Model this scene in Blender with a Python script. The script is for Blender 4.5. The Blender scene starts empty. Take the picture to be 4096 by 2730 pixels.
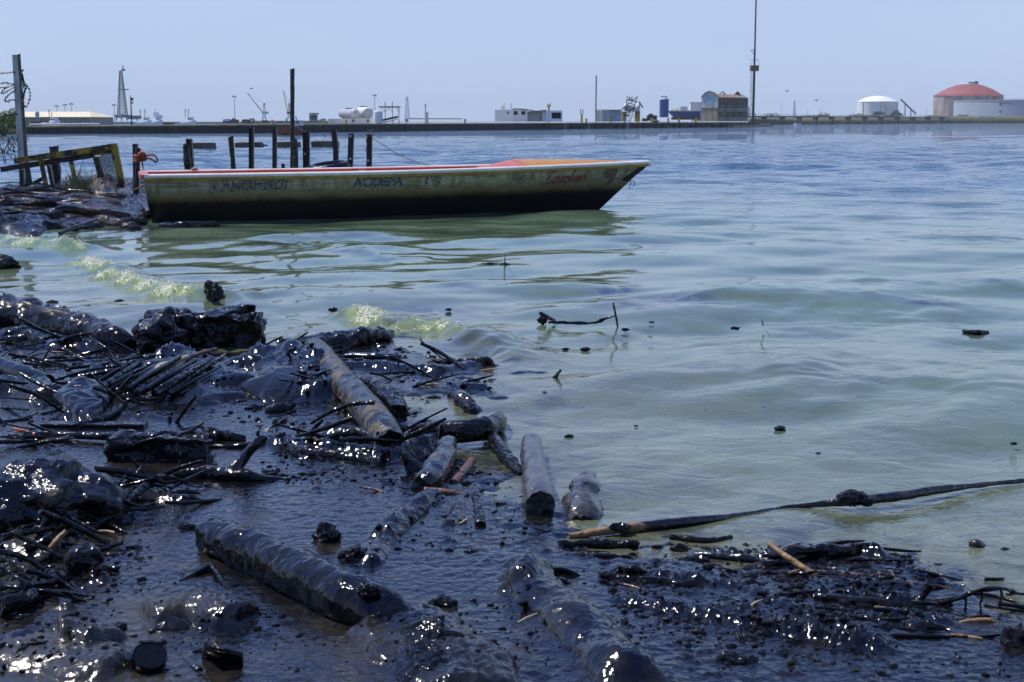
import bpy, math, random
import numpy as np
from mathutils import Vector
random.seed(7)
rng = np.random.RandomState(11)
SC = bpy.context.scene
COL = SC.collection
PI = math.pi

# ------------------------------------------------------------------ camera
CAMH, PITCH, F = 1.5, math.radians(8.81), 5689.0        # F in pixels of the 4096 px wide photograph
cam_d = bpy.data.cameras.new('camera')
cam = bpy.data.objects.new('camera', cam_d); COL.objects.link(cam)
cam.location = (0, 0, CAMH); cam.rotation_euler = (PI/2 - PITCH, 0, 0)
cam_d.sensor_width = 36.0; cam_d.lens = 50.0
cam_d.clip_start = 0.05; cam_d.clip_end = 9000
cam_d.dof.use_dof = True; cam_d.dof.focus_distance = 9.5; cam_d.dof.aperture_fstop = 11
SC.camera = cam

# ------------------------------------------------------------------ light
SUN_EL, SUN_AZ = math.radians(60), math.radians(-60)      # azimuth from +Y towards +X
world = bpy.data.worlds.new('World'); SC.world = world; world.use_nodes = True
wn = world.node_tree.nodes; wl = world.node_tree.links
wn.clear()
wo = wn.new('ShaderNodeOutputWorld'); wb = wn.new('ShaderNodeBackground')
sky = wn.new('ShaderNodeTexSky'); sky.sky_type = 'NISHITA'; sky.sun_disc = False
sky.sun_elevation = SUN_EL; sky.sun_rotation = SUN_AZ
sky.altitude = 0; sky.air_density = 1.0; sky.dust_density = 0.6; sky.ozone_density = 4.0
wb.inputs['Strength'].default_value = 0.085
# pale blue haze low in the sky over the lake, clear blue overhead, all the way round
tc = wn.new('ShaderNodeTexCoord'); sx_ = wn.new('ShaderNodeSeparateXYZ'); wl.new(tc.outputs['Generated'], sx_.inputs[0])
hr = wn.new('ShaderNodeValToRGB'); wl.new(sx_.outputs[2], hr.inputs[0]); he = hr.color_ramp.elements
he[0].position = 0.0; he[0].color = (1, 1, 1, 1); he[1].position = .85; he[1].color = (.05, .05, .05, 1)
e_ = he.new(.10); e_.color = (.92, .92, .92, 1); e_ = he.new(.30); e_.color = (.30, .30, .30, 1)
hm = wn.new('ShaderNodeMix'); hm.data_type = 'RGBA'; wl.new(hr.outputs[0], hm.inputs[0])
hb = wn.new('ShaderNodeMix'); hb.data_type = 'RGBA'; hb.blend_type = 'MULTIPLY'; hb.inputs[0].default_value = 1
wl.new(sky.outputs[0], hb.inputs[6]); hb.inputs[7].default_value = (.58, .95, 1.85, 1)
wl.new(hb.outputs[2], hm.inputs[6]); hm.inputs[7].default_value = (6.05, 7.6, 10.5, 1)
hn = wn.new('ShaderNodeTexNoise'); hn.inputs['Scale'].default_value = 2.2; hn.inputs['Detail'].default_value = 4
hmap = wn.new('ShaderNodeMapping'); hmap.inputs['Scale'].default_value = (1, 1, 4); wl.new(tc.outputs['Generated'], hmap.inputs[0]); wl.new(hmap.outputs[0], hn.inputs['Vector'])
hq = wn.new('ShaderNodeValToRGB'); wl.new(hn.outputs[0], hq.inputs[0]); hq.color_ramp.elements[0].position = .3; hq.color_ramp.elements[0].color = (.95, .96, .97, 1); hq.color_ramp.elements[1].position = .7; hq.color_ramp.elements[1].color = (1.03, 1.02, 1.0, 1)
hx = wn.new('ShaderNodeMix'); hx.data_type = 'RGBA'; hx.blend_type = 'MULTIPLY'; hx.inputs[0].default_value = 1; wl.new(hm.outputs[2], hx.inputs[6]); wl.new(hq.outputs[0], hx.inputs[7])
wl.new(hx.outputs[2], wb.inputs[0]); wl.new(wb.outputs[0], wo.inputs[0])
sun_d = bpy.data.lights.new('sun', 'SUN'); sun_d.energy = 4.2; sun_d.angle = math.radians(0.53); sun_d.color = (1.0, 0.95, 0.87)
sun = bpy.data.objects.new('sun', sun_d); COL.objects.link(sun)
SUNV = Vector((math.cos(SUN_EL)*math.sin(SUN_AZ), math.cos(SUN_EL)*math.cos(SUN_AZ), math.sin(SUN_EL)))
sun.rotation_euler = SUNV.to_track_quat('Z', 'Y').to_euler(); sun.location = (0, 0, 60)
SC.view_settings.view_transform = 'Standard'; SC.view_settings.look = 'None'
SC.view_settings.exposure = 0.0; SC.view_settings.gamma = 1.0; SC.view_settings.use_curve_mapping = False
SC.cycles.use_denoising = True
SC.cycles.caustics_reflective = False; SC.cycles.caustics_refractive = False
SC.cycles.max_bounces = 5; SC.cycles.diffuse_bounces = 2; SC.cycles.glossy_bounces = 3; SC.cycles.transparent_max_bounces = 6
SC.cycles.sample_clamp_indirect = 4

# ------------------------------------------------------------------ measuring helpers
_cp, _sp = math.cos(PITCH), math.sin(PITCH)
def ray(sx, sy):
    xc = (sx - 2048)/F; yc = -(sy - 1365)/F
    return xc, _cp + yc*_sp, -_sp + yc*_cp
def S(sx, sy, z=0.0):                     # a point of the photograph (source px) on the level z
    d = ray(sx, sy); t = (z - CAMH)/d[2]
    return np.array((d[0]*t, d[1]*t, z))
K = 4096/2353.0
def G(dx, dy, z=0.0):                     # the same from the 2353 px wide view
    return S(dx*K, dy*K, z)
def W(sx, sy, D):                         # a point at the depth y = D
    d = ray(sx, sy); t = D/d[1]
    return np.array((d[0]*t, D, CAMH + d[2]*t))
def Wd(dx, dy, D): return W(dx*K, dy*K, D)

# ------------------------------------------------------------------ noise
_perm = np.random.RandomState(3).permutation(256); _perm = np.concatenate([_perm, _perm, _perm[:4]]).astype(np.int32)
_gr = np.random.RandomState(4).normal(size=(256, 3)); _gr /= np.linalg.norm(_gr, axis=1)[:, None]
def noise3(x, y, z):
    x = np.asarray(x, float); y = np.asarray(y, float); z = np.broadcast_to(np.asarray(z, float), x.shape)
    xi = np.floor(x).astype(np.int64); yi = np.floor(y).astype(np.int64); zi = np.floor(z).astype(np.int64)
    xf = x-xi; yf = y-yi; zf = z-zi
    u = xf*xf*xf*(xf*(xf*6-15)+10); v = yf*yf*yf*(yf*(yf*6-15)+10); w = zf*zf*zf*(zf*(zf*6-15)+10)
    xi &= 255; yi &= 255; zi &= 255
    r = 0
    for a in (0, 1):
        for b in (0, 1):
            for c in (0, 1):
                h = _perm[_perm[_perm[(xi+a) & 255] + ((yi+b) & 255)] + ((zi+c) & 255)]
                g = _gr[h]
                d = g[..., 0]*(xf-a) + g[..., 1]*(yf-b) + g[..., 2]*(zf-c)
                r = r + d*(u if a else 1-u)*(v if b else 1-v)*(w if c else 1-w)
    return r*1.6
def fbm(x, y, z, oc=3):
    r = 0; a = 1.0
    for i in range(oc):
        r = r + a*noise3(x*2**i, y*2**i, np.asarray(z)*2**i + 7.3*i); a *= 0.5
    return r
def sstep(a, b, x):
    t = np.clip((x-a)/(b-a), 0, 1); return t*t*(3-2*t)

# ------------------------------------------------------------------ objects
def mesh_from(name, V, Fc, mats, smooth=True, mi=None):
    V = np.asarray(V, float)
    me = bpy.data.meshes.new(name)
    if isinstance(Fc, np.ndarray):
        n, k = Fc.shape
        me.vertices.add(len(V)); me.vertices.foreach_set('co', V.astype(np.float32).ravel())
        me.loops.add(n*k); me.loops.foreach_set('vertex_index', Fc.astype(np.int32).ravel())
        me.polygons.add(n); me.polygons.foreach_set('loop_start', np.arange(0, n*k, k, dtype=np.int32))
        try: me.polygons.foreach_set('loop_total', np.full(n, k, np.int32))
        except Exception: pass
        me.update(calc_edges=True); me.validate()
    else:
        me.from_pydata([tuple(v) for v in V], [], [list(f) for f in Fc]); me.update()
    if mats is not None:
        for m in (mats if isinstance(mats, (list, tuple)) else [mats]): me.materials.append(m)
    me.polygons.foreach_set('use_smooth', np.full(len(me.polygons), bool(smooth)))
    if mi is not None: me.polygons.foreach_set('material_index', np.asarray(mi, np.int32))
    return me
ORG = {}
def tag(o, label=None, cat=None, group=None, kind=None):
    if label: o['label'] = label
    if cat: o['category'] = cat
    if group: o['group'] = group
    if kind: o['kind'] = kind
    return o
def thing(name, loc, label, cat, group=None):
    o = bpy.data.objects.new(name, None); COL.objects.link(o); o.location = tuple(loc); o.empty_display_size = 0.2
    ORG[o.name] = np.asarray(loc, float)
    return tag(o, label, cat, group)
def obj(name, V, Fc, mats, parent=None, smooth=True, loc=None, label=None, cat=None, group=None, kind=None, mi=None):
    """V in world coordinates; the object's origin becomes its parent's (or loc)."""
    V = np.asarray(V, float)
    if parent is not None: org = ORG[parent.name]
    elif loc is not None: org = np.asarray(loc, float)
    else:
        org = np.array((V[:, 0].mean(), V[:, 1].mean(), V[:, 2].min()))
    me = mesh_from(name, V-org, Fc, mats, smooth, mi)
    o = bpy.data.objects.new(name, me); COL.objects.link(o)
    if parent is not None: o.parent = parent
    else: o.location = tuple(org)
    ORG[o.name] = org
    return tag(o, label, cat, group, kind)

class MB:
    def __init__(s): s.v = []; s.f = []; s.n = 0
    def add(s, V, Fc):
        V = np.asarray(V, float); s.v.append(V); s.f += [[i+s.n for i in f] for f in Fc]; s.n += len(V); return s
    def box(s, x0, x1, y0, y1, z0, z1):
        V = [(x, y, z) for z in (z0, z1) for y in (y0, y1) for x in (x0, x1)]
        return s.add(V, [(0,2,3,1),(4,5,7,6),(0,1,5,4),(2,6,7,3),(0,4,6,2),(1,3,7,5)])
    def beam(s, a, b, w, h, up=(0, 0, 1), w1=None, h1=None):
        a = np.asarray(a, float); b = np.asarray(b, float); d = b-a; d = d/np.linalg.norm(d)
        up = np.asarray(up, float)
        r = np.cross(d, up); 
        if np.linalg.norm(r) < 1e-4: r = np.cross(d, (0, 1, 0.01))
        r /= np.linalg.norm(r); u = np.cross(r, d)
        w1 = w if w1 is None else w1; h1 = h if h1 is None else h1
        V = []
        for p, ww, hh in ((a, w, h), (b, w1, h1)):
            for sx, sz in ((-1, -1), (1, -1), (1, 1), (-1, 1)): V.append(p + r*sx*ww/2 + u*sz*hh/2)
        return s.add(V, [(3,2,1,0),(4,5,6,7),(0,1,5,4),(1,2,6,5),(2,3,7,6),(3,0,4,7)])
    def cyl(s, a, b, r0, r1=None, seg=12, cap=True):
        a = np.asarray(a, float); b = np.asarray(b, float); d = b-a; d = d/np.linalg.norm(d)
        t = np.array((0, 0, 1.)) if abs(d[2]) < .9 else np.array((1., 0, 0))
        r = np.cross(d, t); r /= np.linalg.norm(r); u = np.cross(r, d); r1 = r0 if r1 is None else r1
        V = []; 
        for p, rr in ((a, r0), (b, r1)):
            for i in range(seg):
                A = 2*PI*i/seg; V.append(p + (r*math.cos(A)+u*math.sin(A))*rr)
        Fc = [(i, (i+1) % seg, seg+(i+1) % seg, seg+i) for i in range(seg)]
        if cap: Fc += [tuple(range(seg-1, -1, -1)), tuple(range(seg, 2*seg))]
        return s.add(V, Fc)
    def lathe(s, c, prof, seg=32):            # prof: (radius, z)
        V = []; Fc = []
        for r, z in prof:
            for i in range(seg):
                A = 2*PI*i/seg; V.append((c[0]+r*math.cos(A), c[1]+r*math.sin(A), c[2]+z))
        for j in range(len(prof)-1):
            for i in range(seg):
                k = (i+1) % seg
                Fc.append((j*seg+i, j*seg+k, (j+1)*seg+k, (j+1)*seg+i))
        return s.add(V, Fc)
    def quad(s, *p): return s.add(p, [tuple(range(len(p)))])
    def build(s, name, mat, parent=None, **kw):
        kw.setdefault('smooth', False)
        return obj(name, np.concatenate(s.v), s.f, mat, parent, **kw)

def catmull(P, n):
    P = np.asarray(P, float)
    if len(P) == 2: return P[0] + (P[1]-P[0])*np.linspace(0, 1, n)[:, None]
    Q = np.vstack([2*P[0]-P[1], P, 2*P[-1]-P[-2]])
    seg = np.linalg.norm(np.diff(P[:, :3], axis=0), axis=1); c = np.concatenate([[0], np.cumsum(seg)]); c /= c[-1]
    out = []
    for t in np.linspace(0, 1, n):
        i = min(np.searchsorted(c, t, side='right')-1, len(P)-2); i = max(i, 0)
        u = (t-c[i])/max(c[i+1]-c[i], 1e-9)
        p0, p1, p2, p3 = Q[i], Q[i+1], Q[i+2], Q[i+3]
        out.append(.5*((2*p1)+(-p0+p2)*u+(2*p0-5*p1+4*p2-p3)*u*u+(-p0+3*p1-3*p2+p3)*u**3))
    return np.array(out)
def tube(P, seg=10, n=None, amp=0.0, freq=8.0, seed=0.0, squash=1.0, cap=True, rough_end=0.0, oc=2):
    """P rows (x, y, z, r). Lumpy swept tube; returns V, F"""
    P = np.asarray(P, float)
    if n is None: n = max(4, len(P)*3)
    C = catmull(P, n); R = np.maximum(C[:, 3], 1e-4); C = C[:, :3]
    T = np.gradient(C, axis=0); T /= np.linalg.norm(T, axis=1)[:, None]
    u = np.array((0, 0, 1.)); 
    if abs(T[0] @ u) > .95: u = np.array((0, 1., 0))
    V = np.zeros((n, seg, 3)); A = np.arange(seg)*2*PI/seg
    for i in range(n):
        u = u - T[i]*(u @ T[i]); u /= np.linalg.norm(u); r = np.cross(T[i], u)
        V[i] = C[i] + R[i]*(np.cos(A)[:, None]*r + np.sin(A)[:, None]*u*squash)
    if amp > 0:
        Nn = V - C[:, None, :]; L = np.linalg.norm(Nn, axis=2, keepdims=True)+1e-9
        d = fbm(V[..., 0]*freq+seed, V[..., 1]*freq, V[..., 2]*freq+seed*.3, oc)
        V += Nn/L*(d*amp)[..., None]
    if rough_end > 0:
        for e, sg in ((0, -1), (n-1, 1)):
            j = noise3(np.cos(A)*2.3+seed+e, np.sin(A)*2.3+3.1, 0.5)
            V[e] += T[e]*sg*(j*rough_end)[:, None]
    i = np.arange(n-1)[:, None]*seg; k = np.arange(seg)[None, :]; k2 = (k+1) % seg
    Fc = np.stack([i+k, i+k2, i+seg+k2, i+seg+k], -1).reshape(-1, 4)[:, ::-1].tolist()
    V = V.reshape(-1, 3)
    if cap:
        N0 = len(V); V = np.vstack([V, V[:seg], V[(n-1)*seg:n*seg], C[0]+T[0]*rough_end*.25, C[-1]-T[-1]*rough_end*.25]); a = len(V)-2; b = a+1
        Fc += [[q+N0, (q+1) % seg+N0, a] for q in range(seg)]
        Fc += [[N0+seg+(q+1) % seg, N0+seg+q, b] for q in range(seg)]
    return V, Fc
_ico = {}
def ico(sub):
    if sub not in _ico:
        import bmesh
        bm = bmesh.new(); bmesh.ops.create_icosphere(bm, subdivisions=sub, radius=1)
        _ico[sub] = (np.array([v.co[:] for v in bm.verts]), np.array([[v.index for v in f.verts] for f in bm.faces])); bm.free()
    return _ico[sub]
def lump(c, rx, ry, rz, amp=.25, freq=1.6, seed=0., sub=3, rot=0., oc=3):
    V, Fc = ico(sub); d = fbm(V[:, 0]*freq+seed, V[:, 1]*freq+seed*.7, V[:, 2]*freq, oc)
    V = V*(1+amp*d)[:, None]*np.array((rx, ry, rz)); c_, s_ = math.cos(rot), math.sin(rot)
    V = np.stack([V[:, 0]*c_-V[:, 1]*s_, V[:, 0]*s_+V[:, 1]*c_, V[:, 2]], -1) + np.asarray(c, float)
    return V, Fc

# ------------------------------------------------------------------ materials
def srgb(r, g, b): return tuple((c/255/12.92 if c/255 <= .04045 else ((c/255+.055)/1.055)**2.4) for c in (r, g, b))+(1,)
class Mat:
    """tiny node helper"""
    def __init__(s, name):
        s.m = bpy.data.materials.new(name); s.m.use_nodes = True; s.t = s.m.node_tree; s.n = s.t.nodes; s.l = s.t.links
        s.b = s.n['Principled BSDF']; s.geo = None
    def pos(s):
        if s.geo is None: s.geo = s.n.new('ShaderNodeNewGeometry')
        return s.geo.outputs['Position']
    def objco(s):
        return s.n.new('ShaderNodeTexCoord').outputs['Object']
    def scaled(s, v, sc):
        m = s.n.new('ShaderNodeMapping'); s.l.new(v, m.inputs[0]); m.inputs['Scale'].default_value = sc; return m.outputs[0]
    def noise(s, scale, detail=3, rough=.55, co=None, dist=0.):
        t = s.n.new('ShaderNodeTexNoise'); t.inputs['Scale'].default_value = scale; t.inputs['Detail'].default_value = detail
        t.inputs['Roughness'].default_value = rough; t.inputs['Distortion'].default_value = dist
        s.l.new(co if co is not None else s.pos(), t.inputs['Vector']); return t.outputs['Fac']
    def voro(s, scale, co=None, feat='F1'):
        t = s.n.new('ShaderNodeTexVoronoi'); t.feature = feat; t.inputs['Scale'].default_value = scale
        s.l.new(co if co is not None else s.pos(), t.inputs['Vector']); return t.outputs['Distance']
    def ramp(s, v, stops, interp='LINEAR'):
        r = s.n.new('ShaderNodeValToRGB'); r.color_ramp.interpolation = interp; s.l.new(v, r.inputs[0]); e = r.color_ramp.elements
        while len(e) > 1: e.remove(e[-1])
        for i, (p, c) in enumerate(stops):
            if not isinstance(c, (tuple, list)): c = (c, c, c, 1)
            if len(c) == 3: c = tuple(c)+(1,)
            q = e[0] if i == 0 else e.new(p); q.position = p; q.color = c
        return r.outputs[0]
    def mix(s, f, a, b):
        m = s.n.new('ShaderNodeMix'); m.data_type = 'RGBA'
        for v, k in ((f, 0), (a, 6), (b, 7)):
            if isinstance(v, (float, int)): m.inputs[k].default_value = v
            elif isinstance(v, (tuple, list)): m.inputs[k].default_value = tuple(v)+((1,) if len(v) == 3 else ())
            else: s.l.new(v, m.inputs[k])
        return m.outputs[2]
    def math(s, op, a, b=0., c=None, clamp=False):
        m = s.n.new('ShaderNodeMath'); m.operation = op; m.use_clamp = clamp
        for i, v in enumerate((a, b) if c is None else (a, b, c)):
            if isinstance(v, (float, int)): m.inputs[i].default_value = v
            else: s.l.new(v, m.inputs[i])
        return m.outputs[0]
    def bump(s, h, strength=.5, dist=.01, prev=None):
        b = s.n.new('ShaderNodeBump'); b.inputs['Strength'].default_value = strength; b.inputs['Distance'].default_value = dist
        s.l.new(h, b.inputs['Height'])
        if prev is not None: s.l.new(prev, b.inputs['Normal'])
        return b.outputs[0]
    def attr(s, name):
        a = s.n.new('ShaderNodeAttribute'); a.attribute_name = name; return a.outputs['Fac']
    def set(s, **k):
        names = dict(col='Base Color', rough='Roughness', metal='Metallic', ior='IOR', normal='Normal', spec='Specular IOR Level', coat='Coat Weight', coatr='Coat Roughness', alpha='Alpha')
        for q, v in k.items():
            i = s.b.inputs[names[q]]
            if isinstance(v, (float, int)): i.default_value = v
            elif isinstance(v, (tuple, list)): i.default_value = tuple(v)+((1,) if len(v) == 3 else ())
            else: s.l.new(v, i)
        return s
    def sep(s, v):
        x = s.n.new('ShaderNodeSeparateXYZ'); s.l.new(v, x.inputs[0]); return x.outputs

def m_simple(name, col, rough=.7, metal=0., var=.25, scale=3., bump=0., bscale=40.):
    m = Mat(name); c = np.array(col[:3])
    n = m.noise(scale, 4, .6)
    m.set(col=m.ramp(n, [(.3, tuple(c*(1-var))), (.7, tuple(np.minimum(c*(1+var), 1)))]), rough=rough, metal=metal)
    if bump: m.set(normal=m.bump(m.noise(bscale, 3), bump, .01))
    return m.m

def m_tar(name='tar', silt=0., lumpy=1.0, rough=.09):
    m = Mat(name)
    a = m.noise(50, 1, .4); b = m.noise(16, 1, .5); 
    nb = m.bump(b, .45*lumpy, .025); nb = m.bump(a, .60*lumpy, .008, nb)
    col = m.ramp(m.noise(5, 4, .6), [(.35, (.0035, .0035, .004)), (.7, (.010, .009, .008))])
    m.set(col=col, rough=m.ramp(m.noise(24, 2), [(.35, rough*.6), (.75, rough*1.5)]), ior=1.40, normal=nb)
    return m.m
TAR = m_tar()
def m_tarwood(name, wood, wood2, cover=.5, scale=5., rough=.45, stretch=(1, 1, 1), wet=.3):
    """wood with tar smeared over part of it; cover is the tar share"""
    m = Mat(name)
    co = m.scaled(m.pos(), stretch)
    w = m.mix(m.noise(22, 4, .65, co), wood, wood2)
    w = m.mix(m.ramp(m.noise(60, 3, .7, co), [(.3, .55), (.6, 0.)]), w, tuple(np.array(wood2[:3])*.25))
    f = m.ramp(m.noise(scale, 5, .62, None, .6), [(cover-.03+.02, 0.), (cover+.03+.02, 1.)])   # 1 = bare wood
    col = m.mix(f, (.006, .0055, .005), w)
    r = m.mix(f, (.12, .12, .12), (rough, rough, rough))
    nb = m.bump(m.noise(14, 3), .7, .025); nb = m.bump(m.noise(46, 3, .6, co), .7, .008, nb)
    m.set(col=col, rough=r, normal=nb, coat=wet, coatr=.15)
    return m.m
# ------------------------------------------------------------------ shoreline of the oil, measured on the photograph
OILP = np.array([G(x, y)[:2] for x, y in [(-700, 660), (-60, 690), (60, 690), (180, 735), (290, 790), (420, 812), (590, 808), (640, 800), (700, 778), (790, 768), (900, 766), (930, 800),
    (1010, 830), (1130, 832), (1150, 870), (1120, 905), (1010, 905), (930, 925), (950, 960), (1030, 985), (1000, 1010), (1020, 1075), (1090, 1110), (1140, 1080), (1180, 1110), (1200, 1190), (1290, 1236), (1420, 1243),
    (1560, 1262), (1700, 1268), (1900, 1268), (2010, 1272), (2080, 1305), (2200, 1330), (2353, 1378), (2700, 1460), (3100, 1560)]] + [(9, 2.0), (9, -3), (-9, -3), (-14, 5)])
def sd_poly(x, y, P):
    """signed distance, positive inside"""
    d = np.full(x.shape, 1e9); inside = np.zeros(x.shape, bool); n = len(P)
    for i in range(n):
        ax, ay = P[i]; bx, by = P[(i+1) % n]; ex, ey = bx-ax, by-ay
        wx, wy = x-ax, y-ay; t = np.clip((wx*ex+wy*ey)/(ex*ex+ey*ey), 0, 1)
        d = np.minimum(d, (wx-ex*t)**2+(wy-ey*t)**2)
        c = (ay > y) != (by > y)
        with np.errstate(divide='ignore', invalid='ignore'):
            inside ^= c & (x < (bx-ax)*(y-ay)/(by-ay if by != ay else 1e-9)+ax)
    return np.sqrt(d)*np.where(inside, 1, -1)
# waves: wavelength, direction (deg, 0 = towards the camera), steepness
_wr = np.random.RandomState(21); WAVES = []
for lam, st, spread in [(5.2, .050, 22), (3.6, .060, 28), (2.7, .060, 34), (2.1, .056, 42), (1.6, .054, 50), (1.25, .050, 60), (.95, .038, 65), (.74, .028, 70), (.55, .018, 75), (.42, .014, 80), (.31, .012, 85), (.22, .010, 90), (.16, .008, 90)]:
    for q in range(2):
        a = math.radians(12+_wr.uniform(-spread, spread)); l = lam*_wr.uniform(.85, 1.2)
        WAVES.append((l, math.sin(a), -math.cos(a), st*l/(2*PI)*.72, _wr.uniform(0, 6.28)))
# small breakers along the shore: crest line, height, width, foam length share
def crest(pts): return np.array([G(x, y)[:2] for x, y in pts])
BREAK = [(crest([(-60, 545), (30, 556), (110, 566), (190, 580)]), .085, .16, (0, 1.)),
         (crest([(150, 600), (215, 618), (300, 652), (400, 676), (500, 690), (600, 712)]), .075, .17, (0.05, .80)),
         (crest([(755, 716), (800, 725), (880, 742), (960, 752), (1040, 760), (1120, 790), (1210, 850)]), .085, .16, (0.05, .5)),
         (crest([(560, 545), (720, 552), (850, 585), (1000, 606)]), .035, .30, (9, 9)),
         (crest([(1540, 690), (1750, 690), (1950, 700), (2150, 735)]), .032, .45, (9, 9)),
         (crest([(1700, 862), (1900, 866), (2100, 880), (2450, 905)]), .032, .40, (9, 9)),
         (crest([(1800, 560), (2000, 548), (2200, 546), (2450, 552)]), .035, .7, (9, 9)),
         (crest([(1880, 655), (2100, 660), (2400, 665)]), .03, .6, (9, 9))]
def polyline_d(x, y, P):
    d = np.full(x.shape, 1e9); s = np.zeros(x.shape); side = np.zeros(x.shape)
    L = np.concatenate([[0], np.cumsum(np.linalg.norm(np.diff(P, axis=0), axis=1))])
    for i in range(len(P)-1):
        ax, ay = P[i]; ex, ey = P[i+1]-P[i]; wx, wy = x-ax, y-ay
        t = np.clip((wx*ex+wy*ey)/(ex*ex+ey*ey), 0, 1); q = np.hypot(wx-ex*t, wy-ey*t); m = q < d
        d = np.where(m, q, d); s = np.where(m, (L[i]+t*(L[i+1]-L[i]))/L[-1], s); side = np.where(m, np.sign(ex*wy-ey*wx), side)
    return d, s, side
def water_h(x, y, spacing):
    sd = sd_poly(x, y, OILP)
    damp = .06 + .94*sstep(.5, -.9, sd)*1.0
    near = .80+.20*sstep(9, 16, y)                     # calmer inshore
    wx = x + .35*noise3(x*.35, y*.35, 1.) ; wy = y + .5*noise3(x*.3+5, y*.3, 2.)
    h = np.zeros(x.shape)
    amp = .55+.55*np.clip(.5+noise3(x*.12+3, y*.12, 5.), 0, 1.3)
    for l, dx, dy, a, ph in WAVES:
        w = np.clip(l/(spacing*2.5)-.6, 0, 1)
        p = 2*PI/l*(wx*dx+wy*dy)+ph; 
        if l < 1.15: w = w*(1+3.2*sstep(16, 8, y)*np.clip(.7+noise3(x*.5+l, y*.5, 8.), .1, 1.6))
        h += a*w*(np.sin(p)+.25*np.sin(2*p+1.2))
    h *= amp*near*(.66+1.0*sstep(24, 60, y))
    foam = np.zeros(x.shape)
    for P, ht, wd, (f0, f1) in BREAK:
        lo = P.min(0)-1.5; hi = P.max(0)+1.5
        m = (x > lo[0]) & (x < hi[0]) & (y > lo[1]) & (y < hi[1])
        if not m.any(): continue
        xx, yy = x[m], y[m]; d, s, side = polyline_d(xx, yy, P)
        sgn = np.where(side > 0, 1., -1.); d = d*sgn + (wd*.55*noise3(xx*2.6, yy*2.6, 19.)+wd*.25*noise3(xx*9, yy*9, 29.))*(1 if f1 <= 1 else .6); side = np.sign(d); d = np.abs(d)
        d = d*np.where(side > 0, .6, 1.5)                # steep on the shore side (below the line)
        n = 1+.45*noise3(xx*1.7, yy*1.7, 9.)+.25*noise3(xx*5, yy*5, 9.)
        end = sstep(0, .12, s)*sstep(1, .85, s)
        e = np.exp(-(d/wd)**2)*end
        fm = 0
        if f1 <= 1:
            fm = sstep(f0-.02, f0+.1, s)*sstep(f1+.06, f1-.06, s)*np.where(side > 0, np.exp(-(d/(wd*.60))**2), np.exp(-(d/(wd*1.9))**2))
            fm = fm*np.clip(.65+1.5*noise3(xx*3.2, yy*3.2, 14.)+.9*noise3(xx*9, yy*9, 4.)+.6*noise3(xx*28, yy*28, 3.), 0, 1.25)
        h[m] += ht*e*n + .022*fm*noise3(xx*17, yy*17, 6.)+.022*fm*noise3(xx*34, yy*34, 6.)+.014*fm*noise3(xx*70, yy*70, 2.)
        foam[m] = np.maximum(foam[m], fm)
    return h*damp, sd, foam
def grid(ys, n, wf, wide=False):
    U = np.linspace(-1, 1, n); Wy = wf(ys)
    if wide: U[:6] = [-9, -6, -4, -2.6, -1.7, -1.25]; U[-6:] = [1.25, 1.7, 2.6, 4, 6, 9]
    X = U[None, :]*Wy[:, None]; Y = np.repeat(ys[:, None], n, 1)
    r = len(ys); i = np.arange(r-1)[:, None]*n; j = np.arange(n-1)[None, :]
    Fq = np.stack([i+j, i+j+1, i+n+j+1, i+n+j], -1).reshape(-1, 4)
    return X, Y, Fq
def rows(y0, y1, c):
    a = np.linspace(1/math.sqrt(y0), 1/math.sqrt(y1), int((1/math.sqrt(y0)-1/math.sqrt(y1))*2/c)); return 1/a**2
ys = rows(2.7, 150, .00125)
pre = np.array([-400, -150, -50, -15, -5, 0., 1.5, 2.3]); post = 150*np.exp(np.linspace(.02, math.log(4200/150), 60))
ysA = np.concatenate([pre, ys, post])
NX = 560
wf = lambda y: .43*np.abs(y)+1.0+np.where(y < 2.5, np.maximum(30-y*0, 0)*sstep(2.5, -5, y), 0)
X, Y, Fq = grid(ysA, NX, wf, True)
sp = np.gradient(ysA)[:, None]*np.ones(NX)
sp = np.maximum(np.abs(sp), (2*wf(ysA)/NX)[:, None])
Z, SDw, FO = water_h(X, Y, sp)
Z = np.where(Y > 150, Z*0, Z)
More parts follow.
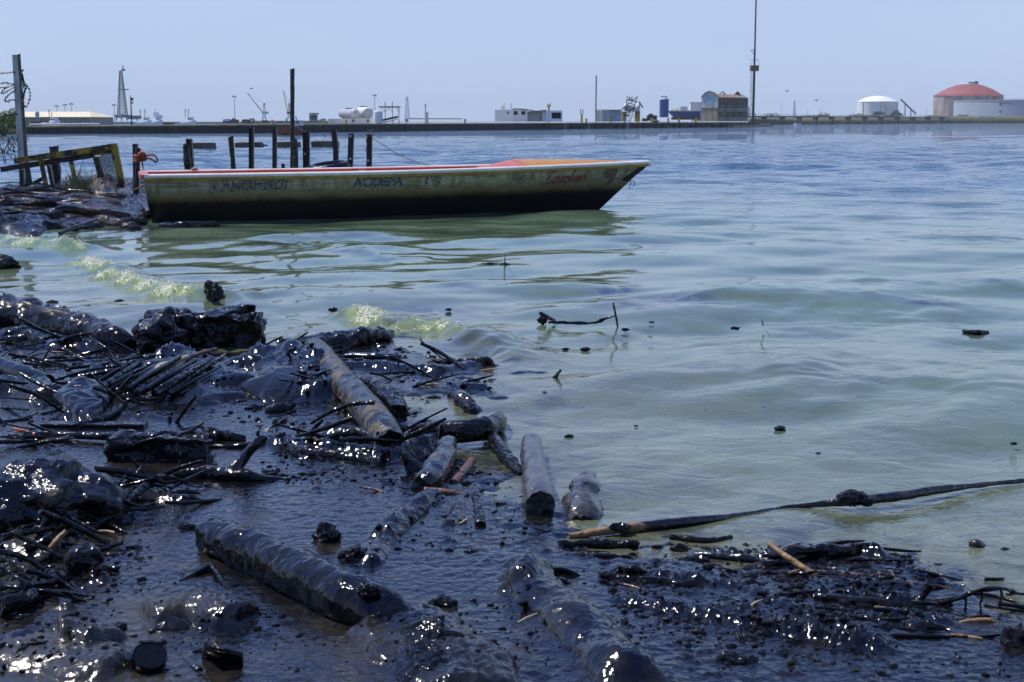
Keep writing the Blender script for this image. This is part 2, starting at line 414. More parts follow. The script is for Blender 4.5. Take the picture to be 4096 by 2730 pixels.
def m_water():
    m = Mat('lake_water')
    p = m.pos(); xyz = m.sep(p)
    sh = m.attr('shore'); fo = m.attr('foam')
    body = m.ramp(sh, [(0., (.115, .122, .070)), (.10, (.125, .152, .092)), (.28, (.115, .172, .110)), (.55, (.092, .150, .090)), (1., (.045, .095, .14))])
    # silt and algae clouds in the water
    cl = m.ramp(m.noise(.9, 4, .6), [(.35, .75), (.7, 1.25)])
    body = m.mix(1., body, body)
    mm = m.n.new('ShaderNodeMix'); mm.data_type = 'RGBA'; mm.blend_type = 'MULTIPLY'; mm.inputs[0].default_value = 1
    m.l.new(body, mm.inputs[6]); m.l.new(cl, mm.inputs[7]); body = mm.outputs[2]
    # specks and streaks of floating oil
    st = m.scaled(p, (1.0, .55, 1)); sp1 = m.noise(26, 4, .7, st)
    dens = m.noise(.8, 3, .6)
    thr = m.math('ADD', m.math('MULTIPLY', dens, -.22), .80)
    nearf = m.ramp(sh, [(0., .050), (.12, .02), (.4, 0.), (1., -.03)])
    thr = m.math('SUBTRACT', thr, nearf)
    sk = m.math('MULTIPLY', m.math('SUBTRACT', sp1, thr), 30., clamp=True)
    body = m.mix(sk, body, (.006, .007, .012))
    fpa = m.math('MULTIPLY', m.attr('film'), m.ramp(m.noise(9., 5, .7), [(.36, 0.), (.52, 1.)]))
    film = m.math('MULTIPLY', m.ramp(m.noise(3.4, 5, .68), [(.47, 0.), (.60, 1.)]), m.ramp(sh, [(0., .85), (.05, .7), (.13, .12), (.3, 0.)]))
    film = m.math('MAXIMUM', film, fpa); body = m.mix(film, body, (.010, .012, .022))
    # foam
    fn = m.noise(42, 3, .75); fm = m.math('MULTIPLY', fo, m.ramp(fn, [(.35, .15), (.60, 1.)]))
    green = m.mix(m.math('MULTIPLY', fo, 1.0, clamp=True), body, (.30, .37, .06))
    white = m.math('MULTIPLY', m.math('SUBTRACT', fm, .50), 5., clamp=True)
    white = m.math('MULTIPLY', white, .9)
    col = m.mix(white, green, (.72, .74, .60))
    rg = m.mix(white, (.025, .025, .025), (.35, .35, .35))
    # ripples
    far = m.math('DIVIDE', m.math('SUBTRACT', xyz[1], 16.), 50., clamp=True)
    s2 = m.scaled(p, (1., 1.6, 1)); r1 = m.noise(5.5, 4, .58, m.scaled(p, (1., 1.3, 1)), .8); r2 = m.noise(2.1, 3, .55, s2, .3); r3 = m.noise(.8, 3, .6, s2, .2)
    b1 = m.n.new('ShaderNodeBump'); b1.inputs['Distance'].default_value = .022; m.l.new(r1, b1.inputs['Height'])
    m.l.new(m.math('ADD', m.math('MULTIPLY', m.math('DIVIDE', m.math('SUBTRACT', 12., xyz[1]), 8., clamp=True), .50), .05), b1.inputs['Strength']); nb = b1.outputs[0]
    
    b2 = m.n.new('ShaderNodeBump'); b2.inputs['Distance'].default_value = .15; m.l.new(r2, b2.inputs['Height']); m.l.new(nb, b2.inputs['Normal'])
    m.l.new(m.math('MULTIPLY', far, 1.0), b2.inputs['Strength'])
    b3 = m.n.new('ShaderNodeBump'); b3.inputs['Distance'].default_value = .5; m.l.new(r3, b3.inputs['Height']); m.l.new(b2.outputs[0], b3.inputs['Normal'])
    m.l.new(m.math('MULTIPLY', m.math('SUBTRACT', far, .5, clamp=True), 1.1), b3.inputs['Strength'])
    b4 = m.n.new('ShaderNodeBump'); b4.inputs['Distance'].default_value = .02; m.l.new(fn, b4.inputs['Height']); m.l.new(b3.outputs[0], b4.inputs['Normal'])
    m.l.new(m.math('MULTIPLY', fo, 1., clamp=True), b4.inputs['Strength'])
    m.set(col=col, rough=rg, ior=1.48, normal=b4.outputs[0])
    return m.m
M_WATER = m_water()
V = np.stack([X.ravel(), Y.ravel(), Z.ravel()], -1)
ow = obj('water', V, Fq, M_WATER, loc=(0, 0, 0), label='green blue lake water with low waves under the moored boat', kind='structure')
def add_attr(o, name, a):
    at = o.data.attributes.new(name, 'FLOAT', 'POINT'); at.data.foreach_set('value', np.asarray(a, np.float32).ravel())
# froth: bright bubbles thrown along the breakers
frs = np.random.RandomState(77); fi = np.where((FO.ravel() > .45))[0]; wgt = FO.ravel()[fi]*np.minimum(sp.ravel()[fi], .08); wgt /= wgt.sum(); pk = frs.choice(fi, 3600, p=wgt); V0f, F0f = ico(1)
fv = []; ff = []
for q_, i_ in enumerate(pk):
    r_ = frs.lognormal(-5.75, .5); r_ = min(r_, .012)
    fv.append(V0f*np.array((r_*1.3, r_, r_*.9))+np.array((X.ravel()[i_]+frs.normal()*.02, Y.ravel()[i_]+frs.normal()*.03, Z.ravel()[i_]+abs(frs.normal())*.010))); ff.append(F0f+q_*len(V0f))
M_FROTH = m_simple('froth', (.80, .82, .66), .08)
obj('foam', np.concatenate(fv), np.concatenate(ff), M_FROTH, loc=(0, 0, 0), label='white froth bubbles on the small green breakers', cat='foam', kind='stuff')
add_attr(ow, 'shore', np.clip(-SDw/30., 0, 1)**.6); add_attr(ow, 'foam', FO)
FI = np.zeros(X.shape)
for px, py, wx_, wy_ in [(1480, 702, 95, 14), (1415, 672, 45, 9), (1060, 668, 40, 6), (1560, 694, 60, 8), (300, 533, 60, 7), (800, 538, 45, 6), (1440, 487, 110, 4), (1720, 560, 14, 5), (1732, 598, 16, 5), (1728, 630, 14, 5), (470, 520, 90, 8), (200, 705, 60, 9), (1260, 800, 50, 8), (1700, 640, 20, 4), (2270, 764, 90, 7), (1000, 712, 90, 9), (620, 560, 50, 5), (1600, 860, 120, 10), (1950, 600, 60, 5), (1840, 565, 50, 4), (2150, 700, 60, 6)]:
    c_ = G(px, py); sx_w = wx_/3268*c_[1]; sy_w = wy_/4902*c_[1]**2
    m_ = (np.abs(X-c_[0]) < 3*sx_w) & (np.abs(Y-c_[1]) < 3*sy_w); FI[m_] = np.maximum(FI[m_], np.exp(-((X[m_]-c_[0])/sx_w)**2-((Y[m_]-c_[1])/sy_w)**2))
add_attr(ow, 'film', np.clip(FI*1.5, 0, .92))

# ------------------------------------------------------------------ the oil slick: a second skin that dives under the water where it ends
RIDGE = []    # (points world xy, radius, height): oil draped over what lies under it
def rd(pts, r, h, tex=1.0): RIDGE.append((np.array([G(x, y)[:2] for x, y in pts]), r, h, tex))
rd([(1195, 1330), (1260, 1400), (1370, 1490), (1470, 1600)], 0.0750, 0.0620, 0.28)
rd([(1400, 1385), (1600, 1420), (1800, 1462), (1990, 1492), (2080, 1520)], 0.0217, 0.0183, 3.93)
rd([(1790, 1462), (1860, 1475), (1990, 1495)], 0.0253, 0.0171, 5.35)
rd([(1440, 1340), (1700, 1355), (1850, 1420), (2080, 1500)], 0.0202, 0.0134, 3.57)
rd([(1870, 1375), (1990, 1385), (2110, 1405)], 0.0202, 0.0213, 4.29)
rd([(1590, 1272), (1750, 1285), (1960, 1275), (2040, 1290)], 0.0253, 0.0183, 5.35)
rd([(1395, 1328), (1500, 1335), (1620, 1350)], 0.0173, 0.0183, 5.35)
rd([(1310, 1252), (1420, 1255)], 0.0159, 0.0158, 4.46)
rd([(1660, 1400), (1730, 1420), (1800, 1455)], 0.0217, 0.0122, 3.57)
rd([(2000, 1275), (2100, 1320), (2230, 1370)], 0.0217, 0.0122, 3.57)
rd([(1900, 1350), (2040, 1352), (2150, 1362)], 0.0325, 0.0122, 2.85)
rd([(2020, 1420), (2200, 1440)], 0.0289, 0.0122, 4.29)
rd([(640, 800), (760, 785), (900, 770)], 0.0700, 0.0550, 1.12)
rd([(700, 850), (860, 850), (1010, 862), (1130, 835)], 0.0500, 0.0350, 1.12)
rd([(560, 850), (650, 835), (760, 870)], 0.1000, 0.0600, 0.48)
rd([(340, 880), (430, 850), (520, 890), (560, 910)], 0.1400, 0.0900, 0.28)
rd([(540, 870), (640, 850), (720, 880), (760, 930)], 0.1600, 0.1000, 0.28)
rd([(610, 1020), (760, 1045), (900, 1055), (1000, 1040)], 0.0500, 0.0450, 1.12)
rd([(750, 1000), (860, 1010), (920, 1030)], 0.0500, 0.0500, 0.96)
rd([(870, 1250), (930, 1200), (1000, 1145)], 0.0360, 0.0400, 0.64)
rd([(850, 1310), (875, 1265), (900, 1240)], 0.0300, 0.0280, 0.40)
rd([(1030, 1220), (1060, 1170)], 0.0200, 0.0200, 0.80)
rd([(275, 960), (340, 965), (405, 975)], 0.0200, 0.0200, 1.12)
rd([(900, 1440), (960, 1480), (1050, 1560), (1090, 1640)], 0.1300, 0.0638, 0.45)
rd([(1180, 1380), (1230, 1330), (1190, 1300)], 0.0500, 0.0350, 0.48)
rd([(1130, 900), (1040, 900), (1070, 930), (1110, 950)], 0.0300, 0.0300, 1.12)
rd([(-20, 905), (60, 900), (120, 930)], 0.1000, 0.0700, 0.80)
rd([(0, 770), (150, 800), (330, 800)], 0.1200, 0.0500, 0.80)
rd([(220, 870), (330, 850), (470, 830)], 0.1200, 0.0600, 1.12)
rd([(330, 1440), (440, 1420), (560, 1450)], 0.0750, 0.0600, 0.48)
rd([(130, 1490), (200, 1480), (250, 1500)], 0.0600, 0.0500, 0.48)
rd([(0, 1500), (100, 1520), (300, 1555)], 0.1000, 0.0375, 0.45)
rd([(30, 1290), (150, 1230), (300, 1180)], 0.0900, 0.0400, 1.12)
rd([(0, 1230), (200, 1170), (350, 1150)], 0.1000, 0.0500, 1.12)
rd([(330, 1150), (440, 1165)], 0.0500, 0.0300, 1.12)
ysO = rows(2.55, 17., .00118); NO = 820
wfo = lambda y: .42*y+.7
Xo, Yo, Fo = grid(ysO, NO, wfo)
spo = np.maximum(np.gradient(ysO)[:, None]*np.ones(NO), (2*wfo(ysO)/NO)[:, None])
Zo, SDo, _f = water_h(Xo, Yo, spo)
sdn = SDo + .30*noise3(Xo*2.2, Yo*2.2, 1.)+.16*noise3(Xo*6, Yo*6, 2.)+.09*noise3(Xo*15, Yo*15, 3.)
# thin islands off the edge
isl = noise3(Xo*3.1, Yo*3.1, 12.)+.7*noise3(Xo*9., Yo*9., 13.)+.45*noise3(Xo*24., Yo*24., 14.)
T = .016*np.tanh(sdn/.12)
thr = .95 + np.clip(-SDo, 0, 9)*.45
T = np.where(SDo < .05, np.maximum(T, np.clip((isl-thr)*.05, -.012, .016)), T)
lumps = np.clip(noise3(Xo*7, Yo*7, 21.)+.55*noise3(Xo*17, Yo*17, 22.)+.4*noise3(Xo*38, Yo*38, 23.)-.52, 0, 2)
zone = np.clip(.55+1.3*noise3(Xo*1.1, Yo*1.1, 30.), .0, 1.6)       # calm pools and busy heaps
fine = .0036*noise3(Xo*30, Yo*30, 25.)+.0018*noise3(Xo*75, Yo*75, 26.)
ins = sstep(-.12, .25, sdn)
H = T + ins*(.030*lumps*zone + fine*(.2+.8*zone))
for P, r, ht, tex in RIDGE:
    lo = P.min(0)-r*4; hi = P.max(0)+r*4; m = (Xo > lo[0]) & (Xo < hi[0]) & (Yo > lo[1]) & (Yo < hi[1])
    if not m.any(): continue
    xx, yy = Xo[m], Yo[m]; d, s, side = polyline_d(xx, yy, P)
    d = d + r*.25*noise3(xx*9, yy*9, 41.)
    e = np.sqrt(np.clip(1-(d/(r*1.25))**2, 0, 1))*.75+.25*np.exp(-(d/(r*1.3))**2)
    e *= sstep(-.01, .08, s)*sstep(1.01, .9, s)
    q = 1+.35*noise3(xx*5, yy*5, 44.)+tex*(.20*noise3(xx*22, yy*22, 42.)+.20*noise3(xx*46, yy*46, 43.)+.12*noise3(xx*85, yy*85, 47.))
    H[m] += e*ht*np.clip(q, .1, 2)
Zoil = Zo + H
keep = (H.ravel()[Fo] > -.012).any(1)
Fo2 = Fo[keep]; used = np.unique(Fo2); rem = -np.ones(Xo.size, np.int64); rem[used] = np.arange(len(used))
Vo = np.stack([Xo.ravel(), Yo.ravel(), Zoil.ravel()], -1)[used]; Fo2 = rem[Fo2]
def m_oil():
    m = Mat('crude_oil')
    p = m.pos(); xyz = m.sep(p)
    silt = m.noise(3.2, 5, .65)
    # brown silt film close to the near left bank
    k = m.math('ADD', m.math('MULTIPLY', xyz[0], -.55), m.math('MULTIPLY', xyz[1], -.42))
    k = m.math('ADD', k, 1.85)
    f = m.math('MULTIPLY', m.math('ADD', m.math('MULTIPLY', m.math('SUBTRACT', silt, .52), 2.5), m.math('MULTIPLY', k, .55)), 1., clamp=True)
    f2 = m.ramp(m.noise(.9, 5, .65), [(.56, 0.), (.70, .55)]); f = m.math('MAXIMUM', m.math('MULTIPLY', f, .9), f2)
    col = m.mix(f, (.0045, .0045, .006), (.060, .052, .034))
    a = m.noise(30, 2, .5); b = m.noise(75, 1, .5); c = m.noise(9, 3, .5, m.scaled(p, (1, 1.5, 1)))
    nb = m.bump(c, .22, .03); nb = m.bump(a, .34, .012, nb); nb = m.bump(b, .26, .005, nb)
    r = m.math('ADD', m.ramp(m.noise(14, 3, .6), [(.35, .06), (.75, .16)]), m.math('MULTIPLY', f, .25))
    m.set(col=col, rough=r, ior=1.52, normal=nb)
    return m.m
M_OIL = m_oil()
oo = obj('oil_slick', Vo, Fo2, M_OIL, loc=(0, 0, 0), label='thick black crude oil slick covering the near shore', cat='oil slick', kind='stuff')
_oy = ysO; 
def oil_z(x, y):
    """height of the finished oil/water skin"""
    i = int(np.clip(np.searchsorted(ysO, y), 0, len(ysO)-1)); w = wfo(ysO[i]); j = int(np.clip(round((x/w+1)/2*(NO-1)), 0, NO-1))
    return float(max(Zoil[i, j], Zo[i, j]))
# ------------------------------------------------------------------ materials of the far shore
M_WHITE = m_simple('white_paint', (.72, .72, .70), .55, var=.12, scale=1.2)
M_WHITEB = m_simple('bright_white_paint', (.90, .90, .88), .5, var=.06, scale=.6)
M_GREYP = m_simple('grey_paint', (.45, .47, .50), .55, var=.15)
M_CREAM = m_simple('cream_roof_sheet', (.80, .70, .46), .6, var=.08, scale=.5)
M_DARK = m_simple('dark_steel', (.035, .033, .035), .6)
M_BLACK = m_simple('black_opening', (.008, .008, .01), .8)
M_RUST = m_simple('rusty_steel', (.20, .085, .045), .8, var=.4, scale=2)
M_REDP = m_simple('faded_red_paint', (.30, .075, .065), .6, var=.2, scale=.15)
M_YEL = m_simple('yellow_paint', (.55, .38, .05), .55, var=.3, scale=2)
M_BLUE = m_simple('blue_paint', (.05, .12, .30), .5, var=.2, scale=1)
M_LBLUE = m_simple('pale_blue_paint', (.30, .47, .60), .6, var=.25, scale=1.2)
M_GLASS = m_simple('dark_window_glass', (.02, .025, .03), .12)
M_GREEN = m_simple('green_net', (.06, .22, .14), .8)
def m_conc(name, col, streak=.45, scale=1.):
    m = Mat(name); p = m.pos(); c = np.array(col)
    a = m.noise(.9*scale, 5, .65); b = m.noise(1.6*scale, 4, .6, m.scaled(p, (1, 1, .12)))
    col = m.mix(m.ramp(b, [(.38, 1.), (.62, 0.)]), tuple(c), tuple(c*(1-streak)*np.array((1, .95, .85))))
    col = m.mix(m.ramp(a, [(.5, 0.), (.72, .8)]), col, tuple(c*.4))
    m.set(col=col, rough=.85, normal=m.bump(m.noise(6*scale, 4), .4, .05)); return m.m
M_CONC = m_conc('weathered_concrete', (.40, .36, .29)); M_CONCD = m_conc('black_stained_concrete', (.060, .052, .045), .5, 1.)
M_JTOP = m_conc('jetty_deck_moss', (.34, .30, .15), .5, .6)
M_TANKC = m_conc('streaked_tank_concrete', (.50, .45, .40), .45, .18)
def m_grass(name, a, b, sc=.3):
    m = Mat(name); m.set(col=m.mix(m.ramp(m.noise(sc, 5, .7), [(.4, 0.), (.6, 1.)]), a, b), rough=.9); return m.m
M_BANK = m_grass('bank_grass', (.08, .10, .035), (.16, .14, .07), .08)
M_LEAF = m_grass('far_leaves', (.035, .065, .018), (.075, .11, .035), .6)
M_LEAFN = m_grass('bush_leaves', (.08, .14, .02), (.17, .25, .05), 2.)
M_BARK = m_simple('bark', (.10, .075, .05), .9)
def frm(sx0, sx1, syt, syb, D):           # x0, x1, ztop, zbottom at depth D from source px
    a = W(sx0, syt, D); b = W(sx1, syb, D); return a[0], b[0], a[2], b[2]
def zt(sy, D): return W(2048, sy, D)[2]
def xt(sx, D): return W(sx, 483, D)[0]

# ------------------------------------------------------------------ jetty
JA, JB, JC = S(110, 537), S(1100, 533), S(3037, 508)
J = [S(-900, 545), JA, JB, JC]; J = [p[:2] for p in J]
jt = thing('jetty', (JB[0], JB[1], 0), 'long low concrete jetty with black stained face and mossy yellow deck edge', 'jetty')
JZ = 1.12
Jx = [p[0] for p in J]
def jnorm(i):
    d = J[i+1]-J[i]; d = d/np.linalg.norm(d); n = np.array((-d[1], d[0])); n = n if n[1] > 0 else -n; return d, n
Jz = [.80, .86, 1.06, 1.16]
def jpoint(i, t): return J[i]+(J[i+1]-J[i])*t
jetw = 9.0
mb = MB()
for i in range(3):
    d, n = jnorm(i); a, b = J[i], J[i+1]; za, zb = Jz[i], Jz[i+1]
    V = [(*(a+n*.25), za-.30), (*(b+n*.25), zb-.30), (*(b+n*jetw), zb-.30), (*(a+n*jetw), za-.30), (*(a-n*.1), za), (*(b-n*.1), zb), (*(b+n*jetw), zb), (*(a+n*jetw), za)]
    V[0] = (*(a-n*.1), za-.16); V[1] = (*(b-n*.1), zb-.16)
    mb.add(V, [(0,1,5,4),(4,5,6,7),(0,4,7,3),(1,2,6,5),(3,2,1,0)])
mb.build('deck', M_JTOP, jt)
# face panels with joints, open bays on piles towards the right end
pr = random.Random(5)
for i in range(3):
    d, n = jnorm(i); L = np.linalg.norm(J[i+1]-J[i]); k0 = 0
    npan = int(L/(5. if i else 7.)); 
    for k in range(npan):
        t0, t1 = k/npan, (k+1)/npan; a, b = jpoint(i, t0), jpoint(i, t1); za = Jz[i]+(Jz[i+1]-Jz[i])*t0; zb = Jz[i]+(Jz[i+1]-Jz[i])*t1
        if i == 2 and t0 > .42: continue
        off = pr.uniform(.0, .05); mb = MB(); g_ = d*.04
        a2, b2 = a+g_, b-g_
        V = [(*(a2-n*off), -.3), (*(b2-n*off), -.3), (*(b2-n*off), zb-.162), (*(a2-n*off), za-.162), (*(a2+n*.5), -.3), (*(b2+n*.5), -.3), (*(b2+n*.5), zb-.162), (*(a2+n*.5), za-.162)]
        mb.add(V, [(0,1,2,3),(5,4,7,6),(0,3,7,4),(1,5,6,2),(3,2,6,7)]); mb.build('face_panel', M_CONCD, jt)
d, n = jnorm(2)
mb = MB()
for k in range(2):
    pass
N_P = 34
for k in range(N_P):
    t = .425+.57*k/(N_P-1); p = jpoint(2, t); z = 1.12
    mb = MB(); w = .55 if k < 4 else .42
    mb.beam((*(p+n*.15), -.6), (*(p+n*.15), z-.15), w, w, up=(*n, 0)); mb.build('pile', M_CONCD if k % 3 else M_CONC, jt)
    if k > 3 and k < N_P-1:
        mb = MB(); mb.beam((*(p-n*.14), .10), (*(p-n*.14), z-.05), .22, .14, up=(*n, 0)); mb.build('fender', M_DARK, jt)
mb = MB(); a, b = jpoint(2, .42), jpoint(2, 1.0); mb.beam((*(a+n*.05), .72), (*(b+n*.05), .75), .3, .30); mb.build('ledger_beam', M_CONCD, jt)
mb = MB(); mb.beam((*(a+n*1.6), .3), (*(b+n*1.6), .3), .3, 1.1); mb.build('rear_beam', M_CONC, jt)
mb = MB(); e = J[3]; mb.beam((*(e-d*26+n*1.0), -.3), (*(e+d*6.5+n*1.0), -.3), 5.2, 1.5); mb.build('end_block', M_CONC, jt)
mb = MB(); mb.beam((*(e+d*3.), 0.5), (*(e+d*7+n*.5), .25), 3.0, .5); mb.build('end_slab', M_CONC, jt)
# small yellow bollards, white pipelines along the deck
def on_jetty(sx, back=2.0):
    """point on the deck seen at photo column sx, 'back' metres behind the edge"""
    for i in range(3):
        d, n = jnorm(i); a = J[i]+n*back; b = J[i+1]+n*back
        q = (sx-2048)/F/_cp
        # solve x = q*(y*1) along the segment (vertical columns, small pitch term ignored)
        f = lambda p: p[0]-(sx-2048)/F*(p[1]*_cp + CAMH*_sp)
        fa, fb = f(a), f(b)
        if fa*fb <= 0:
            t = fa/(fa-fb); p = a+(b-a)*t; z = Jz[i]+(Jz[i+1]-Jz[i])*t; return np.array((p[0], p[1], z))
    p = J[3]; return np.array((p[0], p[1], 1.16))
def jp(sx, back=2.0):
    p = on_jetty(sx, back); return p, p[1]
for k, sx in enumerate([1090, 1300, 1385, 1860, 2345, 2441, 2551, 2606, 2672, 2715, 2783]):
    p, D = jp(sx, .8); mb = MB(); s_ = D/F
    mb.cyl(p, p+np.array((0, 0, 13*s_)), 4*s_, 4*s_, 10).cyl(p+np.array((0, 0, 13*s_)), p+np.array((0, 0, 17*s_)), 5.5*s_, 5*s_, 10)
    mb.build('bollard', M_YEL, None, label='small yellow bollard on the jetty edge '+['just left of the tall black post', 'left of the red square wall', 'in front of the left horizontal tank', 'right of the lone white pipe', 'below the forked yellow bollard', 'before the blue and white shed', 'just right of the collapsed loading tower', 'before the green net heap', 'below the upright blue tank', 'under the middle of the blue hull', 'under the right end of the blue hull'][k], cat='bollard', group='yellow bollards along the jetty edge')
def pipeline(s0, s1, back, r, m, label, n=12, z=0.25):
    P = []
    for t in np.linspace(0, 1, n):
        p, D = jp(s0+(s1-s0)*t, back); P.append((p[0], p[1], p[2]+z, r))
    V, Fc = tube(P, 8, n*2); return obj('pipeline', V, Fc, m, label=label, cat='pipeline')
pipeline(1640, 1846, 2.5, .16, M_WHITEB, 'white pipe lying on the jetty deck left of the white house', z=.75)
pipeline(120, 400, 7.5, .08, M_WHITEB, 'white pipe on the far left part of the jetty behind the warehouse tug', z=.20)

# ------------------------------------------------------------------ boxes by measured corners
def fbox(mb, x0, x1, yt, yb, D, dep):
    a, b, z1, z0 = frm(x0, x1, yt, yb, D); return mb.box(a, b, D, D+dep, z0, z1)
def ffloor(D, sx, z=0.): return (xt(sx, D), D, z)

# white hut on the jetty
p, D = jp(2100, 2.0); D0 = D
ht = thing('jetty_hut', (xt(2114, D0), D0, p[2]), 'derelict white hut with sagging roof and dark window openings on the jetty', 'hut')
def hbox(name, x0, x1, yt, yb, dd, dep, m, par=ht, base=False):
    mb = MB(); fbox(mb, x0, x1, yt, yb, D0+dd, dep); return mb.build(name, m, par)
zb = 487
mb = MB(); a, b, z1, z0 = frm(1979, 2051, 441, zb, D0); _, _, z2, _ = frm(1979, 2051, 438, zb, D0)
mb.add([(a, D0+.6, z0), (b, D0-.4, z0), (b, D0-.4, z2), (a, D0+.6, z1), (a, D0+5, z0), (b, D0+5, z0), (b, D0+5, z2), (a, D0+5, z1)], [(0,1,2,3),(5,4,7,6),(0,3,7,4),(1,5,6,2),(3,2,6,7)])
wl_ = mb.build('wall', M_WHITEB, ht)
hbox('wall', 2051.5, 2110, 440, zb, -.3, 5, M_WHITEB)
for x0 in (2055, 2086): hbox('window', x0, x0+15, 446, 460, -.36, .05, M_BLACK)
hbox('window', 2028, 2034, 448, 455, -.36, .05, M_BLACK)
hbox('wall', 2110.5, 2180, 446, zb, 1.5, 3.5, M_WHITE)
hbox('pillar', 2170, 2182, 443, zb, .2, .8, M_WHITEB)
hbox('wall', 2183, 2206, 443, zb, -.2, 4, M_WHITEB); hbox('wall', 2206.5, 2249, 443, 451, -.2, 4, M_WHITEB)
hbox('wall', 2206.5, 2249, 476, zb, -.2, 4, M_WHITEB); hbox('wall', 2245, 2249, 451.3, 475.7, -.2, 4, M_WHITEB)
hbox('opening', 2206.5, 2245, 451.3, 475.7, 1.8, .1, M_BLACK)
mb = MB(); xs = np.linspace(2049, 2184, 9); zz = [436.5, 436, 436.5, 438, 440.5, 443.5, 445, 442.5, 440.5]
for i in range(8):
    a0, _, z0_, _ = frm(xs[i], xs[i], zz[i], 480, D0-.5); b0, _, z1_, _ = frm(xs[i+1], xs[i+1], zz[i+1], 480, D0-.5)
    mb.add([(a0, D0-.5, z0_-.08), (b0, D0-.5, z1_-.08), (b0, D0-.5, z1_+.06), (a0, D0-.5, z0_+.06), (a0, D0+5.2, z0_-.08), (b0, D0+5.2, z1_-.08), (b0, D0+5.2, z1_+.06), (a0, D0+5.2, z0_+.06)], [(0,1,2,3),(3,2,6,7),(0,4,5,1),(0,3,7,4),(1,5,6,2),(4,7,6,5)])
mb.build('roof', M_CONC, ht)
hbox('chimney', 2004, 2016, 424, 440.5, 1, .6, M_CREAM); hbox('vent_pipe', 2016.5, 2018, 412, 440.5, 1, .1, M_DARK); hbox('vent_pipe', 2043, 2045, 411, 437.5, 1, .1, M_DARK)
def post(name, sx, syt, syb, w, D, m, label, cat, group=None, seg=8):
    a = W(sx, syt, D); b = W(sx, syb, D); mb = MB(); mb.cyl((a[0], D, b[2]), (a[0], D, a[2]), w/2*D/F, None, seg)
    return mb.build(name, m, None, label=label, cat=cat, group=group)
p, D = jp(2196, 1.); t = thing('beacon_post', (xt(2196, D), D, p[2]), 'yellow post with small platform in front of the white hut', 'beacon')
mb = MB(); fbox(mb, 2192, 2199, 428, 490, D, .3); mb.build('post', M_YEL, t); mb = MB(); fbox(mb, 2188, 2203, 419, 427.8, D-.1, .6); mb.build('platform', M_YEL, t)
mb = MB(); fbox(mb, 2200, 2202, 410, 418.8, D, .1); mb.build('rod', M_DARK, t)
p, D = jp(2327, 1.); t = thing('forked_bollard', (xt(2327, D), D, p[2]), 'tall yellow forked bollard left of the thin dark mast', 'bollard')
mb = MB(); fbox(mb, 2323, 2331, 455, 491, D, .4); mb.build('post', M_YEL, t); 
for xx in (2321, 2330): mb = MB(); fbox(mb, xx, xx+3, 438, 454.8, D, .2); mb.build('prong', M_RUST, t)
p, D = jp(2385, 1.2); post('mast', 2385, 303, 490, 4.6, D, M_DARK, 'thin dark mast on the jetty beside the blue and white shed', 'mast')
# container shed
p, D = jp(2435, 1.5); t = thing('container_shed', (xt(2435, D), D, p[2]), 'low shed of rusty white and pale blue sheets on the jetty', 'shed')
for k, (x0, x1, m) in enumerate([(2386, 2410, M_WHITE), (2410.3, 2440, M_GREYP), (2440.3, 2486, M_LBLUE)]):
    mb = MB(); fbox(mb, x0, x1, 443-k, 487, D+.2*k, 3); mb.build('wall_sheet', m, t)
mb = MB(); fbox(mb, 2384, 2488, 439.5, 440.8, D-.2, 3.6); mb.build('roof', M_RUST, t)
for k in range(5): mb = MB(); fbox(mb, 2392+k*19, 2394+k*19, 444, 487, D-.1, .08); mb.build('rib', M_GREYP, t)
# collapsed loading tower with drums
p, D = jp(2530, -1.2); D = p[1]; t = thing('loading_tower', (xt(2520, D), D, 0), 'collapsed dark lattice loading tower leaning off the jetty with white drums', 'loading tower')
r2 = random.Random(9)
def fl(mb, x0, y0, x1, y1, D, w=1.6, dz=0., d2=None):
    a = W(x0, y0, D); b = W(x1, y1, D if d2 is None else d2); return mb.beam(a, b, w*D/F, w*D/F)
mb = MB()
ctr = [(2505, 512), (2512, 470), (2520, 430), (2530, 384)]
for k in range(3):
    (xa, ya), (xb, yb) = ctr[k], ctr[k+1]
    for s_ in (-11-3*k, 11+3*k):
        s2 = s_*1.2
        fl(mb, xa+s_, ya, xb+s2, yb, D+(.5 if s_ > 0 else 0), 2.6)
for k in range(46):
    y0 = r2.uniform(388, 470); c = 2530-(y0-384)*.2; x0 = c+r2.uniform(-22, 22); x1 = c+r2.uniform(-24, 24); fl(mb, x0, y0, x1, y0+r2.uniform(-10, 14), D+r2.uniform(-.4, 1.2), r2.uniform(1.6, 3.2))
mb.build('lattice', M_DARK, t)
mb = MB()
for k in range(8): fl(mb, 2499+k*1.2, 512-k*9, 2515+k*1.2, 510-k*9, D-.2, 2.)
fl(mb, 2496, 513, 2508, 440, D-.2, 2.5); fl(mb, 2512, 513, 2522, 440, D-.2, 2.5); mb.build('ladder', M_WHITE, t)
for x0, x1 in ((2497, 2513), (2547, 2561)):
    a, b, z1, z0 = frm(x0, x1, 415, 443, D+1); mb = MB(); mb.cyl(((a+b)/2, D+1.5, z0), ((a+b)/2, D+1.5, z1), (b-a)/2, None, 14); mb.build('drum', M_WHITEB, t, smooth=True)
mb = MB(); fbox(mb, 2514, 2546, 428, 444, D+2, .6); mb.build('tank', M_WHITE, t)
mb = MB(); fbox(mb, 2540, 2560, 444.5, 486, D+1.8, .8); fbox(mb, 2488, 2506, 447, 486, D+1.8, .8); mb.build('base_frame', M_YEL, t)
for k in range(4): mb = MB(); a = W(2540, 462-k*6, D+1.7); b = W(2560, 452-k*6, D+1.7); mb.beam(a, b, .06, .07); mb.build('stripe', M_BLACK, t)
mb = MB(); fl(mb, 2556, 408, 2572, 432, D+1, 5); fl(mb, 2488, 440, 2500, 425, D+1, 4); mb.build('arm', M_RUST, t)
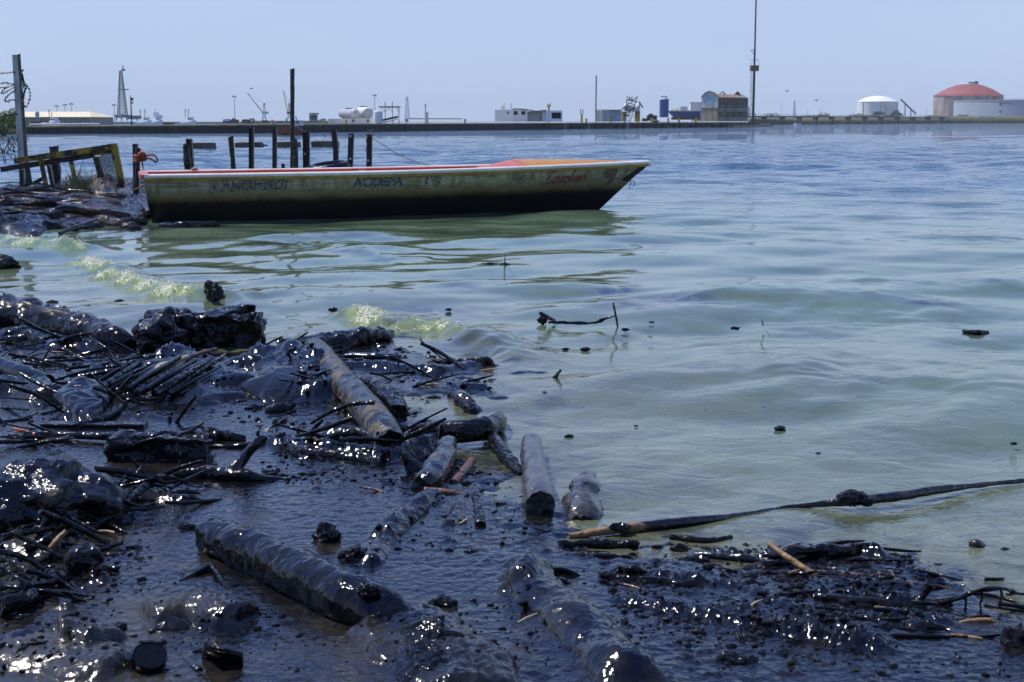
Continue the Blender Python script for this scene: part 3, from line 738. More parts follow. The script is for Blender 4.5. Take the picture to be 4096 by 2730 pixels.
# blue tank, blue barge deck, boxes
p, D = jp(2658, 3.5); t = thing('blue_tank', (xt(2658, D), D, p[2]), 'upright blue cylindrical tank with pale top on the jetty', 'tank')
r = 18.3*D/F; zc = zt(470, D); zz1 = zt(398, D); mb = MB(); mb.lathe((xt(2657.5, D), D+r, 0), [(r, zc), (r, zz1-r*.3), (r, zz1)], 24); mb.build('shell', M_BLUE, t, smooth=True)
mb = MB(); mb.lathe((xt(2657.5, D), D+r, 0), [(r*1.01, zz1-.02), (r*.85, zz1+r*.25), (.01, zz1+r*.3)], 24); mb.build('top', M_GREYP, t, smooth=True)
mb = MB(); 
for k in range(8):
    A = k*PI/4; q = (xt(2657.5, D)+math.cos(A)*r*.6, D+r+math.sin(A)*r*.6); mb.cyl((*q, zz1), (*q, zz1+r*.65), .04, None, 5)
mb.lathe((xt(2657.5, D), D+r, 0), [(r*.62, zz1+r*.6), (r*.62, zz1+r*.68)], 16); mb.build('railing', M_DARK, t)
p, D = jp(2740, 3.0); t = thing('blue_barge_hull', (xt(2735, D), D, p[2]), 'long dark blue steel hull section lying on the jetty behind bollards', 'hull section')
mb = MB(); a, b, z1, z0 = frm(2678, 2803, 446, 470, D); 
mb.add([(a, D, z1), (b, D, z1), (b, D+.5, z0), (a+1.2, D+.5, z0), (a, D+4, z1), (b, D+4, z1), (b, D+3.5, z0), (a+1.2, D+3.5, z0)], [(0,3,2,1),(4,5,6,7),(0,1,5,4),(3,7,6,2),(0,4,7,3),(1,2,6,5)]); mb.build('hull', M_BLUE, t)
mb = MB(); fbox(mb, 2674, 2803, 442.5, 445.8, D-.1, 4.2); mb.build('rim', M_WHITE, t)
mb = MB(); fbox(mb, 2690, 2803, 470.2, 480, D+.6, 2.6); mb.build('underside', M_RUST, t)
for k, (x0, x1, yt, m) in enumerate([(2684, 2694, 436, M_WHITE), (2700, 2716, 435, M_CREAM), (2722, 2750, 427, M_GREYP)]):
    mb = MB(); fbox(mb, x0, x1, yt, 442.3, D+1, 2); mb.build('deck_box', m, t)
p, D = jp(2786, 7.0); t = thing('white_cabin', (xt(2786, D), D, p[2]), 'white boxy cabin between the blue hull and the ruined building', 'cabin')
mb = MB(); fbox(mb, 2765, 2805, 412, 486, D, 3); mb.build('wall', M_WHITEB, t); mb = MB(); fbox(mb, 2763, 2807, 410, 411.8, D-.1, 3.2); mb.build('roof', M_GREYP, t)
mb = MB(); fbox(mb, 2764, 2768, 411.8, 446, D-.05, .04); mb.build('edge_trim', M_GREYP, t)
mb = MB(); fbox(mb, 2590, 2628, 462, 484, D-3, 2); fbox(mb, 2596, 2612, 456, 462, D-3, 1); mb.build('scrap_engine', M_DARK, None, label='dark scrap machinery heap left of the blue tank', cat='machinery')
mb = MB(); fbox(mb, 2570, 2592, 474, 486, D-6, 2); mb.build('scrap_block', M_RUST, None, label='low rusty block beside the collapsed loading tower', cat='block')
p, D = jp(2625, .3); V, Fc = lump(W(2620, 486, D), .9, .4, .35, .4, 2, 5, 2); obj('fishing_net', V, Fc, M_GREEN, label='heap of green fishing net on the jetty edge', cat='net')
# ruined building
p, D = jp(2895, 1.2); D = D-4; t = thing('ruined_building', (xt(2871, D), D, p[2]), 'ruined two storey concrete building with rusty broken roof at the end of the jetty', 'building')
RB = t
xl, xm, xr = xt(2805, D+3), xt(2871, D), xt(2991, D+7)
zb_, ze, za_ = zt(486, D), zt(389, D), zt(366, D)
def wallq(a, b, z0, z1, name, m, off=0., th=.25):
    (ax, ay), (bx, by) = a, b; d = np.array((bx-ax, by-ay)); d /= np.linalg.norm(d); nn = np.array((d[1], -d[0]))
    a_ = np.array(a)+nn*off; b_ = np.array(b)+nn*off; mb = MB()
    V = [(*a_, z0), (*b_, z0), (*b_, z1), (*a_, z1), (*(a_-nn*th), z0), (*(b_-nn*th), z0), (*(b_-nn*th), z1), (*(a_-nn*th), z1)]
    mb.add(V, [(0,1,2,3),(5,4,7,6),(0,3,7,4),(1,5,6,2),(3,2,6,7),(0,4,5,1)]); return mb.build(name, m, t)
PL, PM, PR = (xl, D+3), (xm, D), (xr, D+7)
def lerp2(a, b, s_): return (a[0]+(b[0]-a[0])*s_, a[1]+(b[1]-a[1])*s_)
zmid = zt(430, D); M_PALEW = m_conc('pale_blue_white_plaster', (.60, .66, .66), .3, 1.); M_OLIVE = m_conc('olive_grimy_wall', (.22, .19, .13), .5, .8)
wallq(PL, PM, zb_, zmid, 'wall', M_CONC); wallq(PL, PM, zmid+.02, ze, 'wall', M_PALEW)
# gable
mb = MB(); pa, pb = np.array(PL), np.array(PM); pc = (pa+pb)/2
mb.add([(*pa, ze), (*(pa*.8+pb*.2), zt(374, D)), (*pc, za_), (*(pa*.2+pb*.8), zt(374, D)), (*pb, ze)], [(0,4,3,2,1)]); mb.build('gable', M_PALEW, t)
nn = np.array((pb-pa)[::-1])*np.array((1, -1)); nn = nn/np.linalg.norm(nn); 
mb = MB(); q0, q1 = pa*.78+pb*.22+nn*.06, pa*.28+pb*.72+nn*.06
mb.add([(*q0, zmid+.4), (*q1, zmid+.4), (*q1, ze+.1), (*(q0*.5+q1*.5), ze+.5), (*q0, ze+.1)], [(0,1,2,3,4)]); mb.build('arched_panel', M_LBLUE, t)
zs = [zb_, zt(468, D), zt(448, D), zt(430, D), zt(416, D), ze]
for k in range(5):
    wallq(PM, PR, zs[k]+.02, zs[k+1]-.05, 'wall_panel', [M_CONC, M_OLIVE, M_CONC, M_OLIVE, M_OLIVE][k], off=.02*(k % 2))
wallq(PM, PR, zb_, ze-.1, 'wall', M_BLACK, off=-.1, th=.1)
for s0 in (.12, .38, .86): wallq(lerp2(PM, PR, s0), lerp2(PM, PR, s0+.11), zt(409, D), zt(397, D), 'rusty_panel', M_RUST, off=.06, th=.04)
wallq(lerp2(PM, PR, 0), PR, zt(425, D), zt(422, D), 'ledge', M_CONC, off=.25, th=.3)
wallq(PL, PM, zmid-.1, zmid+.15, 'ledge', M_PALEW, off=.1, th=.2)
M_ROOFR = m_conc('rusty_pale_roof_sheet', (.55, .42, .30), .6, 1.5)
mb = MB(); dv = (np.array(PR)-np.array(PM)); back = (pa-pb)
rA, rB = pb+nn*.3, pb+dv+nn*.3
apA = pc+nn*.3; apB = pc+dv
mb.add([(*rA, ze-.05), (*(rA+dv), ze-.05), (*(rA+back*.25+dv), zt(378, D)), (*(rA+back*.25), zt(376, D))], [(0,1,2,3)])
mb.build('roof', M_ROOFR, t)
mb = MB(); 
mb.beam((*pa, ze), (*(pa*.8+pb*.2), zt(373, D)), .5, .18); mb.beam((*(pa*.8+pb*.2), zt(373, D)), (*pc, za_+.1), .5, .18); mb.beam((*pc, za_+.1), (*(pa*.2+pb*.8), zt(373, D)), .5, .18); mb.beam((*(pa*.2+pb*.8), zt(373, D)), (*pb, ze), .5, .18)
mb.build('roof_edge', M_ROOFR, t)
for s0, hh in ((.3, 366), (.80, 365)):
    mb = MB(); q = pb+dv*s0+back*.3
    a_ = q-dv*.12; b_ = q+dv*.12
    mb.beam((*a_, zt(380, D)), (*q, zt(hh, D)), .2, .16); mb.beam((*q, zt(hh, D)), (*b_, zt(380, D)), .2, .16)
    if s0 > .5: mb.add([(*a_, zt(380, D)), (*b_, zt(380, D)), (*q, zt(hh, D))], [(0,1,2)])
    mb.build('roof_truss', M_RUST, t)
# tall radio mast
p, D = jp(3012, .5); t = thing('radio_mast', (xt(3012, D), D, p[2]), 'tall dark mast with ladder and rusty platform at the end of the jetty', 'mast')
def q(sx, sy, D_=D): return W(sx, sy, D_)
b0 = np.array((xt(3012, D), D, p[2])); top = b0+np.array((0, 0, zt(-80, D)-p[2])); s_ = D/F
def up(sy): return np.array((b0[0], D, zt(sy, D)))
mb = MB(); mb.cyl(b0-(0, 0, .5), up(262), 5.2*s_, 4.6*s_, 10).cyl(up(262), up(195), 3.9*s_, 3.6*s_, 10).cyl(up(195), up(-90), 3.3*s_, 2.6*s_, 8); mb.build('pole', M_DARK, t)
mb = MB(); a = up(285); w = 15.5*s_; mb.box(a[0]-w, a[0]+w, D-w, D+w, a[2], zt(263, D)); mb.build('platform', M_RUST, t)
mb = MB(); 
for dx in (-w, w): mb.box(a[0]+dx-.04, a[0]+dx+.04, D-w, D-w+.08, zt(263, D), zt(252, D))
mb.build('railing', M_DARK, t)
mb = MB(); a = up(241); mb.box(a[0]-20*s_, a[0]+19*s_, D-.1, D+.1, a[2]-.05, a[2]+.08); mb.build('crossarm', M_WHITE, t)
mb = MB(); a = up(202); mb.box(a[0]-17*s_, a[0], D-.06, D+.06, a[2]-.06, a[2]+.06); mb.beam(a+(-15*s_, 0, 0), up(222), .08, .08); mb.build('bracket', M_DARK, t)
mb = MB(); xl_ = b0[0]-11*s_
for dx in (-2.6, 2.6): mb.box(xl_+dx*s_-.03, xl_+dx*s_+.03, D-.03, D+.03, p[2], zt(285, D))
for k in range(34): z = p[2]+.3+k*(zt(290, D)-p[2])/34; mb.box(xl_-2.6*s_, xl_+2.6*s_, D-.02, D+.02, z, z+.05)
for k in range(7): z = p[2]+1+k*1.6; mb.box(xl_, b0[0], D-.03, D+.03, z, z+.06)
mb.build('ladder', M_DARK, t)
mb = MB(); fbox(mb, 2994, 2996, 430, 490, D+.3, .1); fbox(mb, 3020, 3022, 455, 490, D+.3, .1); fbox(mb, 2994, 3022, 455, 457, D+.3, .1); mb.build('base_frame', M_DARK, t)

# ------------------------------------------------------------------ middle of the jetty: horizontal tanks, canopy, small things
p, D = jp(1420, 3.0); Dt = D
t = thing('tank_wall', (xt(1420, D), D, p[2]), 'low white wall with red squares under the two horizontal tanks', 'wall')
mb = MB(); fbox(mb, 1311, 1378, 476, 498, D+1, .5); mb.build('panel', M_WHITE, t); mb = MB(); fbox(mb, 1378.3, 1484, 474, 498, D+.6, .5); mb.build('panel', M_WHITEB, t)
for x0 in (1408, 1467): mb = MB(); fbox(mb, x0, x0+9, 479, 489, D+.57, .02); mb.build('red_square', M_REDP, t)
for nm, x0, x1, yt, yb, dd, lb in (('horizontal_tank', 1342, 1436, 436, 474, 1.5, 'left of two grey white horizontal storage tanks'), ('horizontal_tank', 1412, 1488, 429, 475, 4.5, 'right larger of two grey white horizontal storage tanks')):
    De = D+dd; t = thing(nm, (xt((x0+x1)/2, De), De, zt(yb, De)), lb+' on the jetty', 'tank')
    r = (yb-yt)/2*De/F; zc = (zt(yt, De)+zt(yb, De))/2; xa, xb = xt(x0, De)+r*.7, xt(x1, De)-r*.5
    a = np.array((xa, De+5, zc)); b = np.array((xb-.2, De, zc)); mb = MB(); mb.cyl(a, b, r, None, 26, cap=False)
    dv = (b-a)/np.linalg.norm(b-a); mb.cyl(b, b+dv*.3, r, r*.8, 26, cap=False); mb.cyl(a, a-dv*.3, r, r*.8, 26); mb.build('shell', M_GREYP if dd < 2 else M_WHITE, t, smooth=True)
    mb = MB(); mb.cyl(b+dv*.29, b+dv*.34, r*.81, r*.75, 26); mb.cyl(b+dv*.3, b+dv*.42, r*.12, None, 10); mb.build('end_cap', M_WHITE, t)
    mb = MB(); 
    for k in (.2, .8): c = a+(b-a)*k; mb.box(c[0]-.3, c[0]+.3, c[1]-r*.7, c[1]+r*.7, p[2], zc-r*.7)
    mb.build('saddle', M_CONC, t); mb = MB(); c = a+(b-a)*.5; mb.box(c[0]-.5, c[0]+.5, c[1]-.2, c[1]+.2, zc+r, zc+r+.12); mb.build('hatch', M_DARK, t)
t = thing('small_white_tank', (xt(1511, D-.5), D-.5, p[2]), 'squat upright white tank right of the horizontal tanks', 'tank')
r = 18*D/F; mb = MB(); mb.lathe((xt(1511, D), D+r, 0), [(r, p[2]), (r, zt(450, D)), (r*.9, zt(445, D)), (.01, zt(443, D))], 22); mb.build('shell', M_WHITE, t, smooth=True)
mb = MB(); fbox(mb, 1487, 1490, 432, 496, D-.3, .2); mb.build('standpipe', M_CREAM, t)
def lampmast(sx, yt, yb, D, lb, w=3., m=M_GREYP):
    t = thing('light_mast', (xt(sx, D), D, zt(yb, D)), lb, 'light mast', 'light masts on the far shore'); s_ = D/F
    a = W(sx, yb, D); mb = MB(); mb.cyl((a[0], D, a[2]), (a[0], D, zt(yt, D)), w/2*s_, w*.35*s_, 6); mb.build('pole', m, t)
    mb = MB(); mb.box(a[0]-7*s_, a[0]+7*s_, D-.2, D+.2, zt(yt, D)-1*s_, zt(yt, D)+1*s_); 
    for k in (-6, -3, 3, 6): mb.box(a[0]+(k-1.6)*s_, a[0]+(k+1.6)*s_, D-.3, D+.3, zt(yt, D)-1.2*s_, zt(yt, D)-4.2*s_+6*s_*(k % 2))
    mb.build('lamp_head', M_DARK, t)
lampmast(229, 424, 470, 900, 'short floodlight mast rising behind the cream warehouse roof')
lampmast(263, 420, 495, 600, 'taller floodlight mast in front of the cream warehouse, left one')
lampmast(288, 416, 495, 600, 'taller floodlight mast in front of the cream warehouse, right one')
lampmast(459, 420, 490, 600, 'floodlight mast just left of the drilling derrick')
lampmast(940, 386, 490, 500, 'tall floodlight mast left of the harbour cranes')
lampmast(1500, 382, 478, 300, 'floodlight mast behind the horizontal tanks')
p, D = jp(526, 5); t = thing('antenna_pole', (xt(526.5, D), D, p[2]), 'thick black antenna pole right of the drilling derrick', 'antenna'); s_ = D/F
mb = MB(); mb.cyl((xt(526.5, D), D, p[2]), (xt(526.5, D), D, zt(388, D)), 2.8*s_, 2.2*s_, 8); mb.build('pole', M_DARK, t)
mb = MB(); fbox(mb, 522, 531, 392, 403, D-.1, .3); fbox(mb, 523, 531, 409, 415, D-.1, .3); fbox(mb, 521, 522, 372, 392, D, .05); mb.build('antenna', M_DARK, t)
p, D = jp(1557, 3); t = thing('canopy_frame', (xt(1557, D), D, p[2]), 'open rusty yellow canopy frame on four posts on the jetty', 'canopy')
mb = MB(); fbox(mb, 1515, 1598, 426, 431, D, 2); mb.build('roof', M_JTOP, t)
for x0, yt in ((1539, 408), (1568, 408), (1594, 431)):
    mb = MB(); fbox(mb, x0, x0+3.4, yt, 496, D-.05, .12); mb.build('post', M_DARK, t)
mb = MB(); 
for x0, x1 in ((1524, 1540), (1556, 1541), (1556, 1569), (1585, 1595)): fl(mb, x0, 432, x1, 448, D, 2)
mb.build('brace', M_YEL, t)
mb = MB(); fl(mb, 1530, 482, 1592, 468, D+1, 8); fl(mb, 1530, 492, 1590, 478, D+1, 3); mb.build('conveyor', M_DARK, t)
def lattice(name, sx, yt, yb, wt, wb, D, m, lb, cat, n=7, th=1.2, extra=None):
    s_ = D/F; z0, z1 = zt(yb, D), zt(yt, D); cx = xt(sx, D); t = thing(name, (cx, D, z0), lb, cat); mb = MB()
    def c(k, ix, iy): f = k/n; w = (wb+(wt-wb)*f)*s_/2; return np.array((cx+ix*w, D+iy*w, z0+(z1-z0)*f))
    for ix in (-1, 1):
        for iy in (-1, 1): mb.beam(c(0, ix, iy), c(n, ix, iy), th*s_*1.2, th*s_*1.2)
    mb.build('legs', m, t); mb = MB()
    for k in range(n):
        for (a, b) in (((-1, -1), (1, -1)), ((1, -1), (1, 1)), ((1, 1), (-1, 1)), ((-1, 1), (-1, -1))):
            mb.beam(c(k, *a), c(k+1, *b), th*s_*.8, th*s_*.8); mb.beam(c(k, *b), c(k+1, *a), th*s_*.8, th*s_*.8); mb.beam(c(k+1, *a), c(k+1, *b), th*s_, th*s_)
    mb.build('bracing', m, t); return t, s_
M_FARST = m_simple('far_steel', (.14, .13, .16), .7, var=.1)
lattice('pylon', 1629, 388, 478, 6, 16, 900, M_GREYP, 'pale lattice pylon right of the canopy frame', 'pylon', 8, .9)
p, D = jp(1706, 2.); t = thing('concrete_pillar', (xt(1706, D), D, p[2]), 'white rust stained pillar with a short pole on the jetty', 'pillar')
mb = MB(); fbox(mb, 1699, 1713, 449, 496, D, .6); mb.build('pillar', M_WHITE, t); mb = MB(); fbox(mb, 1700, 1704, 424, 448.7, D, .15); fbox(mb, 1697, 1707, 419, 423.7, D, .3); mb.build('lamp', M_GREYP, t)
p, D = jp(1626, 4.); t = thing('kiosk', (xt(1626, D), D, p[2]), 'tiny white kiosk with dark window left of the white pillar', 'kiosk')
mb = MB(); fbox(mb, 1620, 1633, 477, 492, D, .8); mb.build('wall', M_WHITEB, t); mb = MB(); fbox(mb, 1618, 1635, 474, 476.8, D-.1, 1); mb.build('roof', M_WHITEB, t); mb = MB(); fbox(mb, 1622, 1631, 479, 484, D-.03, .02); mb.build('window', M_GLASS, t)

# ------------------------------------------------------------------ far left harbour
D = 520; t = thing('warehouse', (xt(229, D), D, 0), 'long warehouse with cream roof and grey wall behind the jetty', 'warehouse')
mb = MB(); fbox(mb, 94, 362, 468.5, 504, D, 30); mb.build('wall', M_CONC, t)
mb = MB(); x0, x1 = xt(92, D-1), xt(363, D-1); x2, x3 = xt(92, D+16), xt(363, D+16); z0, z1 = zt(469, D), zt(448, D+18)
mb.add([(x0, D-1, z0), (x1, D-1, z0), (x3, D+16, z1), (x2, D+16, z1), (x0, D+33, z0), (x1, D+33, z0)], [(0,1,2,3),(3,2,5,4),(0,3,4),(1,5,2)]); mb.build('roof', M_CREAM, t)
for k in range(14): mb = MB(); fbox(mb, 100+k*19, 101.5+k*19, 470, 503, D-.3, .25); mb.build('pilaster', M_GREYP, t)
D = 420; t = thing('silo', (xt(150, D), D, 0), 'small grey silo on legs in front of the warehouse', 'silo'); s_ = D/F
mb = MB(); mb.lathe((xt(150, D), D, 0), [(.05, zt(445, D)), (8*s_, zt(450, D)), (8.5*s_, zt(463, D)), (3*s_, zt(472, D)), (.1, zt(473, D))][::-1], 16); mb.build('bin', M_GREYP, t, smooth=True)
mb = MB(); [fl(mb, 150+dx, 468, 150+dx, 500, D, 1.4) for dx in (-5, 5)]; mb.build('leg', M_GREYP, t)
def tug(sx0, sx1, yb, yt, D, lb, masts, big=False):
    cx = (sx0+sx1)/2; t = thing('tugboat', (xt(cx, D), D, 0), lb, 'tugboat'); s_ = D/F; w = sx1-sx0
    a, b, z1, z0 = frm(sx0, sx1, yb-9, yb, D); z0 = 0; dep = 6*1.
    mb = MB(); V = []
    for f in np.linspace(0, 1, 9):
        x = a+(b-a)*f; hw = dep/2*math.sqrt(max(0, 1-(max(0, f-.45)/.55)**2))+.02; zz = z1+.25*(z1-z0)*(f-.3)**2*2.5
        V += [(x, D-hw, zz), (x-(.0 if f < .7 else (f-.7)*(b-a)*.12), D-hw*.85, z0-.5), (x-(.0 if f < .7 else (f-.7)*(b-a)*.12), D+hw*.85, z0-.5), (x, D+hw, zz)]
    Fc = []
    for i in range(8):
        for j in range(4): Fc.append((i*4+j, i*4+(j+1) % 4, (i+1)*4+(j+1) % 4, (i+1)*4+j))
    Fc.append((0, 3, 2, 1)); mb.add(V, Fc); mb.build('hull', M_WHITEB, t)
    mb = MB(); fbox(mb, sx0+w*.28, sx0+w*.78, yb-19, yb-9.5, D-1.5, 3); mb.build('deckhouse', M_WHITEB, t)
    mb = MB(); fbox(mb, sx0+w*.38, sx0+w*.68, yb-29, yb-19.3, D-1.2, 2.4); mb.build('wheelhouse', M_WHITEB, t)
    for k in range(3): mb = MB(); x0 = sx0+w*(.41+.09*k); fbox(mb, x0, x0+w*.06, yb-26, yb-21, D-1.25, .04); mb.build('window', M_GLASS, t)
    mb = MB(); fbox(mb, sx0+w*.36, sx0+w*.70, yb-31, yb-29.3, D-1.4, 2.8); mb.build('roof', M_WHITEB, t)
    for mx, mt in masts:
        mb = MB(); fl(mb, mx, yb-30, mx, mt, D, 1.8); fl(mb, mx-4, mt+6, mx+4, mt+6, D, 1.5); fl(mb, mx-3, mt+12, mx+3, mt+12, D, 1.5); mb.build('mast', M_DARK if not big else M_WHITEB, t)
    return t
tug(182, 236, 502, 470, 300, 'white tugboat moored in front of the warehouse', [(196, 438), (206, 450)])
tug(552, 606, 500, 470, 330, 'white tugboat with two dark masts right of the derrick', [(561, 437), (579, 437)])
t = tug(607, 648, 499, 470, 350, 'taller white ship with stepped superstructure beside the twin mast tug', [(621, 434), (617, 448)], True)
mb = MB(); fbox(mb, 613, 630, 450, 472, 349, 2); fbox(mb, 631, 643, 462, 474, 349, 2); mb.build('upper_house', M_WHITEB, t)
tug(728, 784, 500, 470, 330, 'white tugboat with two masts left of the rusty wreck', [(741, 436), (753, 437)])
# long low dark barge and stuff behind the jetty
def low(name, x0, x1, yt, yb, D, m, lb, cat, dep=4):
    mb = MB(); a, b, z1, z0 = frm(x0, x1, yt, yb, D); mb.box(a, b, D, D+dep, min(z0, 0), z1); c = 0
    return mb.build(name, m, None, label=lb, cat=cat)
low('barge', 120, 190, 488, 500, 330, M_DARK, 'dark barge behind the jetty at the far left', 'barge')
low('barge', 262, 330, 490, 500, 330, M_BLUE, 'dark blue barge between the tug and the derrick', 'barge')
low('barge', 650, 680, 490, 502, 300, M_RUST, 'small rusty barge left of the third tug', 'barge')
low('quay', 366, 1010, 489, 502, 700, M_CONC, 'pale grey distant quay behind the tugs', 'quay', 10)
low('quay', 980, 1320, 484, 500, 700, M_CONC, 'pale distant quay below the harbour cranes', 'quay', 10)
# derrick on a jack up platform
D = 900
t, s_ = lattice('drilling_derrick', 491, 284, 463, 8, 33, D, M_FARST, 'tall lattice drilling derrick standing on a platform', 'derrick', 13, 1.5)
mb = MB(); fbox(mb, 486, 496, 276, 284, D-1, 3); fl(mb, 491, 262, 491, 277, D, 2.4); fl(mb, 486, 266, 496, 270, D, 1.6); mb.build('crown', M_FARST, t)
mb = MB(); fbox(mb, 455, 510, 460, 472, D-2, 8); fbox(mb, 510, 552, 463, 478, D-2, 8); mb.build('platform', M_FARST, t)
mb = MB(); fbox(mb, 470, 492, 456, 466, D-3, 1); mb.build('cabin', M_GREYP, t)
mb = MB(); [fbox(mb, x0, x0+4, 472, 484, D, 1) for x0 in (463, 484, 505, 545)]; mb.build('leg', M_FARST, t)
mb = MB(); fbox(mb, 472, 510, 357, 361, D-1, 3); mb.build('monkey_board', M_FARST, t)
# harbour cranes
for x0, jib, lb in ((1057, (990, 374), 'harbour crane with its thin jib raised to the left'), (1157, (1134, 363), 'harbour crane with steep jib behind the tall black post')):
    D = 520; t = thing('harbour_crane', (xt(x0, D), D, 0), lb, 'crane', 'harbour cranes')
    mb = MB(); 
    for dx in (-8, 8): fl(mb, x0+dx, 484, x0+dx*.5, 458, D, 2.2); fl(mb, x0+dx, 484, x0-dx*.5, 458, D, 1.3)
    mb.build('portal', M_BLUE, t)
    mb = MB(); fbox(mb, x0-10, x0+10, 447, 457, D-2, 4); mb.build('machine_house', M_WHITE if x0 < 1100 else M_REDP, t)
    mb = MB(); fl(mb, x0-3, 447, x0-1, 413, D, 3.2); fl(mb, x0+4, 447, x0, 413, D, 3.2); fl(mb, x0-6, 420, x0+12, 416, D, 2); mb.build('a_frame', M_CREAM, t)
    mb = MB(); fl(mb, x0-6, 452, jib[0], jib[1], D, 3.); fl(mb, x0-6, 447, jib[0], jib[1], D, 1.5); mb.build('jib', M_CREAM, t)
    mb = MB(); fl(mb, x0, 414, jib[0], jib[1], D, .5); mb.build('stay', M_DARK, t)
D = 520; t = thing('tank_frame', (xt(1252, D), D, 0), 'dark boxy steel frame with barrels right of the cranes', 'steel frame')
mb = MB(); fbox(mb, 1237, 1268, 453, 458, D, 6); fbox(mb, 1237, 1268, 482, 486, D, 6); mb.build('beam', M_DARK, t)
for k in range(4): mb = MB(); fbox(mb, 1237+k*9.6, 1240+k*9.6, 458.2, 481.8, D, 1); mb.build('post', M_DARK, t)
mb = MB(); fbox(mb, 1241, 1266, 460, 481, D+1.5, 3); mb.build('barrel_stack', M_GREYP, t)
# rusty wrecks
rr = random.Random(12)
D = 420; t = thing('rusty_wreck', (xt(960, D), D, 0), 'low reddish rusty ship wreck under the tall floodlight mast', 'wreck')
mb = MB(); 
for k in range(26):
    x0 = rr.uniform(888, 1120); hgt = rr.uniform(4, 16)*math.exp(-((x0-960)/110)**2)+3; fbox(mb, x0, x0+rr.uniform(5, 22), 491-hgt, 492, D+rr.uniform(0, 6), 2)
mb.build('hull', M_RUST, t)
mb = MB(); fbox(mb, 892, 915, 478, 486, D-1, 2); fbox(mb, 1002, 1010, 477, 488, D-1, 1); mb.build('deckhouse', M_WHITE, t)
D = 430; t = thing('crawler_scrap', (xt(1290, D), D, 0), 'pile of pale scrap boxes right of the steel frame', 'scrap pile'); mb = MB()
for k in range(10): x0 = rr.uniform(1268, 1300); fbox(mb, x0, x0+rr.uniform(3, 9), rr.uniform(473, 484), 490, D+rr.uniform(0, 3), 1)
mb.build('boxes', M_GREYP, t)
# beached boat beside the jetty
D = 150; t = thing('beached_boat', (xt(1165, D), D, 0), 'rusty old boat with white cabin aground behind the tall black post', 'boat')
V = []; xs = np.linspace(1108, 1228, 9); 
for i, x in enumerate(xs):
    f = i/8; yt = 517-18*math.sin(PI*min(f*1.25, 1.))**.8+(18*max(0, f-.8)*4); a = W(x, yt, D); hw = 1.2*math.sin(PI*min(max(f, .03), .97))**.5
    V += [(a[0], D-hw, a[2]), (a[0]*1.0, D-hw*.6, -.3), (a[0], D+hw*.6, -.3), (a[0], D+hw, a[2])]
Fc = [(i*4+j, i*4+(j+1) % 4, (i+1)*4+(j+1) % 4, (i+1)*4+j) for i in range(8) for j in range(4)]+[(0, 3, 2, 1), (32, 33, 34, 35)]
MB().add(V, Fc).build('hull', M_RUST, t)
mb = MB(); fbox(mb, 1166, 1206, 482, 504, D-.5, 1.4); mb.build('cabin', M_WHITE, t); mb = MB(); fbox(mb, 1172, 1180, 486, 494, D-.53, .02); fbox(mb, 1186, 1195, 486, 494, D-.53, .02); mb.build('window', M_BLACK, t)
mb = MB(); fl(mb, 1182, 465, 1188, 482, D, 3); fl(mb, 1143, 472, 1147, 490, D, 3); mb.build('bollard_post', M_DARK, t)

# ------------------------------------------------------------------ right shore
rf = random.Random(3)
def foliage(sx0, sx1, yt, yb, D, n, dep, seed):
    """irregular crown made of many small leaf clumps"""
    r_ = np.random.RandomState(seed); a, b, z1, z0 = frm(sx0, sx1, yt, yb, D); V = []; Fc = []
    w = b-a; h = z1-z0; cs = [(r_.uniform(.12, .88), r_.uniform(.15, .75), r_.uniform(.18, .34)) for _ in range(9)]
    ls = math.sqrt(w*h/n)*(.9 if n < 1500 else 1.3)
    for i in range(n):
        cx, cz, cr = cs[i % 9]; v = r_.normal(size=3); v /= np.linalg.norm(v); v *= cr*r_.uniform(.5, 1.05)
        top = .55+.45*math.sin(PI*cx)**.5
        p = np.array((a+w*(cx+v[0]), D+dep/2+dep*v[1], z0+h*max(0., (cz+v[2]*1.0))*top)); 
        for _ in range(1):
            e1 = r_.normal(size=3); e1 /= np.linalg.norm(e1); e2 = np.cross(e1, r_.normal(size=3)); e2 /= np.linalg.norm(e2); l = ls*r_.uniform(.8, 1.7)
            k = len(V); V += [p-e1*l, p+e2*l*.6, p+e1*l, p-e2*l*.6]; Fc.append((k, k+1, k+2, k+3))
    return np.array(V), Fc
def tree(sx0, sx1, yt, yb, D, lb, n=500, m=None, dep=None, cat='tree', seed=1, group=None, nm='tree'):
    a, b, z1, z0 = frm(sx0, sx1, yt, yb, D); t = thing(nm, ((a+b)/2, D, max(z0, 0)), lb, cat, group)
    V, Fc = foliage(sx0, sx1, yt, yb, D, n, dep or (b-a)*.7, seed); obj('crown', V, Fc, m or M_LEAF, t, smooth=False)
    mb = MB(); c = (a+b)/2; dd = (dep or (b-a)*.7)/2
    for s__ in (-.18, 0, .16): mb.cyl((c, D+dd, z0-.3), (c+(b-a)*s__*1.5, D+dd, z0+(z1-z0)*.65), (b-a)*.025, (b-a)*.01, 6)
    mb.build('trunk', M_BARK, t); return t
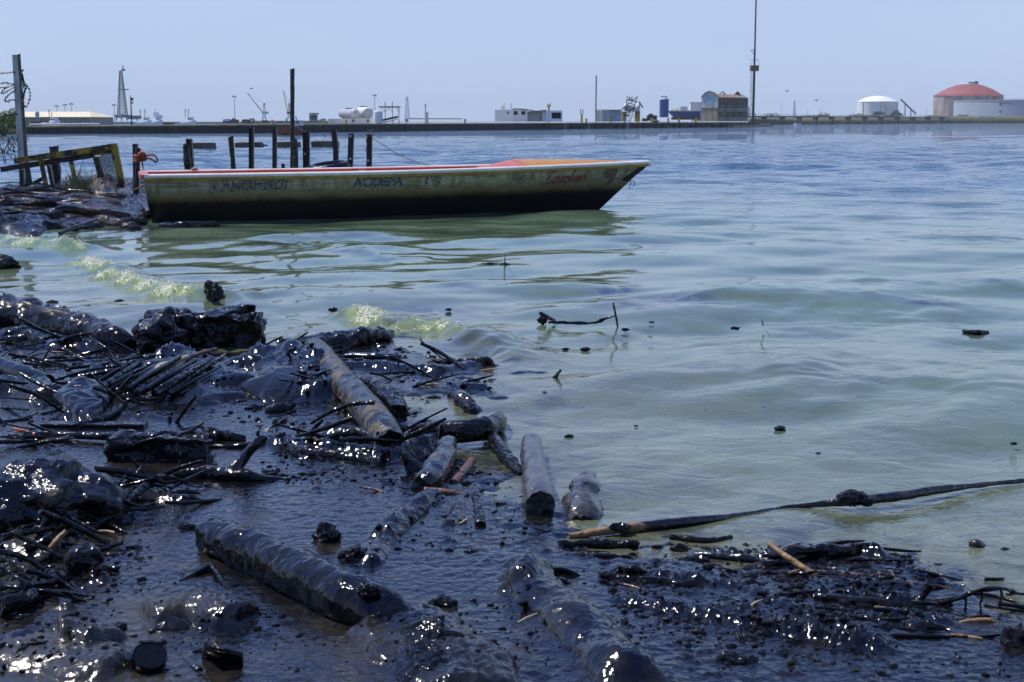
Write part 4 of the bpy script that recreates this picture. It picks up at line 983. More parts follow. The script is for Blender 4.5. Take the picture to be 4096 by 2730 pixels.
# bank
D1 = 1000
def shore_strip(name, P, zt_, m, lb, dep):
    """P: list of source px waterline points; a low embankment behind it"""
    Q = [S(x, y)[:2] for x, y in P]; V = []; n = len(Q)
    for i, q_ in enumerate(Q):
        hz = zt_[i]; V += [(q_[0], q_[1], -.4), (q_[0], q_[1]+.6, hz*.55), (q_[0]*(1+dep*.25/q_[1]), q_[1]+dep*.25, hz), (q_[0]*(1+dep/q_[1]), q_[1]+dep, hz*1.05)]
    Fc = [(i*4+j, (i+1)*4+j, (i+1)*4+j+1, i*4+j+1) for i in range(n-1) for j in range(3)]
    return obj(name, V, Fc, m, label=lb, kind='structure')
shore_strip('far_shore', [(3000, 501), (3180, 498.8), (3350, 497.2), (3560, 496), (3800, 494.8), (4150, 493.8), (4700, 493)], [2.7, 2.8, 3.1, 3.5, 4.0, 4.4, 4.6], M_BANK, 'low grassy far shore across the lake', 300)
for k, (x0, x1, yt, yb, D) in enumerate([(x_[0], x_[1], x_[2], x_[3], x_[4]+60) for x_ in [(3020, 3140, 450, 492, 560), (3120, 3230, 458, 492, 600), (3215, 3330, 452, 490, 640), (3270, 3320, 447, 470, 650), (3395, 3470, 453, 478, 700), (3440, 3560, 460, 480, 760), (3492, 3545, 443, 468, 800), (3570, 3605, 436, 470, 820), (3585, 3620, 450, 470, 830), (3545, 3580, 455, 472, 820), (3830, 3890, 457, 468, 850), (3700, 3790, 461, 470, 850)]]):
    lbs = ['broad green thicket behind the left end of the trestle bridge', 'low green scrub behind the second trestle piers', 'rounded dark green scrub behind the trestle bridge', 'small treetop poking above the trestle bridge deck', 'dark bush just left of the white domed tank', 'low scrub in front of the white domed tank',
           'round tree before the left part of the white tank', 'tall narrow tree before the right part of the white tank', 'small bush right of the tall narrow tree', 'small bush left of the tall narrow tree', 'green bush before the white wide tank', 'flat scrub before the red domed tank'][k]
    tree(x0, x1, yt, yb, D, lbs, 420, cat='tree' if 'tree' in lbs else 'shrub', seed=k+20, nm='tree' if 'tree' in lbs else 'shrub')
# trestle bridge
D = 400; t = thing('trestle_bridge', (xt(3300, 420), 420, 0), 'long low concrete trestle bridge on piers across the water', 'bridge')
P0, P1 = W(3018, 467, 470), W(3780, 470, 735)
def br(f): return P0+(P1-P0)*f
mb = MB(); mb.beam(P0, P1, 4.5, .45); mb.build('deck', m_conc('bridge_concrete', (.22, .20, .17), .4, .5), t)
mb = MB(); mb.beam(P0+(0, -2.3, .55), P1+(0, -2.3, .8), .12, .14); mb.build('pipe', M_GREYP, t)
f_ = []
for sx in (3055, 3128, 3196, 3262, 3326, 3392, 3458, 3522, 3588, 3650, 3712, 3765):
    lo, hi = 0., 1.
    for _ in range(30):
        mid = (lo+hi)/2; q_ = br(mid); px = 2048+F*q_[0]/(q_[1]*_cp+CAMH*_sp)
        if px < sx: lo = mid
        else: hi = mid
    f_.append(lo)
M_PIER = m_conc('pier_concrete', (.34, .31, .26), .4, .5)
for f in f_:
    q_ = br(f); s_ = q_[1]/F; mb = MB(); w = 8*s_
    mb.box(q_[0]-w, q_[0]+w, q_[1]-1.8, q_[1]+1.8, q_[2]-.225-6*s_, q_[2]-.23); mb.build('pier_cap', M_PIER, t)
    mb = MB(); 
    for dx in (-.62, .62): mb.box(q_[0]+dx*w-w*.25, q_[0]+dx*w+w*.25, q_[1]-.5, q_[1]+.5, -1, q_[2]-.232-6*s_)
    mb.build('pier', M_PIER, t)
# white domed tank
def dome_tank(sx0, sx1, eave, apex, base, D, mw, mr, lb, seg=48, ribs=0, wall_parts=True):
    cx = (sx0+sx1)/2; s_ = D/F; r = (sx1-sx0)/2*s_; t = thing('storage_tank', (xt(cx, D), D+r, 0), lb, 'storage tank')
    c = (xt(cx, D), D+r, 0); ze_, za__ = zt(eave, D), zt(apex, D+r)
    mb = MB(); mb.lathe(c, [(r, 0.), (r, ze_)], seg); mb.build('wall', mw, t, smooth=True)
    mb = MB(); pr_ = [(r*1.012, ze_-.1), (r*1.012, ze_+.15)]+[(r*math.cos(a)*1.0, ze_+(za__-ze_)*math.sin(a)) for a in np.linspace(.08, PI/2-.02, 9)]
    rs = [(r*q_, ze_+.15+(za__-ze_)*(1-q_**2)) for q_ in np.linspace(1, .02, 10)]; mb.lathe(c, pr_[:2]+rs, seg); mb.build('dome_roof', mr, t, smooth=True)
    return t, c, r, ze_, za__, s_
t, c, r, ze_, za__, s_ = dome_tank(3449, 3606, 407, 385, 464, 900, M_WHITEB, M_WHITEB, 'white storage tank with shallow domed roof on the far shore')
mb = MB(); [mb.cyl((c[0]+math.cos(a)*r*.15, c[1]+math.sin(a)*r*.15, za__-.5), (c[0]+math.cos(a)*r*.15, c[1]+math.sin(a)*r*.15, za__+4*s_), .3*s_*1.5, None, 5) for a in np.linspace(0, 2*PI, 9)[:-1]]; mb.build('top_railing', M_GREYP, t)
for dx in (-8, 12, -68, 74): mb = MB(); xx = c[0]+dx*s_; yy = c[1]-math.sqrt(max(r*r-(dx*s_)**2, 0))-.3; mb.box(xx-.7*s_, xx+.7*s_, yy-.2, yy+.1, 0, ze_); mb.build('riser_pipe', M_GREYP, t)
mb = MB(); fl(mb, 3603, 399, 3664, 458, 895, 4.); fl(mb, 3603, 394, 3664, 453, 895, 1); mb.build('stair', M_DARK, t)
for x0, y0 in ((3620, 416), (3643, 440)): mb = MB(); fl(mb, x0, y0, x0, 466, 895, 3); mb.build('stair_leg', M_DARK, t)
t, c, r, ze_, za__, s_ = dome_tank(3777, 4047, 384, 336, 459, 1000, M_TANKC, M_REDP, 'big concrete storage tank with a faded red domed roof')
mb = MB(); 
for k in range(60):
    A = k*2*PI/60; mb.cyl((c[0]+math.cos(A)*r*1.005, c[1]+math.sin(A)*r*1.005, ze_), (c[0]+math.cos(A)*r*1.005, c[1]+math.sin(A)*r*1.005, ze_+5*s_), .35*s_, None, 4)
mb.lathe(c, [(r*1.006, ze_+4.4*s_), (r*1.006, ze_+5.2*s_)], 60); mb.build('rim_railing', M_RUST, t)
mb = MB(); mb.lathe(c, [(r*.26, za__-2.4*s_), (r*.26, za__+1.2*s_), (r*.1, za__+2*s_)], 24); mb.build('crown_ring', M_WHITE, t, smooth=True)
rp = random.Random(4); mb = MB()
for k in range(9): x0 = c[0]+(-6+k*4.2)*s_; mb.box(x0-1.2*s_, x0+1.2*s_, c[1]-r*.2, c[1]-r*.1, za__, za__+rp.uniform(5, 10)*s_)
mb.build('roof_valves', M_DARK, t)
t = thing('storage_tank', (xt(4200, 900), 900, 0), 'very wide white storage tank in front of the red domed one', 'storage tank')
s_ = 900/F; r = 330*s_; c = (xt(3884, 900)+r, 900+r*.55, 0); mb = MB(); ze_ = zt(403, 900)
mb.lathe(c, [(r, 0), (r, ze_)], 64); mb.build('wall', m_simple('pale_grey_blue_paint', (.43, .49, .56), .5, var=.06, scale=.05), t, smooth=True)
mb = MB(); mb.lathe(c, [(r*1.004, ze_-.3), (r*1.004, ze_+2*s_), (r*.98, ze_+2.2*s_), (.1, ze_+6*s_)], 64); mb.build('roof', M_GREYP, t)
mb = MB(); mb.lathe(c, [(r*1.006, ze_+4*s_), (r*1.006, ze_+5*s_)], 64); mb.build('rim_railing', M_RUST, t)
TXT = {}
def text_mesh(name, body, size, fn, mat, parent, shear=0., off=0., spacing=1., res=3):
    cu = bpy.data.curves.new(name, 'FONT'); cu.body = body; cu.size = size; cu.shear = shear; cu.offset = off; cu.space_character = spacing; cu.resolution_u = res; cu.fill_mode = 'FRONT' if hasattr(cu, 'fill_mode') else cu.fill_mode
    tmp = bpy.data.objects.new('tmp', cu); COL.objects.link(tmp); dg = bpy.context.evaluated_depsgraph_get()
    me = bpy.data.meshes.new_from_object(tmp.evaluated_get(dg)); bpy.data.objects.remove(tmp)
    V = np.array([v.co[:] for v in me.vertices]); Fc = [list(p.vertices) for p in me.polygons]
    V = np.array([fn(x, y) for x, y, _ in V]); return obj(name, V, Fc, mat, parent, smooth=False)
def on_tank(sx, sy):
    """place on the wide tank's wall, metres from a start angle"""
    def f(x, y):
        a = W(sx+x/s_, sy, 900); xx = a[0]; yy = c[1]-math.sqrt(r*r-(xx-c[0])**2); return (xx, yy-.25, zt(sy, 900)+y)
    return f
M_NAVY = m_simple('navy_lettering', (.03, .04, .08), .6)
text_mesh('lettering', 'PDVSA', 10*s_, on_tank(3992, 421), M_NAVY, t)
mb = MB(); V = [on_tank(3984, 417)(math.cos(a)*4.2*s_, math.sin(a)*4.2*s_) for a in np.linspace(0, 2*PI, 17)[:-1]]; mb.add(V, [tuple(range(16))]); mb.build('round_logo', M_NAVY, t)
mb = MB(); fbox(mb, 3996, 4010, 442, 454, 860, .3); tt = mb.build('notice_board', M_LBLUE, None, label='small pale blue board before the wide white tank', cat='board')
mb = MB(); fbox(mb, 4080, 4096, 417, 424, 899, .1)
for k, (sx, yt, D) in enumerate([(3126, 418, 900), (3230, 440, 1000), (3284, 436, 1000), (3660, 430, 1000), (3706, 428, 1000), (3683, 448, 1000)]):
    post('pole', sx, yt, 480, 1.5, D, M_GREYP, 'thin distant pole on the skyline '+['left of the distant pylon', 'right of the distant pylon', 'midway between pylon and white tank', 'at the stair of the white tank', 'farthest right before the red dome', 'short one between two taller poles'][k], 'pole', 'thin poles on the skyline', 5)
lattice('pylon', 3176, 404, 478, 3, 11, 1100, M_GREYP, 'pale distant lattice pylon above the trestle bridge', 'pylon', 8, .7)
# small craft on the right
D = 480; t = thing('speedboat', (xt(3190, D), D, 0), 'tiny white boat with wake in front of the trestle bridge', 'boat'); 
mb = MB(); a, b, z1, z0 = frm(3178, 3205, 494, 499, D); mb.add([(a, D-.8, z1), (b+.5, D, z1+.1), (a, D+.8, z1), (a, D-.6, -.1), (b-.6, D, -.1), (a, D+.6, -.1)], [(0,1,2),(0,3,4,1),(1,4,5,2),(0,2,5,3)]); mb.build('hull', M_WHITEB, t)
mb = MB(); fbox(mb, 3206, 3212, 491, 498, D, .5); mb.build('outboard', M_DARK, t)
D = 800; t = thing('moored_boat', (xt(3872, D), D, 0), 'small dark boat with white cabin at the far right shore', 'boat')
mb = MB(); a, b, z1, z0 = frm(3860, 3895, 480, 486, D); mb.add([(a, D-1.5, z1), (b+1, D, z1+.3), (a, D+1.5, z1), (a+.5, D-1, -.1), (b-1, D, -.1), (a+.5, D+1, -.1)], [(0,1,2),(0,3,4,1),(1,4,5,2),(0,2,5,3)]); mb.build('hull', M_DARK, t)
mb = MB(); fbox(mb, 3862, 3884, 470, 479.8, D-.5, 1); mb.build('cabin', M_WHITE, t)
mb = MB(); fbox(mb, 3915, 3975, 468, 471, 760, 3); [fbox(mb, x_, x_+3, 471.2, 480, 761, 1) for x_ in (3918, 3970)]; mb.build('pier_slab', M_GREYP, None, label='pale low slab pier on the far right shore', cat='pier')
for k, (sx, sy, D, w) in enumerate([(3148, 366, 120, .5), (3265, 403, 120, .5), (3683, 417, 200, .9), (1005, 356, 120, .6)]):
    a = W(sx, sy, D); mb = MB(); V = [(-.12, 0, 0), (.14, 0, .02), (0, .03, -.04), (-w/2, .1, .14), (w/2, .1, .16), (-w/4, 0, .09), (w/4, 0, .1), (.0, .12, .03)]
    V = np.array(V)+a; mb.add(V, [(0,2,1),(0,1,7),(0,7,5),(5,7,3),(1,6,7),(6,4,7),(0,2,7)]); mb.build('flying_bird', M_WHITE if k == 2 else M_DARK, None, label='tiny white bird flying near the white domed tank' if k == 2 else ['tiny dark bird right of the radio mast', 'tiny dark bird between radio mast and white tank', '', 'tiny dark bird above the left harbour crane'][k], cat='bird', group=None if k == 2 else 'dark birds in the sky')
# shore end on the far left with bushes
shore_strip('left_shore', [(-900, 556), (-300, 548), (0, 540), (60, 538), (115, 537)], [1.2, 1.1, 1.0, .9, .7], M_BANK, 'overgrown shore at the left end of the jetty', 30)
D = 140
tree(-90, 74, 432, 540, D, 'bright green leafy bush at the left edge behind the fence post', 9000, M_LEAFN, 3., 'bush', 77, nm='bush')
tree(-20, 60, 425, 500, D+1, 'taller pale green sprig of bush rising behind the leafy bush', 2500, M_LEAFN, 2., 'bush', 78, nm='bush')
tree(60, 105, 480, 538, D+2, 'small dry bush at the left end of the jetty', 420, M_LEAF, 1., 'bush', 79, nm='bush')
# concrete blocks in the water
for k, (x0, x1, yt, yb) in enumerate([(737, 853, 571, 604), (938, 1046, 569, 595), (1104, 1197, 567, 595), (1243, 1354, 564, 595)]):
    p = S((x0+x1)/2, yb); D = p[1]; mb = MB(); a, b, z1, z0 = frm(x0, x1, yt, yb, D); 
    V = [(a, D, z1-.05), (b-.12, D-.05, z1), (b, D, -.3), (a+.05, D, -.3), (a+.1, D+1.1, z1), (b-.1, D+1.1, z1-.03), (b, D+1.1, -.3), (a, D+1.1, -.3)]
    mb.add(V, [(3,2,1,0),(4,5,6,7),(0,1,5,4),(1,2,6,5),(0,4,7,3)])
    mb.build('concrete_block', m_conc('mossy_block', (.16, .13, .09), .6, 2.) if k == 0 else bpy.data.materials['mossy_block'], None, label=['leftmost flat concrete block in the water behind the twin posts', 'second flat concrete block in the water right of the leaning post', 'third flat concrete block behind the tall black post', 'rightmost flat concrete block in the water behind the bent post'][k], cat='concrete block', group='concrete blocks standing in the water')
# ------------------------------------------------------------------ the moored boat
def m_hull():
    m = Mat('stained_hull_paint'); p = m.objco(); xyz = m.sep(p); z = xyz[2]
    n1 = m.noise(2.2, 5, .65, p); n2 = m.noise(14, 4, .7, p); st = m.noise(9, 4, .65, m.scaled(p, (1, 1, .16))); hz = m.noise(10, 4, .7, m.scaled(p, (.12, 1, 2)))
    zz = m.math('ADD', z, m.math('MULTIPLY', m.math('SUBTRACT', n1, .5), .14)); zz = m.math('ADD', zz, m.math('MULTIPLY', m.math('SUBTRACT', n2, .5), .07))
    zz = m.math('SUBTRACT', zz, m.math('MULTIPLY', xyz[0], .010))
    base = m.ramp(zz, [(.0, (.006, .006, .006)), (.235, (.008, .007, .006)), (.27, (.045, .030, .012)), (.32, (.16, .11, .04)), (.39, (.29, .24, .12)), (.50, (.52, .47, .31)), (1., (.62, .58, .44))])
    up_ = m.ramp(zz, [(.30, 0.), (.42, 1.)]); base = m.mix(m.math('MULTIPLY', up_, m.ramp(st, [(.40, 0.), (.62, .75)])), base, (.19, .145, .065))
    base = m.mix(m.math('MULTIPLY', up_, m.ramp(hz, [(.48, 0.), (.64, .75)])), base, (.17, .13, .065))
    base = m.mix(m.ramp(m.noise(7, 3, .6, p), [(.66, 0.), (.72, .95)]), base, (.02, .015, .01))
    base = m.mix(m.ramp(m.noise(40, 3, .6, p), [(.68, 0.), (.74, .8)]), base, (.03, .022, .012))
    # bare patch at the stem
    xx = m.math('SUBTRACT', xyz[0], m.math('MULTIPLY', z, 1.35)); 
    pk = m.math('ADD', xx, m.math('MULTIPLY', n2, .30)); pk = m.math('GREATER_THAN', pk, m.attr('stem'))
    r = m.ramp(zz, [(.0, .28), (.25, .55), (.42, .5)])
    m.set(col=base, rough=r, spec=.30, normal=m.bump(n2, .25, .01)); return m.m
M_HULL = m_hull()
def m_wear(name, col, col2, dirt=(.05, .035, .02), rough=.45, sc=3., amt=.62):
    m = Mat(name); p = m.objco(); c = m.mix(m.ramp(m.noise(sc, 5, .65, p), [(.42, 0.), (.62, 1.)]), col, col2)
    c = m.mix(m.ramp(m.noise(sc*5, 5, .7, p), [(amt, 0.), (amt+.08, .85)]), c, dirt); m.set(col=c, rough=rough, normal=m.bump(m.noise(sc*8, 3, .6, p), .2, .01)); return m.m
M_ORANGE = m_wear('orange_red_interior', (.58, .12, .03), (.48, .085, .03), (.16, .05, .03))
M_PINK = m_wear('faded_pink_red_paint', (.55, .17, .14), (.50, .10, .07), (.3, .12, .1))
M_DECK = m_wear('ochre_foredeck', (.55, .27, .06), (.52, .23, .05), (.32, .14, .05), amt=.68)
M_GUN = m_wear('white_gunwale', (.85, .82, .74), (.78, .70, .56), (.25, .15, .06), amt=.70)
M_GUNY = m_wear('yellow_rubbing_strake', (.55, .32, .05), (.38, .22, .05), (.05, .03, .01), amt=.58)
Sc = S(622, 884); Bw = S(2395, 842)
Hd = (Bw-Sc)[:2]; Lw = np.linalg.norm(Hd); 
nrm = np.array((-Hd[1], Hd[0]))/Lw                      # away from the camera
# the near bottom edge runs parallel to the centre line; the stem is on the centre line
cs = Sc[:2]+nrm*.62; hd = (Bw[:2]-cs); Lw = np.linalg.norm(hd); hd /= Lw; nrm = np.array((-hd[1], hd[0]))
tip_target = S(2626, 638, .86); Lt = float((tip_target[:2]-cs) @ hd)
boat = thing('moored_boat', (cs[0], cs[1], 0), 'long narrow weathered open boat with orange interior and Carolina lettering moored by the shore', 'boat')
boat.rotation_euler = (0, 0, math.atan2(hd[1], hd[0])); ORG[boat.name] = np.zeros(3)
def bg(u): return (.80+.10*math.sin(PI*min(u/.9, 1.)))*(1-max(0, (u-.30)/.70)**2.3)
def bw_(u): return (.66+.10*math.sin(PI*min(u/.9, 1.)))*(1-max(0, (u-.22)/.78)**1.9)
def zg(u): return .655+.05*u+.145*max(0, u-.35)**1.6
def xlen(u, z): h = np.clip(z/zg(1.), -.3, 1.1); return -.11*h*(1-u) + u*(Lw+(Lt-Lw)*h)
def hull_pt(u, v, side):
    """v 0 keel .. 1 sheer"""
    G_ = zg(u); pts = [(0, -.22), (bw_(u)*.55, -.20), (bw_(u)*.93, -.08), (bw_(u)*1.0, .06), (bw_(u)+(bg(u)-bw_(u))*.55, .06+(G_-.06)*.45), (bg(u)*.985, .06+(G_-.06)*.8), (bg(u), G_)]
    f = v*(len(pts)-1); i = min(int(f), len(pts)-2); t = f-i; b = pts[i][0]*(1-t)+pts[i+1][0]*t; z = pts[i][1]*(1-t)+pts[i+1][1]*t
    return (xlen(u, z), side*b, z)
def side_b(x, z):
    """half breadth of the outer skin at length x, height z"""
    lo, hi = 0., 1.
    for _ in range(40):
        m_ = (lo+hi)/2
        if xlen(m_, z) < x: lo = m_
        else: hi = m_
    u = lo; G_ = zg(u); z0, z1, z2, z3 = .06, .06+(G_-.06)*.45, .06+(G_-.06)*.8, G_
    b0, b1, b2, b3 = bw_(u), bw_(u)+(bg(u)-bw_(u))*.55, bg(u)*.985, bg(u)
    return float(np.interp(z, [z0, z1, z2, z3], [b0, b1, b2, b3]))
NU, NV = 60, 18
V = []; 
us = np.linspace(0, 1, NU)**.9
for u in us:
    for k in range(-NV, NV+1): V.append(hull_pt(u, abs(k)/NV, -1 if k < 0 else 1))
V = np.array(V); w_ = 2*NV+1
Fc = [(i*w_+j, (i+1)*w_+j, (i+1)*w_+j+1, i*w_+j+1) for i in range(NU-1) for j in range(w_-1)] + [tuple(range(w_))]
hull = obj('hull', V, Fc, M_HULL, boat)
# transom top filler plank is pink; inner skin
ins_ = .035
def inner(u, v, side):
    x, y, z = hull_pt(min(u, .985), v, side); b = max(abs(y)-ins_, .001); return (x+(.05 if u < .01 else 0), side*b, max(z, .12) if v < .9 else z+.0)
us2 = np.linspace(.006, .80, 44); V = []
for u in us2:
    for k in range(-NV, NV+1): V.append(inner(u, abs(k)/NV, -1 if k < 0 else 1))
Fc = [(i*w_+j, i*w_+j+1, (i+1)*w_+j+1, (i+1)*w_+j) for i in range(43) for j in range(w_-1)] + [tuple(reversed(range(w_)))]
obj('inner_lining', V, Fc, M_ORANGE, boat)
# gunwale: a band with a top, outer lip; pink inner edge
for nm, side in (('gunwale', -1), ('gunwale', 1)):
    V = []; 
    uu = np.linspace(0, 1, 70)
    for u in uu:
        x, y, z = hull_pt(u, 1., side); b = abs(y); o_ = .035; i_ = .30
        V += [(x, side*max(b+q_[0], 0), z+q_[1]) for q_ in ((.030, -.012), (.042, .006), (.040, .026), (.024, .046), (-.004, .054), (-.032, .046), (-.040, .02), (-.036, -.01))]
    Fc = [(i*8+j, i*8+(j+1) % 8, (i+1)*8+(j+1) % 8, (i+1)*8+j) for i in range(69) for j in range(8)] + [tuple(range(8))]
    if side > 0: Fc = [tuple(reversed(f)) for f in Fc]
    obj(nm, V, Fc, M_GUN, boat, smooth=True)
    V = []
    for u in uu:
        x, y, z = hull_pt(u, 1., side); b = abs(y)
        V += [(x, side*(b+.005), z-.05), (x, side*(b+.030), z-.046), (x, side*(b+.038), z-.0125), (x, side*(b+.005), z-.0125)]
    Fc = [(i*4+j, i*4+(j+1) % 4, (i+1)*4+(j+1) % 4, (i+1)*4+j) for i in range(69) for j in range(4)] + [(0,1,2,3)]
    obj('rubbing_strake', V, Fc, M_GUNY, boat, smooth=False)
    V = []; uu3 = np.linspace(0, .80, 50)
    for u in uu3:
        x, y, z = hull_pt(u, 1., side); b = abs(y)
        V += [(x, side*(b-.045), z+.040), (x, side*(b-.085), z+.030), (x, side*(b-.085), z-.01), (x, side*(b-.045), z-.01)]
    Fc = [(i*4+j, i*4+(j+1) % 4, (i+1)*4+(j+1) % 4, (i+1)*4+j) for i in range(49) for j in range(4)] + [(0,1,2,3), (196,197,198,199)]
    obj('inner_rail', V, Fc, M_ORANGE if side < 0 else M_PINK, boat, smooth=False)
tx = tip = hull_pt(1., 1., 1); mb = MB(); mb.cyl((tip[0]-.10, 0, tip[2]-.02), (tip[0]+.045, 0, tip[2]-.005), .045, .030, 12); mb.build('bow_cap', M_GUN, boat, smooth=True)
# transom plank
b0 = bg(0); mb = MB(); mb.box(-.15, -.02, -b0-.03, b0+.03, zg(0)-.03, zg(0)+.045); mb.build('transom_cap', M_PINK, boat)
# foredeck with crown
V = []; uu = np.linspace(.735, 1., 26); nv = 13
for i, u in enumerate(uu):
    x, y, z = hull_pt(u, 1., 1); b = max(abs(y)-.012, 0)
    cr = .115*math.sin(PI*min(1, (1-u)/.30)*.5)
    for j in range(nv):
        v = -1+2*j/(nv-1); xx = x + (-.16*(1-v*v) if i == 0 else 0)
        V.append((xx, v*b, z+.030+cr*(1-v*v)))
Fc = [(i*nv+j, i*nv+j+1, (i+1)*nv+j+1, (i+1)*nv+j) for i in range(25) for j in range(nv-1)]
Fc = [tuple(reversed(f)) for f in Fc]
obj('foredeck', V, Fc, M_DECK, boat)
# curved pink coaming in front of the deck
V = []; uu = np.linspace(.665, .745, 10)
for i, u in enumerate(uu):
    x, y, z = hull_pt(u, 1., 1); b = abs(y)-.012; f = i/9; cr = .125*f**.6
    for j in range(nv):
        v = -1+2*j/(nv-1); V.append((x-.16*(1-v*v), v*b, z+.026+cr*(1-v*v)-.05*(1-f)*(1-v*v)))
Fc = [tuple(reversed((i*nv+j, i*nv+j+1, (i+1)*nv+j+1, (i+1)*nv+j))) for i in range(9) for j in range(nv-1)]
Fc += [(j+1, j, len(V)+j, len(V)+j+1) for j in range(nv-1)]; V += [(V[j][0]+.02, V[j][1]*.70, .35) for j in range(nv)]
obj('coaming', V, Fc, M_PINK, boat)
for k, u in enumerate((.12, .36, .56)):
    x, y, z = hull_pt(u, 1., 1); b = abs(y)-.06; mb = MB(); mb.box(x-.14, x+.14, -b, b, z-.20, z-.165); mb.build('thwart', M_ORANGE, boat)
x, y, z = hull_pt(.405, 1., -1); mb = MB(); mb.beam((x-.10, -abs(y)+.02, z+.055), (x+.02, -abs(y)+.10, z+.05), .02, .03); mb.build('cleat', M_GREYP, boat)
x, y, z = hull_pt(.10, 1., 1); mb = MB(); V, Fc = lump((x, abs(y), z+.05), .06, .04, .045, .3, 2, 3, 2); obj('cleat', V, Fc, M_TANKC, boat)
# dark scar at the stem, with a ring of cord
V = []; 
def hp(x, z, off=.006): return (x, -side_b(x, z)-off, z)
def on_side(x, z, off=.008): return (x, -side_b(x, z)-off, z)
def src_to_hull(sx, sy):
    """photo pixel -> boat-local (x, z) on the near side (search)"""
    cz, szn = math.cos(boat.rotation_euler[2]), math.sin(boat.rotation_euler[2])
    d = ray(sx, sy); best = None
    z = .4; D = 22.
    for _ in range(30):
        t = D/d[1]; w = np.array((d[0]*t, D)); z = CAMH+d[2]*t; l = w-cs; x = float(l @ hd); y = float(l @ nrm)
        tgt = -side_b(min(max(x, .0), Lt-.02), min(max(z, .07), .85)); D += (tgt-y)/nrm[1]*.9 if abs(nrm[1]) > .1 else 0
    return x, z
def hull_poly(name, pts, mat, off=.007):
    q = [on_side(*src_to_hull(*p_), off=off) for p_ in pts]
    c = np.mean(q, axis=0); c = tuple(on_side(c[0], c[2], off)); return obj(name, q+[c], [(i, (i+1) % len(q), len(q)) for i in range(len(q))], mat, boat, smooth=False)
hull_poly('bare_wood_patch', [(2483, 720), (2505, 705), (2545, 678), (2570, 660), (2600, 650), (2590, 662), (2575, 678), (2545, 700), (2530, 714), (2512, 728), (2495, 724)], m_simple('bare_dark_wood', (.035, .025, .012), .8, var=.6, scale=14))
V, Fc = tube([(*on_side(*src_to_hull(2518, 722), off=.01), .006), (*on_side(*src_to_hull(2520, 733), off=.05), .006), (*on_side(*src_to_hull(2516, 748), off=.05), .005), (*on_side(*src_to_hull(2514, 758), off=.04), .004)], 6, 10); obj('bow_cord', V, Fc, M_DARK, boat)
V, Fc = tube([(*on_side(*src_to_hull(2521, 724), off=.01), .007), (*on_side(*src_to_hull(2532, 726), off=.06), .007), (*on_side(*src_to_hull(2533, 738), off=.06), .007), (*on_side(*src_to_hull(2526, 746), off=.05), .006)], 6, 10); obj('bow_cord', V, Fc, M_DARK, boat)
def m_print(name, col, cut=.5, sc=30.):
    m = Mat(name); p = m.objco(); n = m.noise(sc, 4, .75, p)
    m.set(col=m.mix(m.ramp(n, [(cut-.05, 0.), (cut+.05, 1.)]), tuple(col), (.42, .39, .29)), rough=.55); return m.m
M_PBL = m_print('faded_blue_print', (.035, .065, .10), .56); M_PRD = m_print('faded_red_print', (.36, .075, .035), .50); M_PRD2 = m_print('red_script_paint', (.30, .07, .03), .60, 20); M_PBL2 = m_print('blue_outline_paint', (.07, .12, .17), .58, 20)
def hull_text(body, sx, sy, size, m, name, shear=0., off=0., lift=.008, spacing=1., slope=.0, sxx=1.):
    x0, z0 = src_to_hull(sx, sy)
    return text_mesh(name, body, size, lambda x, y: on_side(x0+x*sxx, z0+y+x*slope, lift), m, hull, shear, off, spacing)
# script name: hand shaped strokes
def strokes(name, P, sx, sy, sc, m, w, lift):
    x0, z0 = src_to_hull(sx, sy); V = []; Fc = []
    for s_ in P:
        q = catmull(np.array(s_, float), max(8, len(s_)*4)); T = np.gradient(q, axis=0); T /= np.linalg.norm(T, axis=1)[:, None]+1e-9
        k = len(V); 
        for i, (a_, t_) in enumerate(zip(q, T)):
            ww = w*(.65+.5*abs(t_[1])); n_ = np.array((-t_[1], t_[0]))
            for sg in (-1, 1): c_ = (a_+n_*sg*ww/sc/2)*sc; V.append(on_side(x0+c_[0], z0+c_[1]+c_[0]*.03, lift))
        Fc += [(k+2*i, k+2*i+1, k+2*i+3, k+2*i+2) for i in range(len(q)-1)]
    return obj(name, V, Fc, m, hull, smooth=False)
CAR = [[(1.15, 2.0), (1.35, 2.45), (1.05, 2.55), (.55, 1.8), (.1, .6), (.15, .0), (.6, .05), (.95, .45)],
       [(2.15, 1.0), (1.75, 1.2), (1.35, .7), (1.4, .1), (1.75, .05), (2.15, .7), (2.25, 1.1), (2.15, .3), (2.45, .1)],
       [(2.75, 1.1), (2.8, .8), (2.75, .05)], [(2.8, .7), (3.05, 1.1), (3.35, 1.05)],
       [(3.75, 1.1), (3.45, .8), (3.45, .2), (3.8, .0), (4.1, .4), (4.05, .95), (3.75, 1.1)],
       [(4.5, 1.5), (4.85, 2.1), (4.8, 2.3), (4.55, 1.6), (4.4, .3), (4.65, .0)], [(5.05, 1.1), (4.95, .3), (5.1, .0)], [(5.17, 1.42), (5.2, 1.5)],
       [(5.55, 1.1), (5.45, .0)], [(5.5, .6), (5.8, 1.1), (6.0, .9), (5.9, .1), (6.05, .0)],
       [(6.95, 1.0), (6.6, 1.15), (6.3, .7), (6.3, .1), (6.65, .05), (7.0, .7), (7.05, 1.05), (7.0, .2), (7.25, .1)]]
CAR = [[(x*1.12+y*.30, y) for x, y in s_] for s_ in CAR]
strokes('lettering_outline', CAR, 2176, 739, .092, M_PBL2, .022, .009); strokes('lettering', CAR, 2180, 735, .092, M_PRD2, .024, .012)
NINE = [[(1.5, 2.6), (1.0, 3.0), (.4, 2.6), (.3, 1.9), (.8, 1.6), (1.4, 2.0), (1.6, 2.7), (1.5, 1.6), (1.1, .6), (.6, .0)]]
NINE = [[(x+y*.15, y) for x, y in s_] for s_ in NINE]
